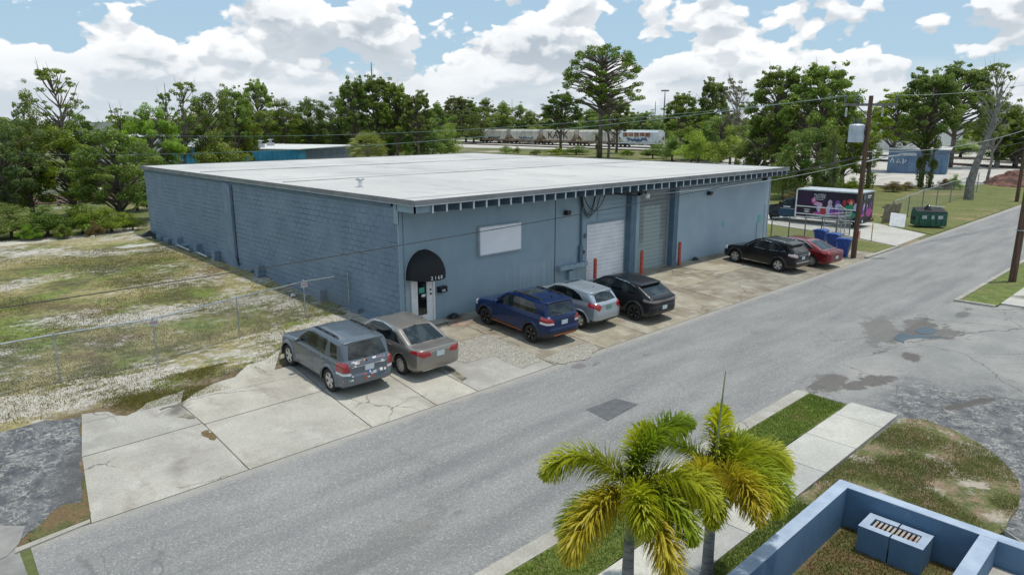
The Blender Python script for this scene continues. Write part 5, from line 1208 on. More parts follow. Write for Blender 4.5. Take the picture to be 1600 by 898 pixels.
# ================================================================ poles and wires
def pole(p, h, r0, r1, label, lean=(0, 0)):
    e = empty('utility_pole', (*p, 0), 0, label, 'utility pole'); b = MB()
    b.tube([(lean[0]*f*h, lean[1]*f*h, -.3+(h+.3)*f) for f in (0, .25, .5, .75, 1)], [r0, lerp(r0, r1, .25), lerp(r0, r1, .5), lerp(r0, r1, .75), r1], 12); b.build('pole', M['wood_pole'], e, smooth=True); return e
PP = G(1333, 404); PH = 8.0
P1 = pole(PP, PH, .135, .10, 'tall wooden utility pole with grey transformer and crossarm beside the blue bins')
arm_d = Vector((_X.x, _X.y, 0)); arm_d = Vector((math.cos(R(-50)), math.sin(R(-50)), 0))
b = MB(); A = R(-48); ca, sa = math.cos(A), math.sin(A)
b.box(-1.25, 1.25, -.06, .06, 7.52, 7.64, rot=A, piv=(0, 0)); b.build('crossarm', M['grey_wood'], P1)
b = MB(); b.tube([(-.6*ca, -.6*sa, 7.5), (0, 0, 7.0)], .03, 5); b.tube([(.6*ca, .6*sa, 7.5), (0, 0, 7.0)], .03, 5); b.build('brace', M['grey_wood'], P1)
mat('porcelain', (.10, .11, .12), .3)
for q in (-1.2, -.62, 1.18):
    b = MB(); b.lathe([(.025, 7.64), (.03, 7.7), (.07, 7.74), (.03, 7.8), (.075, 7.86), (.03, 7.93), (.08, 8.0), (0, 8.05)], 10, (q*ca, q*sa, 0)); b.build('insulator', M['porcelain'], P1)
for q in (-1.2, .5): b = MB(); b.lathe([(0, 7.0), (.05, 7.02), (.05, 7.42), (0, 7.44)], 9, (q*ca, q*sa-.1, 0)); b.build('cutout_switch', M['galvanised'], P1)
mat('transformer_paint', (.48, .54, .60), .4, fn=varied((.42, .48, .54), (.54, .60, .66), 3))
for (q, hh_, rr_) in ((-.46, .88, .24), (-.30, .0, .0)):
    if not hh_: continue
# one large can with cooling ribs
tx, ty = -.52*ca, -.52*sa
b = MB(); b.lathe([(0, 5.80), (.34, 5.80), (.35, 5.84), (.35, 6.56), (.36, 6.60), (.30, 6.66), (0, 6.69)], 22, (tx, ty, 0)); tr = b.build('transformer', M['transformer_paint'], P1, smooth=True)
b = MB()
for k in range(7): a = math.pi*(.9+k*.13); b.box(tx+.35*math.cos(a)-.02, tx+.35*math.cos(a)+.02, ty+.35*math.sin(a)-.02, ty+.35*math.sin(a)+.02, 5.93, 6.46)
b.build('cooling_rib', M['transformer_paint'], tr)
for dx in (-.16, .0, .16): b = MB(); b.lathe([(.03, 6.66), (.06, 6.72), (.03, 6.78), (.055, 6.84), (.02, 6.93), (0, 6.98)], 8, (tx+dx*ca, ty+dx*sa, 0)); b.build('bushing', M['porcelain'], tr)
b = MB(); b.tube([(tx-.16*ca, ty-.16*sa, 6.98), (-1.0*ca, -1.0*sa, 7.1), (-1.2*ca, -1.2*sa-.1, 7.4)], .012, 4); b.tube([(tx+.16*ca, ty+.16*sa, 6.98), (.1, -.1, 7.1), (.2, -.2, 7.5)], .012, 4); b.tube([(tx, ty-.34, 6.5), (tx+.05, ty-.42, 6.0), (tx+.3, ty-.2, 5.2)], .02, 4); b.build('jumper_wire', M['wire_black'], tr)
b = MB(); b.box(-.09, .09, -.18, -.15, 1.05, 1.45); b.build('pole_tag', M['red_faded'], P1)
# street light arm
sla = [(0, 0, 4.95), (1.1, .0, 5.12), (2.2, -.05, 5.30), (2.6, -.06, 5.32)]
SLd = Vector((math.cos(R(-38)), math.sin(R(-38)), 0))
b = MB(); b.tube([(SLd.x*s_, SLd.y*s_, z) for s_, z in ((.1, 4.85), (1.2, 5.10), (2.0, 5.18))], .035, 6); la = b.build('lamp_arm', M['galvanised'], P1)
b = MB(); c_ = SLd*2.25; b.box(c_.x-.38, c_.x+.38, c_.y-.13, c_.y+.13, 5.14, 5.26, rot=R(-38)); b.build('lamp_head', M['galvanised'], la)
P2 = pole((61.95, -5.1), 6.4, .16, .13, 'weathered grey utility pole beside the street at the right edge of the picture', (.0, 0))
# leaning pole right, standing in the verge
P3 = pole((22.9, -12.55), 7.2, .15, .12, 'brown wooden pole on the verge across the street, far right', (.03, .0))
b = MB(); b.box(-.16, .16, -.16, .16, 2.28, 2.31); b.build('pole_band', M['galvanised'], P3)
mat('wire_teal', (.12, .19, .18), .5)
def wire(a, c, sag, r, m, label, n=24, grp=None):
    a, c = Vector(a), Vector(c); b = MB(); mid = (a+c)/2
    b.tube([tuple((a+(c-a)*(k/n)-Vector((0, 0, 4*sag*(k/n)*(1-k/n))))-mid) for k in range(n+1)], r, 5)
    o = b.build('overhead_wire', M[m]); o.location = mid; return tag(o, label, 'wire', grp)
X0, Y0 = PP
def pt(px, py, d):
    """a point at horizontal distance d on a sight line"""
    r_ = ray(px, py); k = d/math.hypot(r_.x, r_.y); return (CAM.x+r_.x*k, CAM.y+r_.y*k, CAM.z+r_.z*k)
def ins(q, z=8.02): return (X0+q*ca, Y0+q*sa, z)
wire(pt(-60, 238, 62), ins(-1.2), 1.1, .014, 'wire_teal', 'pale power line from the left end of the crossarm sagging over the warehouse roof')
wire(pt(-60, 196, 66), ins(-.62), 1.3, .011, 'wire_teal', 'thin power line from the middle insulator passing high over the roof')
wire(pt(-60, 490, 17), (X0-.1, Y0+.1, 5.15), .30, .012, 'wire_black', 'dark service line crossing the sandy lot and the front of the warehouse')
wire(up((9.0, -.12, 3.85)), (X0-.15, Y0+.1, 5.1), .35, .024, 'wire_black', 'thick black service cable from the cable loops to the utility pole')
wire(up((12.6, -.35, 3.62)), (X0-.15, Y0, 4.9), .25, .014, 'wire_pale', 'thin pale service line from the security lamp to the utility pole')
wire((X0, Y0, 5.2), pt(1660, 206, 62), .5, .022, 'wire_black', 'dark line from the utility pole to the right, below the street lamp arm')
wire((X0, Y0, 5.35), pt(1660, 180, 62), .7, .018, 'wire_pale', 'pale line from the utility pole past the trees on the right')
wire(ins(1.18), pt(1660, 120, 62), .3, .012, 'wire_pale', 'upper power line from the right end of the crossarm')

# ================================================================ box truck
mat('truck_dark', (.016, .018, .03), .35, fn=lambda t, b: t.put(b.inputs['Base Color'], t.mix(t.ramp(t.noise(t.coord(), .9, 4), .4, .65), (.012, .012, .022), (.035, .012, .05))))
mat('truck_teal', (.01, .05, .11), .3, coat=.6); mat('truck_navy', (.01, .016, .035), .3, coat=.6)
for n_, c in (('gfx_magenta', (.42, .05, .28)), ('gfx_pink', (.60, .30, .46)), ('gfx_violet', (.16, .06, .32)), ('gfx_lilac', (.42, .40, .60)), ('gfx_green', (.02, .22, .12)), ('gfx_skin', (.55, .30, .22)), ('gfx_red', (.35, .03, .04)), ('gfx_white', (.62, .64, .68))): mat(n_, c, .4)
TX = 34.55; T = empty('box_truck', (TX, -1.85, .03), 0, 'black box truck with purple and pink graphics parked on the driveway', 'truck')
bl, bw = 4.25, 2.3; z0, z1 = .50, 2.33
b = MB(); b.box(.02, bw-.02, .02, bl-.02, z0, z1-.03); b.build('cargo_box', M['truck_dark'], T)
b = MB(); b.box(-.01, bw+.01, -.005, bl+.01, z1-.06, z1+.02); b.build('box_roof', M['trim_light'], T)
b = MB(); 
b.box(-.02, .03, bl-.06, bl+.02, z0-.03, z1-.06); b.box(bw-.03, bw+.02, bl-.06, bl+.02, z0-.03, z1-.06); b.box(-.018, .02, .0, bl-.06, z0-.05, z0); b.build('box_frame', M['white_paint'], T)
b = MB(); b.box(-.012, .02, .02, bl-.07, 1.16, 1.23); b.box(-.012, .02, .9, bl-.07, .66, .73); b.build('rub_rail', M['gfx_white'], T)
def gfx(name, pts, m, y0=0, side='L', lift=0.):
    """flat picture printed on the truck: pts (along, up)"""
    b = MB()
    if side == 'L': vs = [(.0155-lift-.0, y, z) for y, z in pts]
    else: vs = [(x, .0155-lift, z) for x, z in pts]
    b.add(vs, [tuple(range(len(vs)))]); return b.build(name, M[m], T)
def blobpts(cy, cz, ry, rz, seed, n=16, am=.25):
    return [(cy+ry*math.cos(2*math.pi*k/n)*(1+am*mnoise.noise((k*.9, seed, 0))), cz+rz*math.sin(2*math.pi*k/n)*(1+am*mnoise.noise((k*.9, seed, 5)))) for k in range(n)]
ln = bl
# dancers and musicians as loose printed shapes
gf = [(3.05, 1.62, .17, .22, 'gfx_magenta'), (3.05, 1.66, .10, .14, 'gfx_pink'), (2.75, 1.42, .30, .13, 'gfx_pink'), (2.62, 1.15, .18, .30, 'gfx_lilac'), (2.35, .95, .22, .38, 'gfx_red'), (2.75, .78, .3, .12, 'gfx_magenta'),
      (1.95, 1.55, .14, .20, 'gfx_lilac'), (1.92, 1.50, .08, .12, 'gfx_skin'), (1.95, 1.1, .24, .35, 'gfx_lilac'), (1.80, .98, .14, .28, 'gfx_violet'), (1.45, 1.55, .17, .20, 'gfx_violet'), (1.38, 1.35, .22, .18, 'gfx_lilac'), (1.3, 1.02, .30, .26, 'gfx_violet'), (1.5, .85, .2, .15, 'gfx_magenta'),
      (1.03, 1.62, .12, .22, 'gfx_red'), (.62, 1.72, .26, .18, 'gfx_red'), (.60, 1.62, .11, .17, 'gfx_skin'), (.62, 1.32, .36, .20, 'gfx_green'), (.30, 1.4, .12, .25, 'gfx_lilac'), (.55, .86, .34, .2, 'gfx_green'), (3.45, .86, .2, .04, 'gfx_white'), (3.45, 1.0, .24, .03, 'gfx_white')]
for i, (cy, cz, ry, rz, m_) in enumerate(gf): gfx('printed_figure', blobpts(cy, cz, ry, rz, i*3.3), m_, lift=.001+.0012*i)
add_text('truck_lettering', 'PLAYERS', .20, M['gfx_white'], T, (-.02, 2.65, 2.02), (math.pi/2, 0, -math.pi/2), .002)
add_text('truck_lettering', 'CENTER', .20, M['gfx_white'], T, (-.02, 2.65, 1.86), (math.pi/2, 0, -math.pi/2), .002)
b = MB(); b.box(-.021, -.018, 2.4, 2.9, 1.71, 1.74); b.build('lettering_rule', M['gfx_white'], T)
for i, (cx_, cz, rx_, rz, m_) in enumerate([(1.6, .98, .55, .28, 'gfx_magenta'), (.55, 1.25, .14, .38, 'gfx_violet'), (.7, 1.5, .07, .14, 'gfx_white'), (.62, 1.35, .1, .2, 'gfx_lilac'), (1.15, 1.25, .12, .32, 'gfx_violet'), (1.2, 1.42, .08, .1, 'gfx_pink'), (1.65, 1.35, .1, .3, 'gfx_violet'), (1.9, 1.45, .06, .2, 'gfx_magenta'), (.5, .85, .3, .1, 'gfx_magenta')]):
    gfx('printed_figure', blobpts(cx_, cz, rx_, rz, 40+i), m_, side='R', lift=.002+.0012*i)
b = MB(); b.box(.45, .8, -.004, .0145, 1.85, 2.15); b.build('rear_emblem', M['truck_teal'], T); b = MB(); b.box(1.1, 1.75, -.002, .0145, 2.02, 2.1); b.box(1.1, 1.65, -.002, .0145, 1.92, 1.97); b.build('lettering_rule', M['gfx_white'], T)
b = MB(); b.box(.1, bw-.1, .05, bl+.5, .38, .5); b.box(.05, bw-.05, -.12, -.02, .34, .46); b.build('chassis', M['plastic_black'], T)
for x in (.2, bw-.2): b = MB(); b.box(x-.08, x+.08, -.14, -.125, .42, .58); b.build('taillight', M['lamp_red'] if x > 1 else M['gfx_white'], T)
# van cab (front towards the back lot)
cb = [(bl+.04, .32), (bl+.04, 1.72), (bl+.40, 1.74), (bl+.85, 1.58), (bl+1.30, 1.20), (bl+1.95, 1.08), (bl+2.08, .95), (bl+2.08, .45), (bl+1.95, .36)]
def cabmesh(x0, x1):
    b = MB(); n = len(cb); cx_ = (x0+x1)/2; vs = []
    for x, f in ((x0+.16, .0), (x0+.03, .0), (x0, 1), (x1, 1), (x1-.03, 0), (x1-.16, 0)):
        pass
    secs = [(x0+.10, .93), (x0+.02, .985), (x0, .97)]
    def ring(x, shrink): 
        return [(x+((.16 if z > 1.2 else .05 if z > 1.0 else 0)*((z-1.0)/.7 if z > 1.0 else 0))*(1 if x < cx_ else -1), lerp(bl+1.0, y, shrink) if y > bl+.5 else y, z) for y, z in cb]
    rings = [ring(x0+.0, .97), ring(x0+.14, 1.0), ring(x1-.14, 1.0), ring(x1, .97)]
    for r_ in rings: vs += r_
    fs = [tuple(range(n-1, -1, -1)), tuple(3*n+i for i in range(n))]
    for k in range(3): fs += [(k*n+i, k*n+(i+1) % n, (k+1)*n+(i+1) % n, (k+1)*n+i) for i in range(n)]
    b.add(vs, fs); return b
b = cabmesh(.12, bw-.12); b.build('cab', M['truck_navy'], T)
b = MB(); b.box(.112, .118, bl+.06, bl+1.25, .42, .92); b.build('door_panel', M['truck_teal'], T)
b = MB(); b.add([(.150, bl+.25, 1.18), (.150, bl+1.02, 1.18), (.185, bl+.78, 1.50), (.20, bl+.30, 1.58)], [(0, 1, 2, 3)]); b.build('side_window', M['glass_dark'], T)
b = MB(); b.add([(.3, bl+1.33, 1.205), (bw-.3, bl+1.33, 1.205), (bw-.4, bl+.90, 1.575), (.4, bl+.90, 1.575)], [(0, 1, 2, 3)]); b.build('windshield', M['glass_dark'], T)
b = MB(); b.box(-.02, .10, bl+1.12, bl+1.2, 1.1, 1.38); b.build('wing_mirror', M['black_matte'], T)
b = MB(); b.box(.105, .111, bl+.1, bl+1.15, .92, .95); b.build('door_stripe', M['gfx_lilac'], T)
b = MB(); b.box(.108, .117, bl+.42, bl+.92, 1.02, 1.1); b.build('door_lettering', M['gfx_white'], T)
b = MB(); b.box(.15, bw-.15, bl+2.06, bl+2.16, .34, .50); b.build('front_bumper', M['plastic_black'], T)
for y in (.95, bl+1.55):
    for s_ in (1, -1):
        o = wheel(T, 0, 0, .36, .22, 'multi'); o.location = (.20 if s_ > 0 else bw-.20, y, .36); o.rotation_euler = (0, 0, math.pi/2 if s_ > 0 else math.pi/2)
        if s_ < 0: o.rotation_euler = (0, 0, -math.pi/2)

# ================================================================ rubble pile, sheds, far buildings
mat('rubble', rough=.9, fn=varied((.055, .025, .02), (.19, .09, .065), .9, .35, .65, .6))
def pile(p, rx, ry, h, m, label):
    b = MB(); n = 60; k2 = 22; vs = []; fs = []
    for j in range(k2+1):
        for i in range(n):
            a = 2*math.pi*i/n; f = j/k2; x, y = rx*(1-f)*math.cos(a), ry*(1-f)*math.sin(a)
            z = h*min(1, f*1.7)**.8*(.75+.45*mnoise.noise((x*.25, y*.25, 1)))+(.30*mnoise.noise((x*1.6, y*1.6, 0))+.18*mnoise.noise((x*3.5, y*3.5, 2)))*(f > .02)
            vs.append((x, y, max(0, z) if j else -.05))
    for j in range(k2):
        for i in range(n): fs.append((j*n+i, j*n+(i+1) % n, (j+1)*n+(i+1) % n, (j+1)*n+i))
    b.add(vs, fs); o = b.build('rubble_pile', M[m]); o.location = (*p, .0); return tag(o, label, 'rubble pile')
pile((88, -1.2), 9, 4.2, 1.7, 'rubble', 'dark reddish rubble pile in the gravel yard beyond the chain link fence')
def f_ribbed(c0, c1, sc=3.2):
    def fn(t, b):
        p = t.coord(); x, y, z = t.sep(p)
        rb = t.math('PINGPONG', t.math('MULTIPLY', t.math('ADD', x, y), sc), .5)
        c = t.mix(t.ramp(t.noise(p, .6, 5), .3, .7), c0, c1); c = t.mix(t.ramp(rb, .12, .0, 0, .6), c, tuple(v*.5 for v in c0))
        t.put(b.inputs['Base Color'], c); t.put(b.inputs['Normal'], t.bump(t.ramp(rb, .0, .15), .6, .04))
    return fn
mat('shed_blue', rough=.6, fn=f_ribbed((.085, .15, .25), (.14, .23, .35))); mat('teal_metal', rough=.5, fn=f_ribbed((.02, .20, .36), (.035, .27, .44), 1.2)); mat('grey_blue_metal', rough=.6, fn=f_ribbed((.10, .145, .20), (.14, .19, .25), 1.))
mat('pale_metal', rough=.6, fn=varied((.50, .51, .50), (.62, .62, .6), .5)); mat('flat_roof', rough=.8, fn=varied((.30, .30, .28), (.20, .19, .17), .2, .4, .6))
def shed(pA, pB, depth, h, label, m='shed_blue', name='shed', cat='shed'):
    A_, B_ = Vector((*pA, 0)), Vector((*pB, 0)); d = (B_-A_); ln = d.length; rz = math.atan2(d.y, d.x)
    e = empty(name, (*pA, 0), rz, label, cat)
    b = MB(); b.box(0, ln, 0, depth, 0, h); b.build('wall', M[m], e)
    b = MB(); b.prism_axis([(-.25, h), (depth+.25, h+.15), (depth+.25, h+.28), (-.25, h+.12)], -.25, ln+.25, 'x'); b.build('roof', M['pale_metal'], e)
    return e, ln
e, ln = shed(G(1385, 270), G(1478, 273), 7, 3.25, 'blue ribbed metal shed with white graffiti in the gravel yard')
e.location.z = 0
for x in (ln*.42, ln*.82): b = MB(); b.box(x-.55, x+.55, -.06, -.01, 0, 2.2); b.build('door', M['shed_blue'], e)
b = MB()
gx = e; 
b.tube([(-.03, 1.2+.1, 2.2), (-.03, 1.8, 2.25), (-.03, 1.3, 1.4), (-.03, 2.0, 1.35)], .07, 4); b.tube([(-.03, 2.2, 1.4), (-.03, 2.5, 2.1), (-.03, 2.7, 1.3), (-.03, 2.35, 1.6)], .07, 4); b.tube([(-.03, 3.0, 1.3), (-.03, 3.0, 2.0), (-.03, 3.5, 1.7), (-.03, 3.1, 1.35)], .07, 4)
b.build('graffiti', M['white_paint'], e)
b = MB(); b.tube([(.55, -.04, 2.1), (.3, -.04, 1.5), (.8, -.04, 1.4), (.6, -.04, 1.9)], .06, 4); b.tube([(1.1, -.04, 1.4), (1.3, -.04, 2.0), (1.6, -.04, 1.4), (1.2, -.04, 1.6)], .06, 4); b.tube([(1.9, -.04, 1.3), (1.9, -.04, 2.0), (2.3, -.04, 1.8), (2.0, -.04, 1.5)], .06, 4); b.build('graffiti', M['white_paint'], e)
cA, cB = pt(466, 250, 118)[:2], pt(556, 250, 140)[:2]
e, ln = shed(cA, cB, 24, 2.75, 'low building with bright teal metal side and flat roof behind the warehouse', 'grey_blue_metal', 'metal_building', 'building')
b = MB(); b.box(-.12, -.02, -.1, 23, .0, 2.72); b.box(-.1, 2.6, -.12, -.02, 0, 2.65); b.build('teal_panel', M['teal_metal'], e)
for x, y in ((5, 9), (14, 12)): b = MB(); b.box(x-.5, x+.5, y-.5, y+.5, 2.9, 3.5); b.lathe([(.25, 3.5), (.25, 3.9), (.6, 4.0), (0, 4.15)], 10, (x, y, 0)); b.build('roof_ventilator', M['galvanised'], e)
e, ln = shed(pt(258, 252, 118)[:2], pt(278, 252, 116)[:2], 4, 3.3, 'tall narrow teal metal booth seen over the roof corner', 'teal_metal', 'booth', 'booth')
e, ln = shed(pt(225, 236, 130)[:2], pt(330, 236, 142)[:2], 16, 4.6, 'pale grey roofed building half hidden behind the left trees', 'pale_metal', 'metal_building', 'building')
e, ln = shed(pt(-60, 262, 118)[:2], pt(30, 262, 120)[:2], 12, 2.6, 'white building glimpsed through the trees at the far left', 'pale_metal', 'metal_building', 'building')
e, ln = shed(pt(120, 196, 330)[:2], pt(200, 196, 330)[:2], 40, 7.5, 'distant cream warehouse beyond the left trees', 'pale_metal', 'metal_building', 'building')
e, ln = shed(pt(1425, 240, 200)[:2], pt(1500, 240, 205)[:2], 25, 7.2, 'white building behind the trees right of the utility pole', 'pale_metal', 'metal_building', 'building')
e, ln = shed(pt(1560, 238, 230)[:2], pt(1680, 238, 225)[:2], 25, 7.5, 'white building at the far right edge behind the trees', 'pale_metal', 'metal_building', 'building')
# parked white van far left
e = empty('parked_van', pt(236, 253, 105), 0, 'white van parked beside the teal booth behind the left trees', 'van'); e.location.z = 0; e.rotation_euler = (0, 0, R(-45))
b = MB(); b.prism_axis([(0, .4), (0, 2.2), (3.6, 2.2), (4.4, 1.3), (5.2, 1.1), (5.2, .4)], -1, 1, 'y'); b.build('body', M['white_paint'], e); e.location.z = 2.0
b = MB(); b.box(.5, 3.5, -1.01, -1.004, 1.4, 2.0); b.add([(3.66, -.9, 2.16), (3.66, .9, 2.16), (4.42, .9, 1.34), (4.42, -.9, 1.34)], [(0, 1, 2, 3)]); b.build('window', M['glass_dark'], e)
e.location.z = 0
# railway tracks
def track(pts, label, w_=1.45, kind='t'):
    e = empty('railway_track', (*pts[0], 0), 0, label, 'railway track')
    mat_ = M['rail_steel']; P = [Vector((x-pts[0][0], y-pts[0][1], .0)) for x, y in pts]
    for i, sg in enumerate((-1, 1)):
        b = MB(); L_ = []
        for k, p in enumerate(P):
            d = (P[min(k+1, len(P)-1)]-P[max(k-1, 0)]).normalized(); L_.append(p+Vector((-d.y, d.x, 0))*sg*w_/2+Vector((0, 0, .24)))
        b.tube(L_, .075, 4); b.build('rail', mat_, e)
    b = MB()
    for k in range(len(P)-1):
        d = P[k+1]-P[k]; n_ = int(d.length/.8); a = math.atan2(d.y, d.x)
        for j in range(min(n_, 120)): c_ = P[k]+d*(j/max(n_, 1)); b.box(c_.x-.12, c_.x+.12, c_.y-1.25, c_.y+1.25, .03, .17, rot=a)
    o = b.build('sleeper_bed', M['sleeper'], e)
mat('rail_steel', (.10, .065, .05), .6, .4); mat('sleeper', rough=.9, fn=varied((.09, .07, .055), (.17, .145, .12), .5))
track([(-40, 62), (-3.3, 52), (7, 49.5), (40, 43)], 'railway track nearest the lot, seen under the left trees')
track([(-40, 67), (-3, 56.5), (10, 53.5), (45, 47)], 'second railway track behind the nearest one under the left trees')
track([(166, 250), (163.8, 185), (158.5, 97), (150, 30), (140, -20)], 'railway track carrying the hopper wagons')
track([(150, 250), (149, 180), (140, 90), (128, 25), (110, -20)], 'railway track in the gravel yard in front of the hopper wagons')
# ================================================================ hopper wagons
mat('hopper_grey', rough=.6, fn=varied((.33, .30, .24), (.50, .49, .44), .35, .3, .6)); mat('hopper_tan', rough=.6, fn=varied((.40, .37, .30), (.52, .49, .41), .5)); mat('hopper_pale', rough=.6, fn=varied((.48, .53, .57), (.60, .63, .65), .5))
mat('rust_dark', rough=.9, fn=varied((.10, .05, .035), (.24, .15, .10), .9)); mat('rust', rough=.9, fn=varied((.17, .06, .035), (.33, .17, .11), .7)); mat('graffiti_blue', (.06, .12, .22), .6); mat('graffiti_dark', (.035, .03, .03), .6); mat('bogie', (.03, .025, .022), .8)
tr0, tr1 = Vector((163.3, 180, 0)), Vector((158.9, 98, 0)); td = (tr1-tr0); tl = td.length; tdn = td.normalized(); hd_t = math.atan2(tdn.y, tdn.x)
def hopper(i, m, label):
    ln = 15.6; c_ = tr0+tdn*(8.2+i*16.5); e = empty('hopper_wagon', (c_.x, c_.y, .25), hd_t, label, 'railway wagon', 'covered hopper wagons in a train')
    prof = [(-1.0, 1.0), (-1.5, 1.7), (-1.55, 4.2), (-1.1, 4.75), (1.1, 4.75), (1.55, 4.2), (1.5, 1.7), (1.0, 1.0)]
    b = MB(); hl = ln/2; n_ = len(prof); rings = []
    for x, zc in ((-hl+.6, 3.2), (-hl+2.4, 0), (hl-2.4, 0), (hl-.6, 3.2)): rings.append([(x, y, max(z, zc)) for y, z in prof])
    vs = [v for r_ in rings for v in r_]; b.add(vs, [tuple(range(n_-1, -1, -1)), tuple(3*n_+k for k in range(n_))]+[(k*n_+j, k*n_+(j+1) % n_, (k+1)*n_+(j+1) % n_, (k+1)*n_+j) for k in range(3) for j in range(n_)])
    b.build('tank', M[m], e)
    b = MB(); b.box(-hl+.2, hl-.2, -1.45, 1.45, 1.0, 1.25)
    for sx in (-1, 1):
        b.box(sx*(hl-.35)-.12, sx*(hl-.35)+.12, -1.45, 1.45, 1.2, 4.4) if False else None
        for sy in (-1, 1): b.box(sx*(hl-.4)-.07, sx*(hl-.4)+.07, sy*1.4-.06, sy*1.4+.06, 1.2, 4.3); b.tube([(sx*(hl-.4), sy*1.4, 1.3), (sx*(hl-2.3), sy*1.45, 3.3)], .07, 4)
    b.build('end_frame', M['rust_dark'] if m != 'hopper_pale' else M[m], e)
    b = MB()
    for k in range(9): x = -hl+2.4+k*(ln-4.8)/8; b.box(x-.05, x+.05, -1.62, -1.55, 1.7, 4.2)
    b.box(-hl+.6, hl-.6, -.4, .4, 4.76, 4.9); b.build('rib', M[m], e)
    for sx in (-1, 1):
        b = MB()
        for dx in (-.9, .9):
            for y in (-.9, .9): b.lathe([(0, -.07), (.45, -.07), (.45, .07), (0, .07)], 14, (sx*(hl-1.9)+dx, y, .45), 'y')
        b.box(sx*(hl-1.9)-1.4, sx*(hl-1.9)+1.4, -1.1, 1.1, .4, .85); b.build('bogie', M['bogie'], e)
    b = MB()
    for k in range(3): x = -3.2+k*3.2; b.add([(x-1.1, -.9, 1.0), (x+1.1, -.9, 1.0), (x+.4, -.5, .45), (x-.4, -.5, .45), (x-1.1, .9, 1.0), (x+1.1, .9, 1.0), (x+.4, .5, .45), (x-.4, .5, .45)], [(0, 1, 2, 3), (4, 5, 6, 7), (0, 3, 7, 4), (1, 2, 6, 5), (2, 3, 7, 6)])
    b.build('discharge_chute', M[m], e)
    return e
def side_pt(x, z, off=.03): return (x, -1.55-off if z < 4.2 else -1.3, z)
SGN = 1
hw0 = hopper(0, 'hopper_grey', 'grey hopper wagon with little graffiti at the left end of the train')
hw1 = hopper(1, 'hopper_grey', 'grey hopper wagon with blue scrawl low on its side, second in the train')
hw2 = hopper(2, 'hopper_tan', 'tan hopper wagon with tall pale graffiti letters, middle of the train')
hw3 = hopper(3, 'hopper_grey', 'grey hopper wagon behind the big pine trunk')
hw4 = hopper(4, 'hopper_pale', 'pale blue hopper wagon with rust patches at the right end of the train')
# which flank faces the camera
nrm = Vector((tdn.y, -tdn.x, 0)); vis = -1 if nrm.dot(Vector((CAM.x, CAM.y, 0))-tr0) > 0 else 1
def flank_text(e, s, size, z, m, x=0):
    me = text_mesh(s, size, .02); me.materials.clear(); me.materials.append(M[m]); o = link('graffiti', me, e)
    o.location = (x, vis*1.68, z); o.rotation_euler = (math.pi/2, 0, 0 if vis < 0 else math.pi); return o
flank_text(hw2, 'KAPK', 3.3, 3.0, 'graffiti_dark').scale = (1.15, 1, 1)
def scrawl(e, x0, x1, z0, z1, m, seed):
    rr = random.Random(seed); b = MB(); n_ = 22
    b.tube([(lerp(x0, x1, k/n_)+rr.uniform(-.25, .25), vis*1.62, rr.uniform(z0, z1)) for k in range(n_)], .17, 4); b.build('graffiti', M[m], e)
scrawl(hw1, -2.5, 5, 1.6, 2.5, 'graffiti_blue', 1); scrawl(hw0, -3, 4, 1.5, 2.2, 'graffiti_dark', 2); scrawl(hw3, 0, 3, 1.5, 2.0, 'graffiti_dark', 4); scrawl(hw4, -4, 4, 1.5, 2.6, 'graffiti_blue', 5); scrawl(hw4, -3.6, 3.6, 1.5, 2.4, 'graffiti_blue', 6)
for k in range(5): b = MB(); x = -4.6+k*2.1; yy = sorted((vis*1.63, vis*1.69)); b.box(x-.8, x+.8, yy[0], yy[1], 2.9+.2*(k % 2), 4.1); b.build('rust_patch', M['rust'], hw4)
# ================================================================ masts on the skyline
mat('mast_grey', (.25, .27, .29), .6)
def mast(px, py_top, py_base, d, r, label, cat='mast', arms=False):
    p = pt(px, py_base, d); top = pt(px, py_top, d); e = empty('mast', (p[0], p[1], 0), 0, label, cat)
    b = MB(); b.tube([(0, 0, 0), (0, 0, top[2]*.8), (0, 0, top[2])], [r, r*.8, r*.35], 6); b.build('mast_pole', M['mast_grey'], e)
    if arms: b = MB(); b.box(-1.6, 1.6, -.2, .2, top[2]-arms, top[2]-arms+.6, rot=-YAW, piv=(0, 0)); b.build('antenna_arms', M['mast_grey'], e)
mast(584, 98, 190, 330, .45, 'thin antenna mast rising above the trees behind the roof', arms=6.5)
mast(1037, 140, 190, 300, .35, 'light pole with a flat head right of the big pine', arms=.8)
mast(1023, 158, 190, 300, .25, 'short thin pole left of the light pole on the skyline')
mast(263, 130, 190, 260, .2, 'thin pole above the left trees on the skyline')
mast(800, 155, 190, 400, .2, 'tiny pole on the skyline above the wagons')
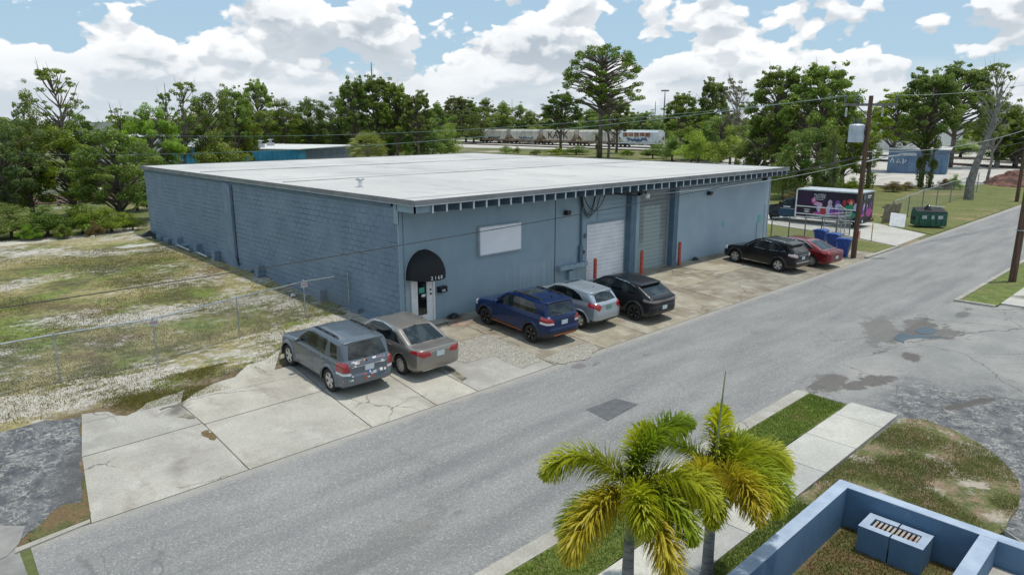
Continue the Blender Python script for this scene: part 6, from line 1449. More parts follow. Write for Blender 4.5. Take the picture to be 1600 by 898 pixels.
# ================================================================ trees: limbs and leaf-sized faces through the crown's volume
def f_leaf(c0, c1, tr=.34, vary=True):
    def fn(t, b):
        oi = t.new('ShaderNodeObjectInfo').outputs['Random']; isl = t.island(); p = t.coord()
        c = t.mix(t.math('MULTIPLY', t.math('ADD', isl, t.ramp(t.noise(p, .35, 3), .35, .65)), .5), c0, c1)
        h = t.new('ShaderNodeHueSaturation'); t.put(h.inputs['Color'], c); t.put(h.inputs['Hue'], t.math('ADD', t.ramp(oi, 0, 1, .478, .512), t.math('MULTIPLY', t.math('SUBTRACT', t.noise(p, .8, 2), .5), .05))); t.put(h.inputs['Value'], t.ramp(t.math('FRACT', t.math('MULTIPLY', oi, 7.3)), 0, 1, .85, 1.35)); t.put(h.inputs['Saturation'], t.ramp(t.math('FRACT', t.math('MULTIPLY', oi, 13.7)), 0, 1, .95, 1.2))
        if vary: c = h.outputs[0]
        t.put(b.inputs['Base Color'], c); b.inputs['Roughness'].default_value = .45; b.inputs['Specular IOR Level'].default_value = .3
        tl = t.new('ShaderNodeBsdfTranslucent'); t.put(tl.inputs[0], t.mix(1., c, (1.25, 1.35, .6), 'MULTIPLY')); mx = t.new('ShaderNodeMixShader'); mx.inputs[0].default_value = tr
        t.l.new(b.outputs[0], mx.inputs[1]); t.l.new(tl.outputs[0], mx.inputs[2]); t.l.new(mx.outputs[0], t.n['Material Output'].inputs[0])
    return fn
mat('leaf_oak', fn=f_leaf((.065, .11, .022), (.235, .31, .075)))
mat('leaf_pine', fn=f_leaf((.065, .115, .026), (.235, .32, .08)))
mat('leaf_light', fn=f_leaf((.10, .155, .03), (.28, .36, .09)))
mat('leaf_mix', fn=f_leaf((.055, .095, .03), (.19, .24, .085)))
mat('leaf_dry', fn=f_leaf((.10, .08, .03), (.26, .20, .09)))
mat('leaf_grey', fn=f_leaf((.10, .10, .075), (.20, .19, .14)))
mat('bark', rough=.9, fn=varied((.085, .07, .055), (.19, .165, .135), 3, bump=.5))
mat('bark_mid', rough=.9, fn=varied((.13, .125, .115), (.25, .235, .215), 3, bump=.4))
mat('bark_pale', rough=.9, fn=varied((.20, .19, .17), (.34, .32, .29), 3, bump=.4))
def leaf_cloud(centers, radii, counts, size, rg, flat=1., aspect=.55, outward=None):
    """many little quads inside ellipsoidal clumps"""
    C_, N_ = [], []
    for c, r, n in zip(centers, radii, counts):
        v = rg.normal(size=(n, 3)); v /= np.linalg.norm(v, axis=1)[:, None]; q = v*(rg.uniform(.25, 1, n)**.5)[:, None]*np.array(r); C_.append(q+np.array(c)); N_.append(v*.8+np.array([0, 0, .45])+rg.normal(size=(n, 3))*.55)
    C_ = np.concatenate(C_); N_ = np.concatenate(N_); N_ /= np.linalg.norm(N_, axis=1)[:, None]
    n = len(C_); a = rg.normal(size=(n, 3)); u = np.cross(N_, a); u /= np.linalg.norm(u, axis=1)[:, None]; v = np.cross(N_, u)
    s = (size*(.5+1.1*rg.random(n)**1.6))[:, None]; u = u*s; v = v*s*aspect
    V = np.stack([C_-u, C_-v*.9+u*.1, C_+u, C_+v], 1).reshape(-1, 3)
    return V, np.arange(4*n).reshape(-1, 4)
def tree_proto(kind, seed):
    """unit trees about 10 m tall"""
    rg = np.random.default_rng(seed); rr = random.Random(seed); wood = MB(); cs, rs, ns = [], [], []
    size = .088; lm = 'leaf_oak'; bark = 'bark'
    if kind == 'oak':
        for k in range(96):
            v = rg.normal(size=3); v /= np.linalg.norm(v); f = rr.uniform(.3, 1)**.6; c = np.array([0, 0, 5.2])+v*f*np.array([3.5, 3.5, 3.9])
            c += np.array([mnoise.noise((c[0]*.4, c[2]*.4, seed))*1.3, mnoise.noise((c[1]*.4, seed, c[0]*.4))*1.3, mnoise.noise((c[0]*.35, c[1]*.35, seed+9))*1.5])
            if c[2] < 1.1: continue
            r = rr.uniform(.38, .86); cs.append(c); rs.append((r, r, r*.75)); ns.append(int(620*r*r)+90)
        trunk = [(0, 0, -.2), (.1, .05, 1.2), (.05, -.1, 2.6), (.2, 0, 4.5), (.1, .1, 6.8)]; tr_ = [.36, .28, .24, .15, .05]
    elif kind == 'pine':
        size = .105; lm = 'leaf_pine'; bark = 'bark'
        for k in range(100):
            a = rr.uniform(0, 6.283); u_ = rr.random(); z = 4.2+5.3*u_**.8; R_ = 3.0*math.sqrt(max(.05, 1-((z-5.9)/3.75)**2))*rr.uniform(.5, 1.0)**.7; c = np.array([R_*math.cos(a), R_*math.sin(a), z+rr.uniform(-.2, .2)])
            r = rr.uniform(.34, .66); cs.append(c); rs.append((r, r, r*.62)); ns.append(int(560*r*r)+60)
        trunk = [(0, 0, -.2), (.05, 0, 2.5), (-.05, .05, 5), (.05, .0, 7.2), (0, 0, 9.2)]; tr_ = [.24, .20, .16, .11, .04]
    elif kind == 'tallpine':      # open umbrella crown on a bare trunk
        size = .075; lm = 'leaf_pine'; bark = 'bark'
        for k in range(150):
            a = k*2.399+rr.uniform(-.3, .3); t_ = rr.random()
            if k < 104: th = math.acos(1-t_*.95); sn_ = math.sin(th)**.62; c = np.array([3.05*sn_*math.cos(a), 3.05*sn_*math.sin(a), 6.3+3.3*math.cos(th)])*np.array([1, 1, 1])+rg.normal(size=3)*.12
            else: z = 4.9+rr.random()*1.5; R_ = rr.uniform(1.2, 3.75); c = np.array([R_*math.cos(a), R_*math.sin(a), z+.05*R_])
            r = rr.uniform(.28, .50); cs.append(c); rs.append((r, r, r*.55)); ns.append(int(430*r*r)+40)
        trunk = [(0, 0, -.2), (.1, 0, 2.5), (-.05, .05, 4.6), (.05, .0, 6.6), (0, 0, 8.6)]; tr_ = [.22, .18, .155, .10, .03]
    elif kind == 'sparse':
        size = .09; lm = 'leaf_oak'; bark = 'bark'
        for k in range(64):
            a = rr.uniform(0, 6.283); z = 4+5.8*rr.random(); R_ = rr.uniform(.3, 1)*(1.2+1.8*math.sin((z-3)/7*math.pi)); c = np.array([R_*math.cos(a)+.25*(z-5), R_*math.sin(a), z]); r = rr.uniform(.22, .46); cs.append(c); rs.append((r*1.25, r*1.25, r*.5)); ns.append(int(420*r*r)+30)
        trunk = [(0, 0, -.2), (-.35, 0, 2), (.25, .1, 4.2), (.1, -.1, 6.4), (.8, .1, 8.8)]; tr_ = [.20, .17, .13, .09, .03]
    elif kind == 'bush':
        size = .115; lm = 'leaf_light'
        for k in range(52):
            a = rr.uniform(0, 6.283); th = rr.uniform(0, 1.45); f = rr.uniform(.4, 1); c = np.array([4.2*f*math.sin(th)*math.cos(a), 4.2*f*math.sin(th)*math.sin(a), 1.0+7.6*f*math.cos(th)*rr.uniform(.75, 1)]); r = rr.uniform(.8, 1.35); cs.append(c); rs.append((r, r, r*.9)); ns.append(int(210*r*r)+60)
        trunk = [(0, 0, -.2), (.1, 0, 2), (0, .1, 4.5)]; tr_ = [.25, .2, .08]
    elif kind == 'column':        # trunk wrapped in vine
        size = .14; lm = 'leaf_oak'
        for k in range(40):
            z = rr.uniform(.3, 9.3); a = rr.uniform(0, 6.283); R_ = .45+(.35 if z < 5 else 1.2*rr.random()); c = np.array([R_*math.cos(a), R_*math.sin(a), z]); r = rr.uniform(.5, .85); cs.append(c); rs.append((r*.8, r*.8, r)); ns.append(int(150*r*r)+30)
        trunk = [(0, 0, -.2), (.1, 0, 3), (-.1, .1, 6), (0, 0, 9)]; tr_ = [.4, .34, .25, .1]
    T_ = [Vector(q) for q in trunk]; wood.tube(trunk, tr_, 9)
    order = list(range(len(cs)))
    for k in order:
        if kind == 'bush' and k % 3: continue
        c = Vector(cs[k]); zt = max(T_[1].z*.8, min(T_[-1].z*.96, c.z-rr.uniform(.5, 1.9)*(1 if kind != 'tallpine' else .6)-.25*math.hypot(c.x, c.y)*(1 if kind in ('oak', 'sparse') else .5)))
        for i in range(len(T_)-1):
            if T_[i].z <= zt <= T_[i+1].z: s0 = T_[i].lerp(T_[i+1], (zt-T_[i].z)/(T_[i+1].z-T_[i].z)); break
        else: s0 = T_[-1]
        m_ = s0.lerp(c, .5)+Vector((rr.uniform(-.25, .25), rr.uniform(-.25, .25), rr.uniform(-.1, .35))); d_ = (c-s0).length
        wood.tube([s0, m_, c], [.03+.018*d_, .025+.009*d_, .012], 5, cap=False)
    if kind in ('oak', 'sparse', 'pine'):      # bare twigs poking out, some dead
        for k in range(26):
            c = Vector(cs[rr.randrange(len(cs))]); d_ = (c-Vector((0, 0, 4.5))).normalized(); q = c+d_*rr.uniform(.6, 1.3)+Vector((rr.uniform(-.3, .3), rr.uniform(-.3, .3), rr.uniform(-.1, .4)))
            wood.tube([c-d_*.6, c.lerp(q, .5)+Vector((0, 0, .08)), q], [.03, .018, .006], 4, cap=False)
        n0_ = len(cs)
        for k in range(n0_//2 if kind != 'sparse' else 0):                   # small outlying sprays that break the outline
            c = cs[rr.randrange(n0_)]; d_ = np.array(c)-np.array([0, 0, 4.8]); d_ = d_/np.linalg.norm(d_); r = rr.uniform(.14, .32)
            cs.append(np.array(c)+d_*rr.uniform(.5, .95)+rg.normal(size=3)*.18); rs.append((r*1.3, r*1.3, r*.7)); ns.append(int(30+300*r*r))
    V, Fq = leaf_cloud(cs, rs, ns, size, rg)
    return wood.mesh('trunk', M[bark], True), np_mesh('crown', V, Fq, M[lm])
PROTO = {}
for kind, seeds in (('oak', (1, 2, 3, 4)), ('pine', (11, 12, 13)), ('tallpine', (21,)), ('sparse', (31, 32)), ('bush', (41, 42, 43)), ('column', (51,))):
    PROTO[kind] = [tree_proto(kind, s_) for s_ in seeds]
tcount = 0
def tree(kind, px, base, top, wpx, label, var=None, d=None, leaf=None, bark=None, name=None, cat=None, group=None, lean=0.):
    """px: where on the sight line the trunk stands; base/top rows give distance and height; wpx the crown's width"""
    global tcount; tcount += 1
    p = G(px, base) if d is None else pt(px, base, d)[:2]; D_ = dist(p); h = ZH(p, px, top); wd = wpx*D_/FPX
    ref = {'oak': (10., 8.2), 'pine': (10.2, 6.9), 'tallpine': (10.1, 7.4), 'sparse': (10.2, 6.4), 'bush': (9.6, 10.2), 'column': (10., 3.6)}[kind]
    pr = PROTO[kind][(var if var is not None else tcount) % len(PROTO[kind])]
    nm = name or {'oak': 'oak_tree', 'pine': 'pine_tree', 'tallpine': 'pine_tree', 'sparse': 'thin_tree', 'bush': 'bush', 'column': 'vine_covered_tree'}[kind]
    e = empty(nm, (*p, 0), (tcount*2.399) % 6.283 if not lean else -YAW, label, cat or ('bush' if kind == 'bush' else 'tree'), group)
    sx, sz = wd/ref[1], h/ref[0]; e.scale = (sx, sx, sz)
    if lean: e.rotation_euler[1] = lean
    for k_, (me, nm_) in enumerate(((pr[0], 'trunk'), (pr[1], 'crown'))):
        o = link(nm_, me, e)
        mt = bark if k_ == 0 else (leaf or (('leaf_oak', 'leaf_pine', 'leaf_mix', 'leaf_oak', 'leaf_light')[(tcount*7) % 5] if kind in ('oak', 'pine') else None))
        if mt: o.material_slots[0].link = 'OBJECT'; o.material_slots[0].material = M[mt]
    return e
# (kind, x, base row, top row, crown width in picture px, label)
left = [
 ('oak', 20, 352, 172, 110, 'broad oak at the far left edge, trunk behind the low hedge'),
 ('oak', 52, 342, 138, 84, 'tall rounded oak second from the left edge, its top against the sky'),
 ('oak', 190, 348, 192, 130, 'dark spreading oak with thick trunk just left of the warehouse corner'),
 ('oak', 120, 338, 196, 110, 'mid green oak between the two tallest oaks at the left'),
 ('oak', -40, 345, 165, 110, 'oak partly cut by the left edge of the picture'),
 ('sparse', 112, 300, 100, 84, 'crooked open pine rising high above the left oaks'),
 ('oak', 245, 300, 155, 90, 'loose oak directly behind the back corner of the roof'),
 ('sparse', 295, 290, 122, 60, 'half bare tree with pale limbs above the roof corner'),
 ('oak', 335, 285, 132, 90, 'oak with drooping grey moss behind the left part of the roof'),
 ('oak', 380, 268, 152, 74, 'bright green oak behind the roof left of the teal building'),
 ('bush', 345, 290, 195, 110, 'dense bush under the oaks behind the warehouse roof'),
 ('bush', 5, 330, 232, 110, 'dense undergrowth below the leftmost oaks'),
 ('bush', 215, 330, 250, 80, 'dense undergrowth beside the warehouse back corner'),
 ('oak', 150, 300, 176, 80, 'smaller oak behind the dark spreading oak at the left'),
 ('sparse', 200, 300, 165, 46, 'thin sapling rising between the oaks left of the warehouse'),
 ('sparse', 268, 286, 140, 40, 'thin leafy sapling at the base of the skyline pole behind the roof corner'),
]
for i, q in enumerate(left): tree(*q[:5], q[5], var=i)
back = [
 ('pine', 408, 246, 124, 48, 'slim pine with round crown left of the teal building'),
 ('pine', 372, 270, 134, 50, 'small pine crown peeking over the oaks behind the roof'),
 ('oak', 440, 240, 150, 70, 'yellow green oak behind the teal building'),
 ('oak', 486, 238, 152, 70, 'dark oak behind the flat teal roof'),
 ('oak', 530, 240, 146, 66, 'dense dark oak left of the tall pine clump'),
 ('pine', 556, 262, 120, 60, 'tall pine with a leaning top, first of the clump below the antenna mast'),
 ('pine', 592, 260, 118, 74, 'tallest pine of the clump right below the antenna mast'),
 ('pine', 622, 260, 128, 66, 'pine with rounded crown right of the antenna mast'),
 ('pine', 655, 262, 142, 56, 'shorter pine at the right side of the clump'),
 ('oak', 560, 240, 165, 76, 'dark green oak under the tall pine clump'),
 ('oak', 610, 256, 170, 84, 'oak filling the space behind the sabal palm'),
 ('oak', 660, 258, 172, 80, 'oak with hanging vines right of the sabal palm'),
 ('bush', 695, 250, 186, 70, 'bright dense bush at the roof edge right of the palm', ),
 ('bush', 635, 250, 196, 60, 'mid green bush beside the sabal palm'),
 ('bush', 500, 236, 186, 90, 'dark bush behind the teal building'),
 ('oak', 690, 246, 158, 60, 'oak above the bright bush near the left end of the train'),
]
for i, q in enumerate(back): tree(*q[:5], q[5], var=i)
far = [(712, 150, 40, 'pine'), (728, 152, 44, 'pine'), (752, 150, 50, 'oak'), (780, 158, 50, 'oak'), (806, 160, 46, 'oak'), (700, 165, 50, 'oak'), (740, 170, 60, 'bush'), (835, 172, 50, 'oak'), (860, 170, 50, 'oak'), (845, 185, 70, 'bush'), (890, 178, 60, 'bush'), (915, 168, 56, 'oak'), (1000, 172, 60, 'oak'), (1030, 176, 50, 'bush'), (985, 180, 60, 'bush'), (1075, 168, 60, 'oak'), (790, 178, 60, 'bush')]
farord = [sorted(range(len(far)), key=lambda j: far[j][0]).index(i) for i in range(len(far))]
for i, (x, tp, w_, k) in enumerate(far):
    tree(k, x, 224, tp, w_*1.15, '%s tree from the left in the dense row behind the hopper wagons' % ORD[farord[i]], var=i, d=265+12*(i % 3), group='trees in a row behind the hopper wagons', leaf='leaf_oak', name='far_tree', cat='tree')
big = [
 ('tallpine', 937, 247, 66, 132, 'very tall pine with wide umbrella crown rising above the roof and train', {}),
 ('pine', 876, 236, 142, 66, 'small flat topped pine left of the very tall pine', {}),
 ('pine', 963, 240, 152, 60, 'slender pine just right of the very tall pine trunk', {}),
 ('column', 934, 246, 205, 12, 'ivy covered lower trunk of the very tall pine', {}),
 ('pine', 1062, 238, 144, 60, 'small pine right of the light pole on the skyline', {}),
 ('pine', 1108, 250, 122, 52, 'thin pine with open crown left of the bare grey tree', {}),
 ('sparse', 1148, 258, 118, 62, 'nearly bare grey tree between pines right of the train', dict(leaf='leaf_grey', bark='bark_pale')),
 ('oak', 1085, 250, 165, 90, 'dark oak behind the bushes right of the train', {}),
 ('oak', 1125, 254, 172, 90, 'dense oak under the bare grey tree', {}),
 ('pine', 1205, 292, 104, 96, 'tall pine with rounded crown above the far end of the roof', {}),
 ('pine', 1272, 300, 96, 112, 'tallest pine of the pair left of the transformer pole', {}),
 ('pine', 1235, 280, 140, 80, 'pine filling between the two tall pines above the roof end', {}),
 ('bush', 1090, 258, 196, 84, 'pale green bush at the roof edge right of the train', {}),
 ('bush', 1140, 260, 190, 84, 'tall bright bush behind the roof, below the bare grey tree', {}),
 ('bush', 1050, 252, 205, 66, 'low light green bush beside the last hopper wagon', {}),
 ('oak', 1180, 290, 165, 100, 'dark oak behind the far end of the roof', {}),
 ('oak', 1250, 310, 190, 100, 'dense low oak above the truck cab', dict()),
 ('bush', 1222, 312, 222, 70, 'dark bush at the building end, behind the truck cab', dict(leaf='leaf_oak')),
 ('bush', 1290, 306, 240, 60, 'shadowy bush behind the box truck roof', dict(leaf='leaf_oak')),
 ('oak', 1315, 290, 150, 84, 'oak behind the crossarm of the transformer pole', {}),
 ('column', 1296, 318, 200, 26, 'vine covered trunk behind the box truck', {}),
 ('column', 1355, 294, 205, 28, 'vine covered trunk just right of the transformer pole', {}),
 ('pine', 1392, 268, 138, 84, 'oak with yellow green crown right of the transformer', {}),
 ('pine', 1438, 292, 108, 90, 'tall tree with open limbs in front of the blue shed', {}),
 ('column', 1436, 293, 200, 20, 'left of the two vine wrapped trunks before the blue shed', {}),
 ('column', 1452, 294, 205, 18, 'right of the two vine wrapped trunks before the blue shed', {}),
 ('pine', 1484, 262, 100, 96, 'full crowned tree right of the blue shed', {}),
 ('pine', 1410, 252, 176, 70, 'low oak crown hanging over the blue shed roof', {}),
 ('oak', 1556, 262, 150, 84, 'broad tree over the street end with a leaning grey trunk', dict(bark='bark_pale')),
 ('sparse', 1541, 286, 92, 58, 'thin top branches rising over the leaning grey tree', dict(bark='bark_pale')),
 ('oak', 1585, 262, 172, 80, 'oak at the right edge behind the rubble pile', {}),
 ('bush', 1500, 246, 215, 90, 'dark hedge like bush behind the yard at the right', dict(leaf='leaf_oak')),
 ('bush', 1590, 254, 210, 90, 'dark bush at the right edge behind the yard', dict(leaf='leaf_oak')),
 ('oak', 1615, 255, 160, 80, 'oak cut by the right edge of the picture', {}),
 ('oak', 1340, 250, 196, 56, 'low dark tree between transformer pole and yard', {}),
]
for i, q in enumerate(big): tree(*q[:5], q[5], var=i, **q[6])
# second trunk of the pair beside the very tall pine
b = MB(); h = 14; b.tube([(0, 0, 0), (.3, 0, 3), (-.5, 0, 6), (.2, 0, 9), (1.2, 0, 13.5)], [.28, .25, .22, .18, .1], 8)
e = empty('bare_tree', (*G(950, 247), 0), 0, 'thin bent bare trunk right beside the very tall pine', 'tree'); b.build('trunk', M['bark'], e, True)
# leaning grey trunk at the street end
b = MB(); q = G(1513, 312); b.tube([(_X.x*k_, _X.y*k_, z_) for k_, z_ in ((0, -.1), (-.05, 1.4), (.25, 3.2), (.9, 5.2), (1.3, 7.5), (1.5, 10))], [.42, .36, .30, .24, .16, .08], 10); e = empty('leaning_tree', (*q, 0), 0, 'leaning smooth grey trunk at the end of the long chain link fence', 'tree'); b.build('trunk', M['bark_mid'], e, True)
# low hedges and shrubs
sh = [(20, 372, 312, 100), (75, 370, 316, 100), (130, 366, 311, 100), (175, 362, 318, 76), (208, 360, 330, 40), (-30, 376, 314, 76), (48, 376, 345, 40), (150, 372, 342, 36), (100, 374, 346, 36)]
for i, (x, bs, tp, w_) in enumerate(sh): tree('bush', x, bs, tp, w_, '%s low shrub from the left in the hedge beyond the sandy lot' % ORD[sorted(q[0] for q in sh).index(x)], var=i, leaf=('leaf_oak', 'leaf_dry')[i > 5 and i % 2], group='low shrubs of the hedge beyond the sandy lot', name='shrub', cat='shrub')
sh = [(790, 240, 226, 32), (808, 240, 228, 22), (838, 242, 232, 30), (900, 242, 226, 60), (870, 242, 229, 50), (980, 243, 232, 40), (1020, 248, 222, 50), (1080, 254, 214, 60)]
for i, (x, bs, tp, w_) in enumerate(sh): tree('bush', x, bs, tp, w_, '%s small green shrub from the left between the roof edge and the train' % ORD[sorted(q[0] for q in sh).index(x)], var=i, group='small shrubs in front of the train', name='shrub', cat='shrub')
sh = [(1300, 306, 278, 50), (1330, 303, 274, 40), (1395, 300, 280, 40), (1415, 298, 282, 34), (1490, 296, 270, 30), (1475, 296, 276, 30), (1245, 316, 288, 44)]
for i, (x, bs, tp, w_) in enumerate(sh): tree('bush', x, bs, tp, w_, '%s half dry shrub from the left behind the side lawn and truck' % ORD[sorted(q[0] for q in sh).index(x)], var=i, leaf=('leaf_dry', 'leaf_light', 'leaf_dry')[i % 3], group='half dry shrubs behind the side lawn', name='shrub', cat='shrub')
fb = [(225, 176), (262, 184), (300, 178), (345, 176), (392, 172), (430, 170), (468, 174), (505, 170), (545, 172), (590, 170), (630, 172), (668, 174)]
for i, (x, tp) in enumerate(fb): tree('bush', x, 236, tp, 92, '%s from the left of the dense crowns filling the row behind the teal building' % ORD[i], var=i, leaf=('leaf_oak', 'leaf_pine', 'leaf_mix')[i % 3], group='dense crowns filling the row behind the teal building', name='far_tree', cat='tree')
# distant wood closing the horizon
rg = np.random.default_rng(3); cs, rs, ns = [], [], []
for k in range(560):
    a = YAW+R(rg.uniform(-50, 50)); d_ = rg.uniform(330, 620); hh_ = rg.uniform(5, 15)*(.8+.3*math.sin(a*23)); x, y = CAM.x+d_*math.sin(a), CAM.y+d_*math.cos(a)
    cs.append((x, y, hh_*.5)); rs.append((rg.uniform(7, 13), rg.uniform(7, 13), hh_*.62)); ns.append(90)
V, Fq = leaf_cloud(cs, rs, ns, 1.3, rg, aspect=.8); me = np_mesh('far_wood', V, Fq, M['leaf_oak']); tag(link('far_wood', me), kind='stuff', label='far wood closing the horizon behind everything', cat='wood')
# sabal palm behind the roof
def fan_palm(p, h, r):
    e = empty('sabal_palm', (*p, 0), 0, 'sabal palm with a round shaggy head just behind the warehouse roof', 'palm')
    b = MB(); b.tube([(0, 0, 0), (0, 0, h-r*.9)], [.3, .26], 10); b.build('trunk', M['bark'], e)
    rr = random.Random(8); vs = []; fs = []
    for k in range(96):
        th = math.acos(rr.uniform(-.45, 1)); a = rr.uniform(0, 6.283); d = Vector((math.sin(th)*math.cos(a), math.sin(th)*math.sin(a), math.cos(th))); c0 = Vector((0, 0, h-r)); c1 = c0+d*r*rr.uniform(.45, .6)
        sd = d.cross(Vector((0, 0, 1))).normalized(); up = sd.cross(d)
        for j in range(15):
            t_ = (j-7)/7*1.25; dr_ = (d*math.cos(t_)+sd*math.sin(t_)).normalized(); q1 = c1+dr_*r*.3; q2 = q1+dr_*r*.22+Vector((0, 0, -r*.14)); w_ = up.cross(dr_)*.03+sd*.05*math.cos(t_)+Vector((0, 0, .02)); i0 = len(vs); vs += [c1-w_*.5, c1+w_*.5, q1+w_, q1-w_, q2]; fs += [(i0, i0+1, i0+2, i0+3), (i0+3, i0+2, i0+4)]
    m_ = MB(); m_.add(vs, fs); m_.build('crown', M['leaf_palm'], e)
mat('leaf_palm', fn=f_leaf((.10, .14, .04), (.38, .40, .17), .3))
q = G(576, 276); fan_palm(q, ZH(q, 576, 199), 33*dist(q)/FPX)

# ================================================================ foxtail palms in the foreground
mat('frond_green', fn=f_leaf((.17, .23, .014), (.46, .52, .04), .42, vary=False)); mat('frond_lime', fn=f_leaf((.25, .28, .015), (.62, .60, .06), .45, vary=False)); mat('frond_gold', fn=f_leaf((.34, .28, .02), (.68, .56, .08), .42, vary=False)); mat('frond_dark', fn=f_leaf((.12, .19, .014), (.34, .42, .045), .4, vary=False))
mat('rachis', (.22, .22, .06), .5); mat('palm_bark', rough=.85, fn=lambda t, b: (lambda p: t.put(b.inputs['Base Color'], t.mix(t.ramp(t.math('PINGPONG', t.math('ADD', t.sep(p)[2], t.math('MULTIPLY', t.noise(p, 6, 3), .03)), .055), .002, .007), (.09, .088, .085), t.mix(t.ramp(t.noise(t.scale(p, (3, 3, 8)), 2, 6, .7), .35, .65), (.13, .128, .125), (.25, .245, .235)))))(t.coord()))
mat('crownshaft', (.16, .21, .09), .45, fn=varied((.14, .19, .08), (.26, .29, .13), 4))
def frond_mesh(seed, Ln, droop, leaf_l, dens=1.):
    """a plume: leaflets stand all round the midrib. Frond leaves along +x, rising, then droops"""
    rr = random.Random(seed); n = 26; pts = []; ang = droop[0]; p = Vector((0, 0, 0)); st = Ln/n
    for k in range(n+1):
        pts.append(p.copy()); f = k/n; a = ang-(droop[1])*f**1.25; p = p+Vector((math.cos(a), 0, math.sin(a)))*st
    rb = MB(); rb.tube(pts, [.022*(1-k/(n+2)) +.004 for k in range(n+1)], 5)
    vs, fs = [], []; N = int(600*dens)
    for k in range(N):
        f = .10+.90*(k/N); i = min(n-1, int(f*n)); fr = f*n-i; P_ = pts[i].lerp(pts[i+1], fr); tg = (pts[i+1]-pts[i]).normalized(); up = Vector((-tg.z, 0, tg.x)); sd = Vector((0, 1, 0))
        phi = (k*2.399) % 6.283+rr.uniform(-.3, .3); rad = sd*math.cos(phi)+up*math.sin(phi)
        L_ = leaf_l*(math.sin(min(1, f*1.02+.0)*math.pi*.92+.18)**.55)*rr.uniform(.8, 1.12)
        d0 = (rad*1.0+tg*rr.uniform(.32, .72)).normalized(); q0 = P_; w0 = .0075+.0055*rr.random()
        wv = d0.cross(tg).normalized()*w0; q1 = q0+d0*L_*.5; d1 = (d0+Vector((0, 0, -.42))).normalized(); q2 = q1+d1*L_*.33; d2 = (d1+Vector((0, 0, -.5))).normalized(); q3 = q2+d2*L_*.22
        i0 = len(vs); vs += [q0-wv*.6, q0+wv*.6, q1+wv*1.25, q1-wv*1.25, q2+wv*.9, q2-wv*.9, q3]; fs += [(i0, i0+1, i0+2, i0+3), (i0+3, i0+2, i0+4, i0+5), (i0+5, i0+4, i0+6)]
    m_ = MB(); m_.add(vs, fs); return m_, rb
def foxtail(base, crown_z, label, fr, lean=(0, 0), r0=.08, spear=None, sc=1.):
    e = empty('foxtail_palm', (*base, .07), 0, label, 'palm tree', 'foxtail palms by the low blue wall'); z1 = crown_z-.07
    def cx(z): return (lean[0]*z/z1, lean[1]*z/z1)
    zt = z1-.75
    b = MB(); b.tube([(*cx(z1*f), z1*f) for f in (0, .1, .3, .5, .7, zt/z1)], [r0*1.35, r0*1.1, r0, r0*.95, r0*.82, r0*.72], 14); b.build('trunk', M['palm_bark'], e, smooth=True)
    b = MB(); b.tube([(*cx(zt-.01), zt-.01), (*cx(zt+.2), zt+.2), (*cx(zt+.5), zt+.5), (*cx(z1+.1), z1+.10)], [r0*.74, r0*.70, r0*.5, r0*.3], 12); b.build('crownshaft', M['crownshaft'], e, smooth=True)
    for i, (az, el, dr, Ln, lf, m_) in enumerate(fr):
        a, rb = frond_mesh(i*7+int(base[0]*100) % 97, Ln*sc, (R(el), R(dr)), lf*sc)
        o = a.build('frond', M[m_], e); o.location = (*cx(z1), z1-.02); o.rotation_euler = (0, 0, az)
        o2 = rb.build('midrib', M['rachis'], o)
    if spear: b = MB(); b.tube([(*cx(z1), z1), (lean[0]+spear[1]*.4, lean[1], z1+spear[0]*.5), (lean[0]+spear[1], lean[1], z1+spear[0])], [.03, .022, .006], 6); b.build('spear_leaf', M['crownshaft'], e)
    return e
def az(deg_right_of_view): return math.pi/2-YAW-R(deg_right_of_view)   # 0 = away from the camera, 90 = to its right
# left palm
pA = G(976, 1010, .07); zA = ZH(pA, 985, 766)
frA = [(az(-84), 60, 125, 1.38, .36, 'frond_lime'), (az(62), 84, 112, 1.42, .30, 'frond_dark'), (az(28), 72, 70, .95, .33, 'frond_lime'), (az(-126), 8, 92, 1.30, .40, 'frond_gold'), (az(110), 46, 112, 1.22, .38, 'frond_lime'), (az(152), -14, 66, 1.2, .38, 'frond_gold'), (az(-96), -6, 70, 1.1, .36, 'frond_green'), (az(128), 16, 95, 1.05, .34, 'frond_green'), (az(175), 34, 115, .85, .32, 'frond_lime')]
foxtail(pA, zA, 'nearer foxtail palm with drooping golden lower fronds, left of the pair', frA, sc=.97)
pB = G(1103, 915, .07); zB = ZH(pB, 1112, 745)
frB = [(az(22), 82, 62, 1.15, .34, 'frond_lime'), (az(-72), 62, 125, 1.5, .30, 'frond_green'), (az(76), 46, 120, 1.55, .38, 'frond_lime'), (az(98), 30, 108, 1.3, .38, 'frond_green'), (az(158), 40, 118, 1.25, .38, 'frond_gold'), (az(-140), 44, 118, 1.3, .38, 'frond_gold'), (az(126), 32, 112, 1.2, .36, 'frond_lime'), (az(-165), 18, 95, 1.0, .34, 'frond_lime'), (az(50), 56, 115, 1.2, .34, 'frond_green')]
foxtail(pB, zB, 'farther foxtail palm with an upright spear leaf, right of the pair', frB, spear=(1.55, .12), r0=.08, sc=.94)

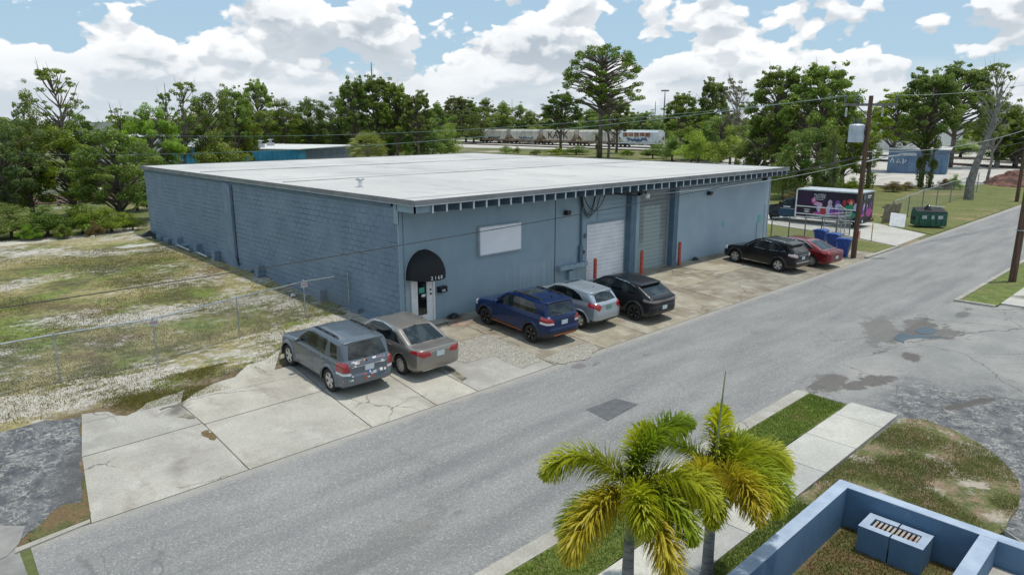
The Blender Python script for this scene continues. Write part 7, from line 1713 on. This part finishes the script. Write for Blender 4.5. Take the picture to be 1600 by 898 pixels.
# ================================================================ grass blades
def blades(name, n, region, zf, size, m, label, seed, dens=None, yard=False):
    rg = np.random.default_rng(seed); x0, x1, y0, y1 = region; X = rg.uniform(x0, x1, n*3); Y = rg.uniform(y0, y1, n*3)
    keep = np.array([dens(x, y) for x, y in zip(X, Y)]) if dens else np.ones(n*3, bool); X, Y = X[keep][:n], Y[keep][:n]; n = len(X)
    h = size*rg.uniform(.5, 1.4, n); a = rg.uniform(0, 6.283, n); w_ = h*.16; lx, ly = rg.normal(size=n)*h*.45, rg.normal(size=n)*h*.45
    z = np.full(n, zf)
    if yard: Q_ = np.array([S(q) for q in zip(X, Y)]); X, Y, z = Q_[:, 0], Q_[:, 1], Q_[:, 2]+zf
    V = np.stack([np.stack([X-w_*np.cos(a), Y-w_*np.sin(a), z], 1), np.stack([X+w_*np.cos(a), Y+w_*np.sin(a), z], 1), np.stack([X+lx, Y+ly, z+h], 1)], 1).reshape(-1, 3)
    me = np_mesh(name, V, np.arange(3*n).reshape(-1, 3), M[m]); return tag(link(name, me), label, 'grass', kind='stuff')
mat('blade_green', fn=f_leaf((.04, .07, .014), (.14, .19, .045), .3)); mat('blade_olive', fn=f_leaf((.08, .085, .025), (.20, .19, .075), .3)); mat('blade_dry', fn=f_leaf((.20, .16, .07), (.40, .33, .17), .2))
def dn(sc, th, off=0): return lambda x, y: mnoise.noise((x*sc+off, y*sc, off)) > th+random.uniform(-.18, .18)
def inpoly(poly):
    def f(x, y):
        c = False; n = len(poly)
        for i in range(n):
            (x0, y0), (x1, y1) = poly[i], poly[(i+1) % n]
            if (y0 > y) != (y1 > y) and x < x0+(y-y0)/(y1-y0)*(x1-x0): c = not c
        return c
    return f
blades('grass', 40000, (-6.5, 3.85, -13.0, -12.1), .066, .032, 'blade_green', 'short green grass of the verge between street and sidewalk', 1)
blades('grass', 14000, (-6.5, -1.4, -14.84, -14.12), .068, .045, 'blade_green', 'grass strip between sidewalk and low blue wall', 2)
ii = inpoly(isl); d1 = dn(.9, -.05, 3)
blades('grass', 44000, (-1.4, 6, -17.5, -14), .066, .034, 'blade_olive', 'patchy grass tufts on the rounded island', 3, lambda x, y: ii(x, y) and d1(x, y))
blades('grass', 16000, (-6, -1.62, -16.9, -15.1), .058, .04, 'blade_olive', 'grass inside the low wall bed', 4, dn(.8, -.15, 8))
d2 = dn(.35, .0, 1); lotok = lambda x, y: d2(x, y) and (x < -.4)
blades('grass', 90000, (-24, 0, -.4, 24), .004, .045, 'blade_olive', 'olive grass tufts over the sandy lot', 5, lotok, True)
blades('grass', 40000, (-24, -.4, -.4, 22), .004, .045, 'blade_dry', 'dry straw coloured grass over the sandy lot', 6, dn(.22, .08, 12), True)
blades('grass', 16000, (-9.2, -5.2, -1.5, .6), .004, .035, 'blade_olive', 'green weeds along the broken edge of the concrete', 7, dn(.6, .0, 4), True)
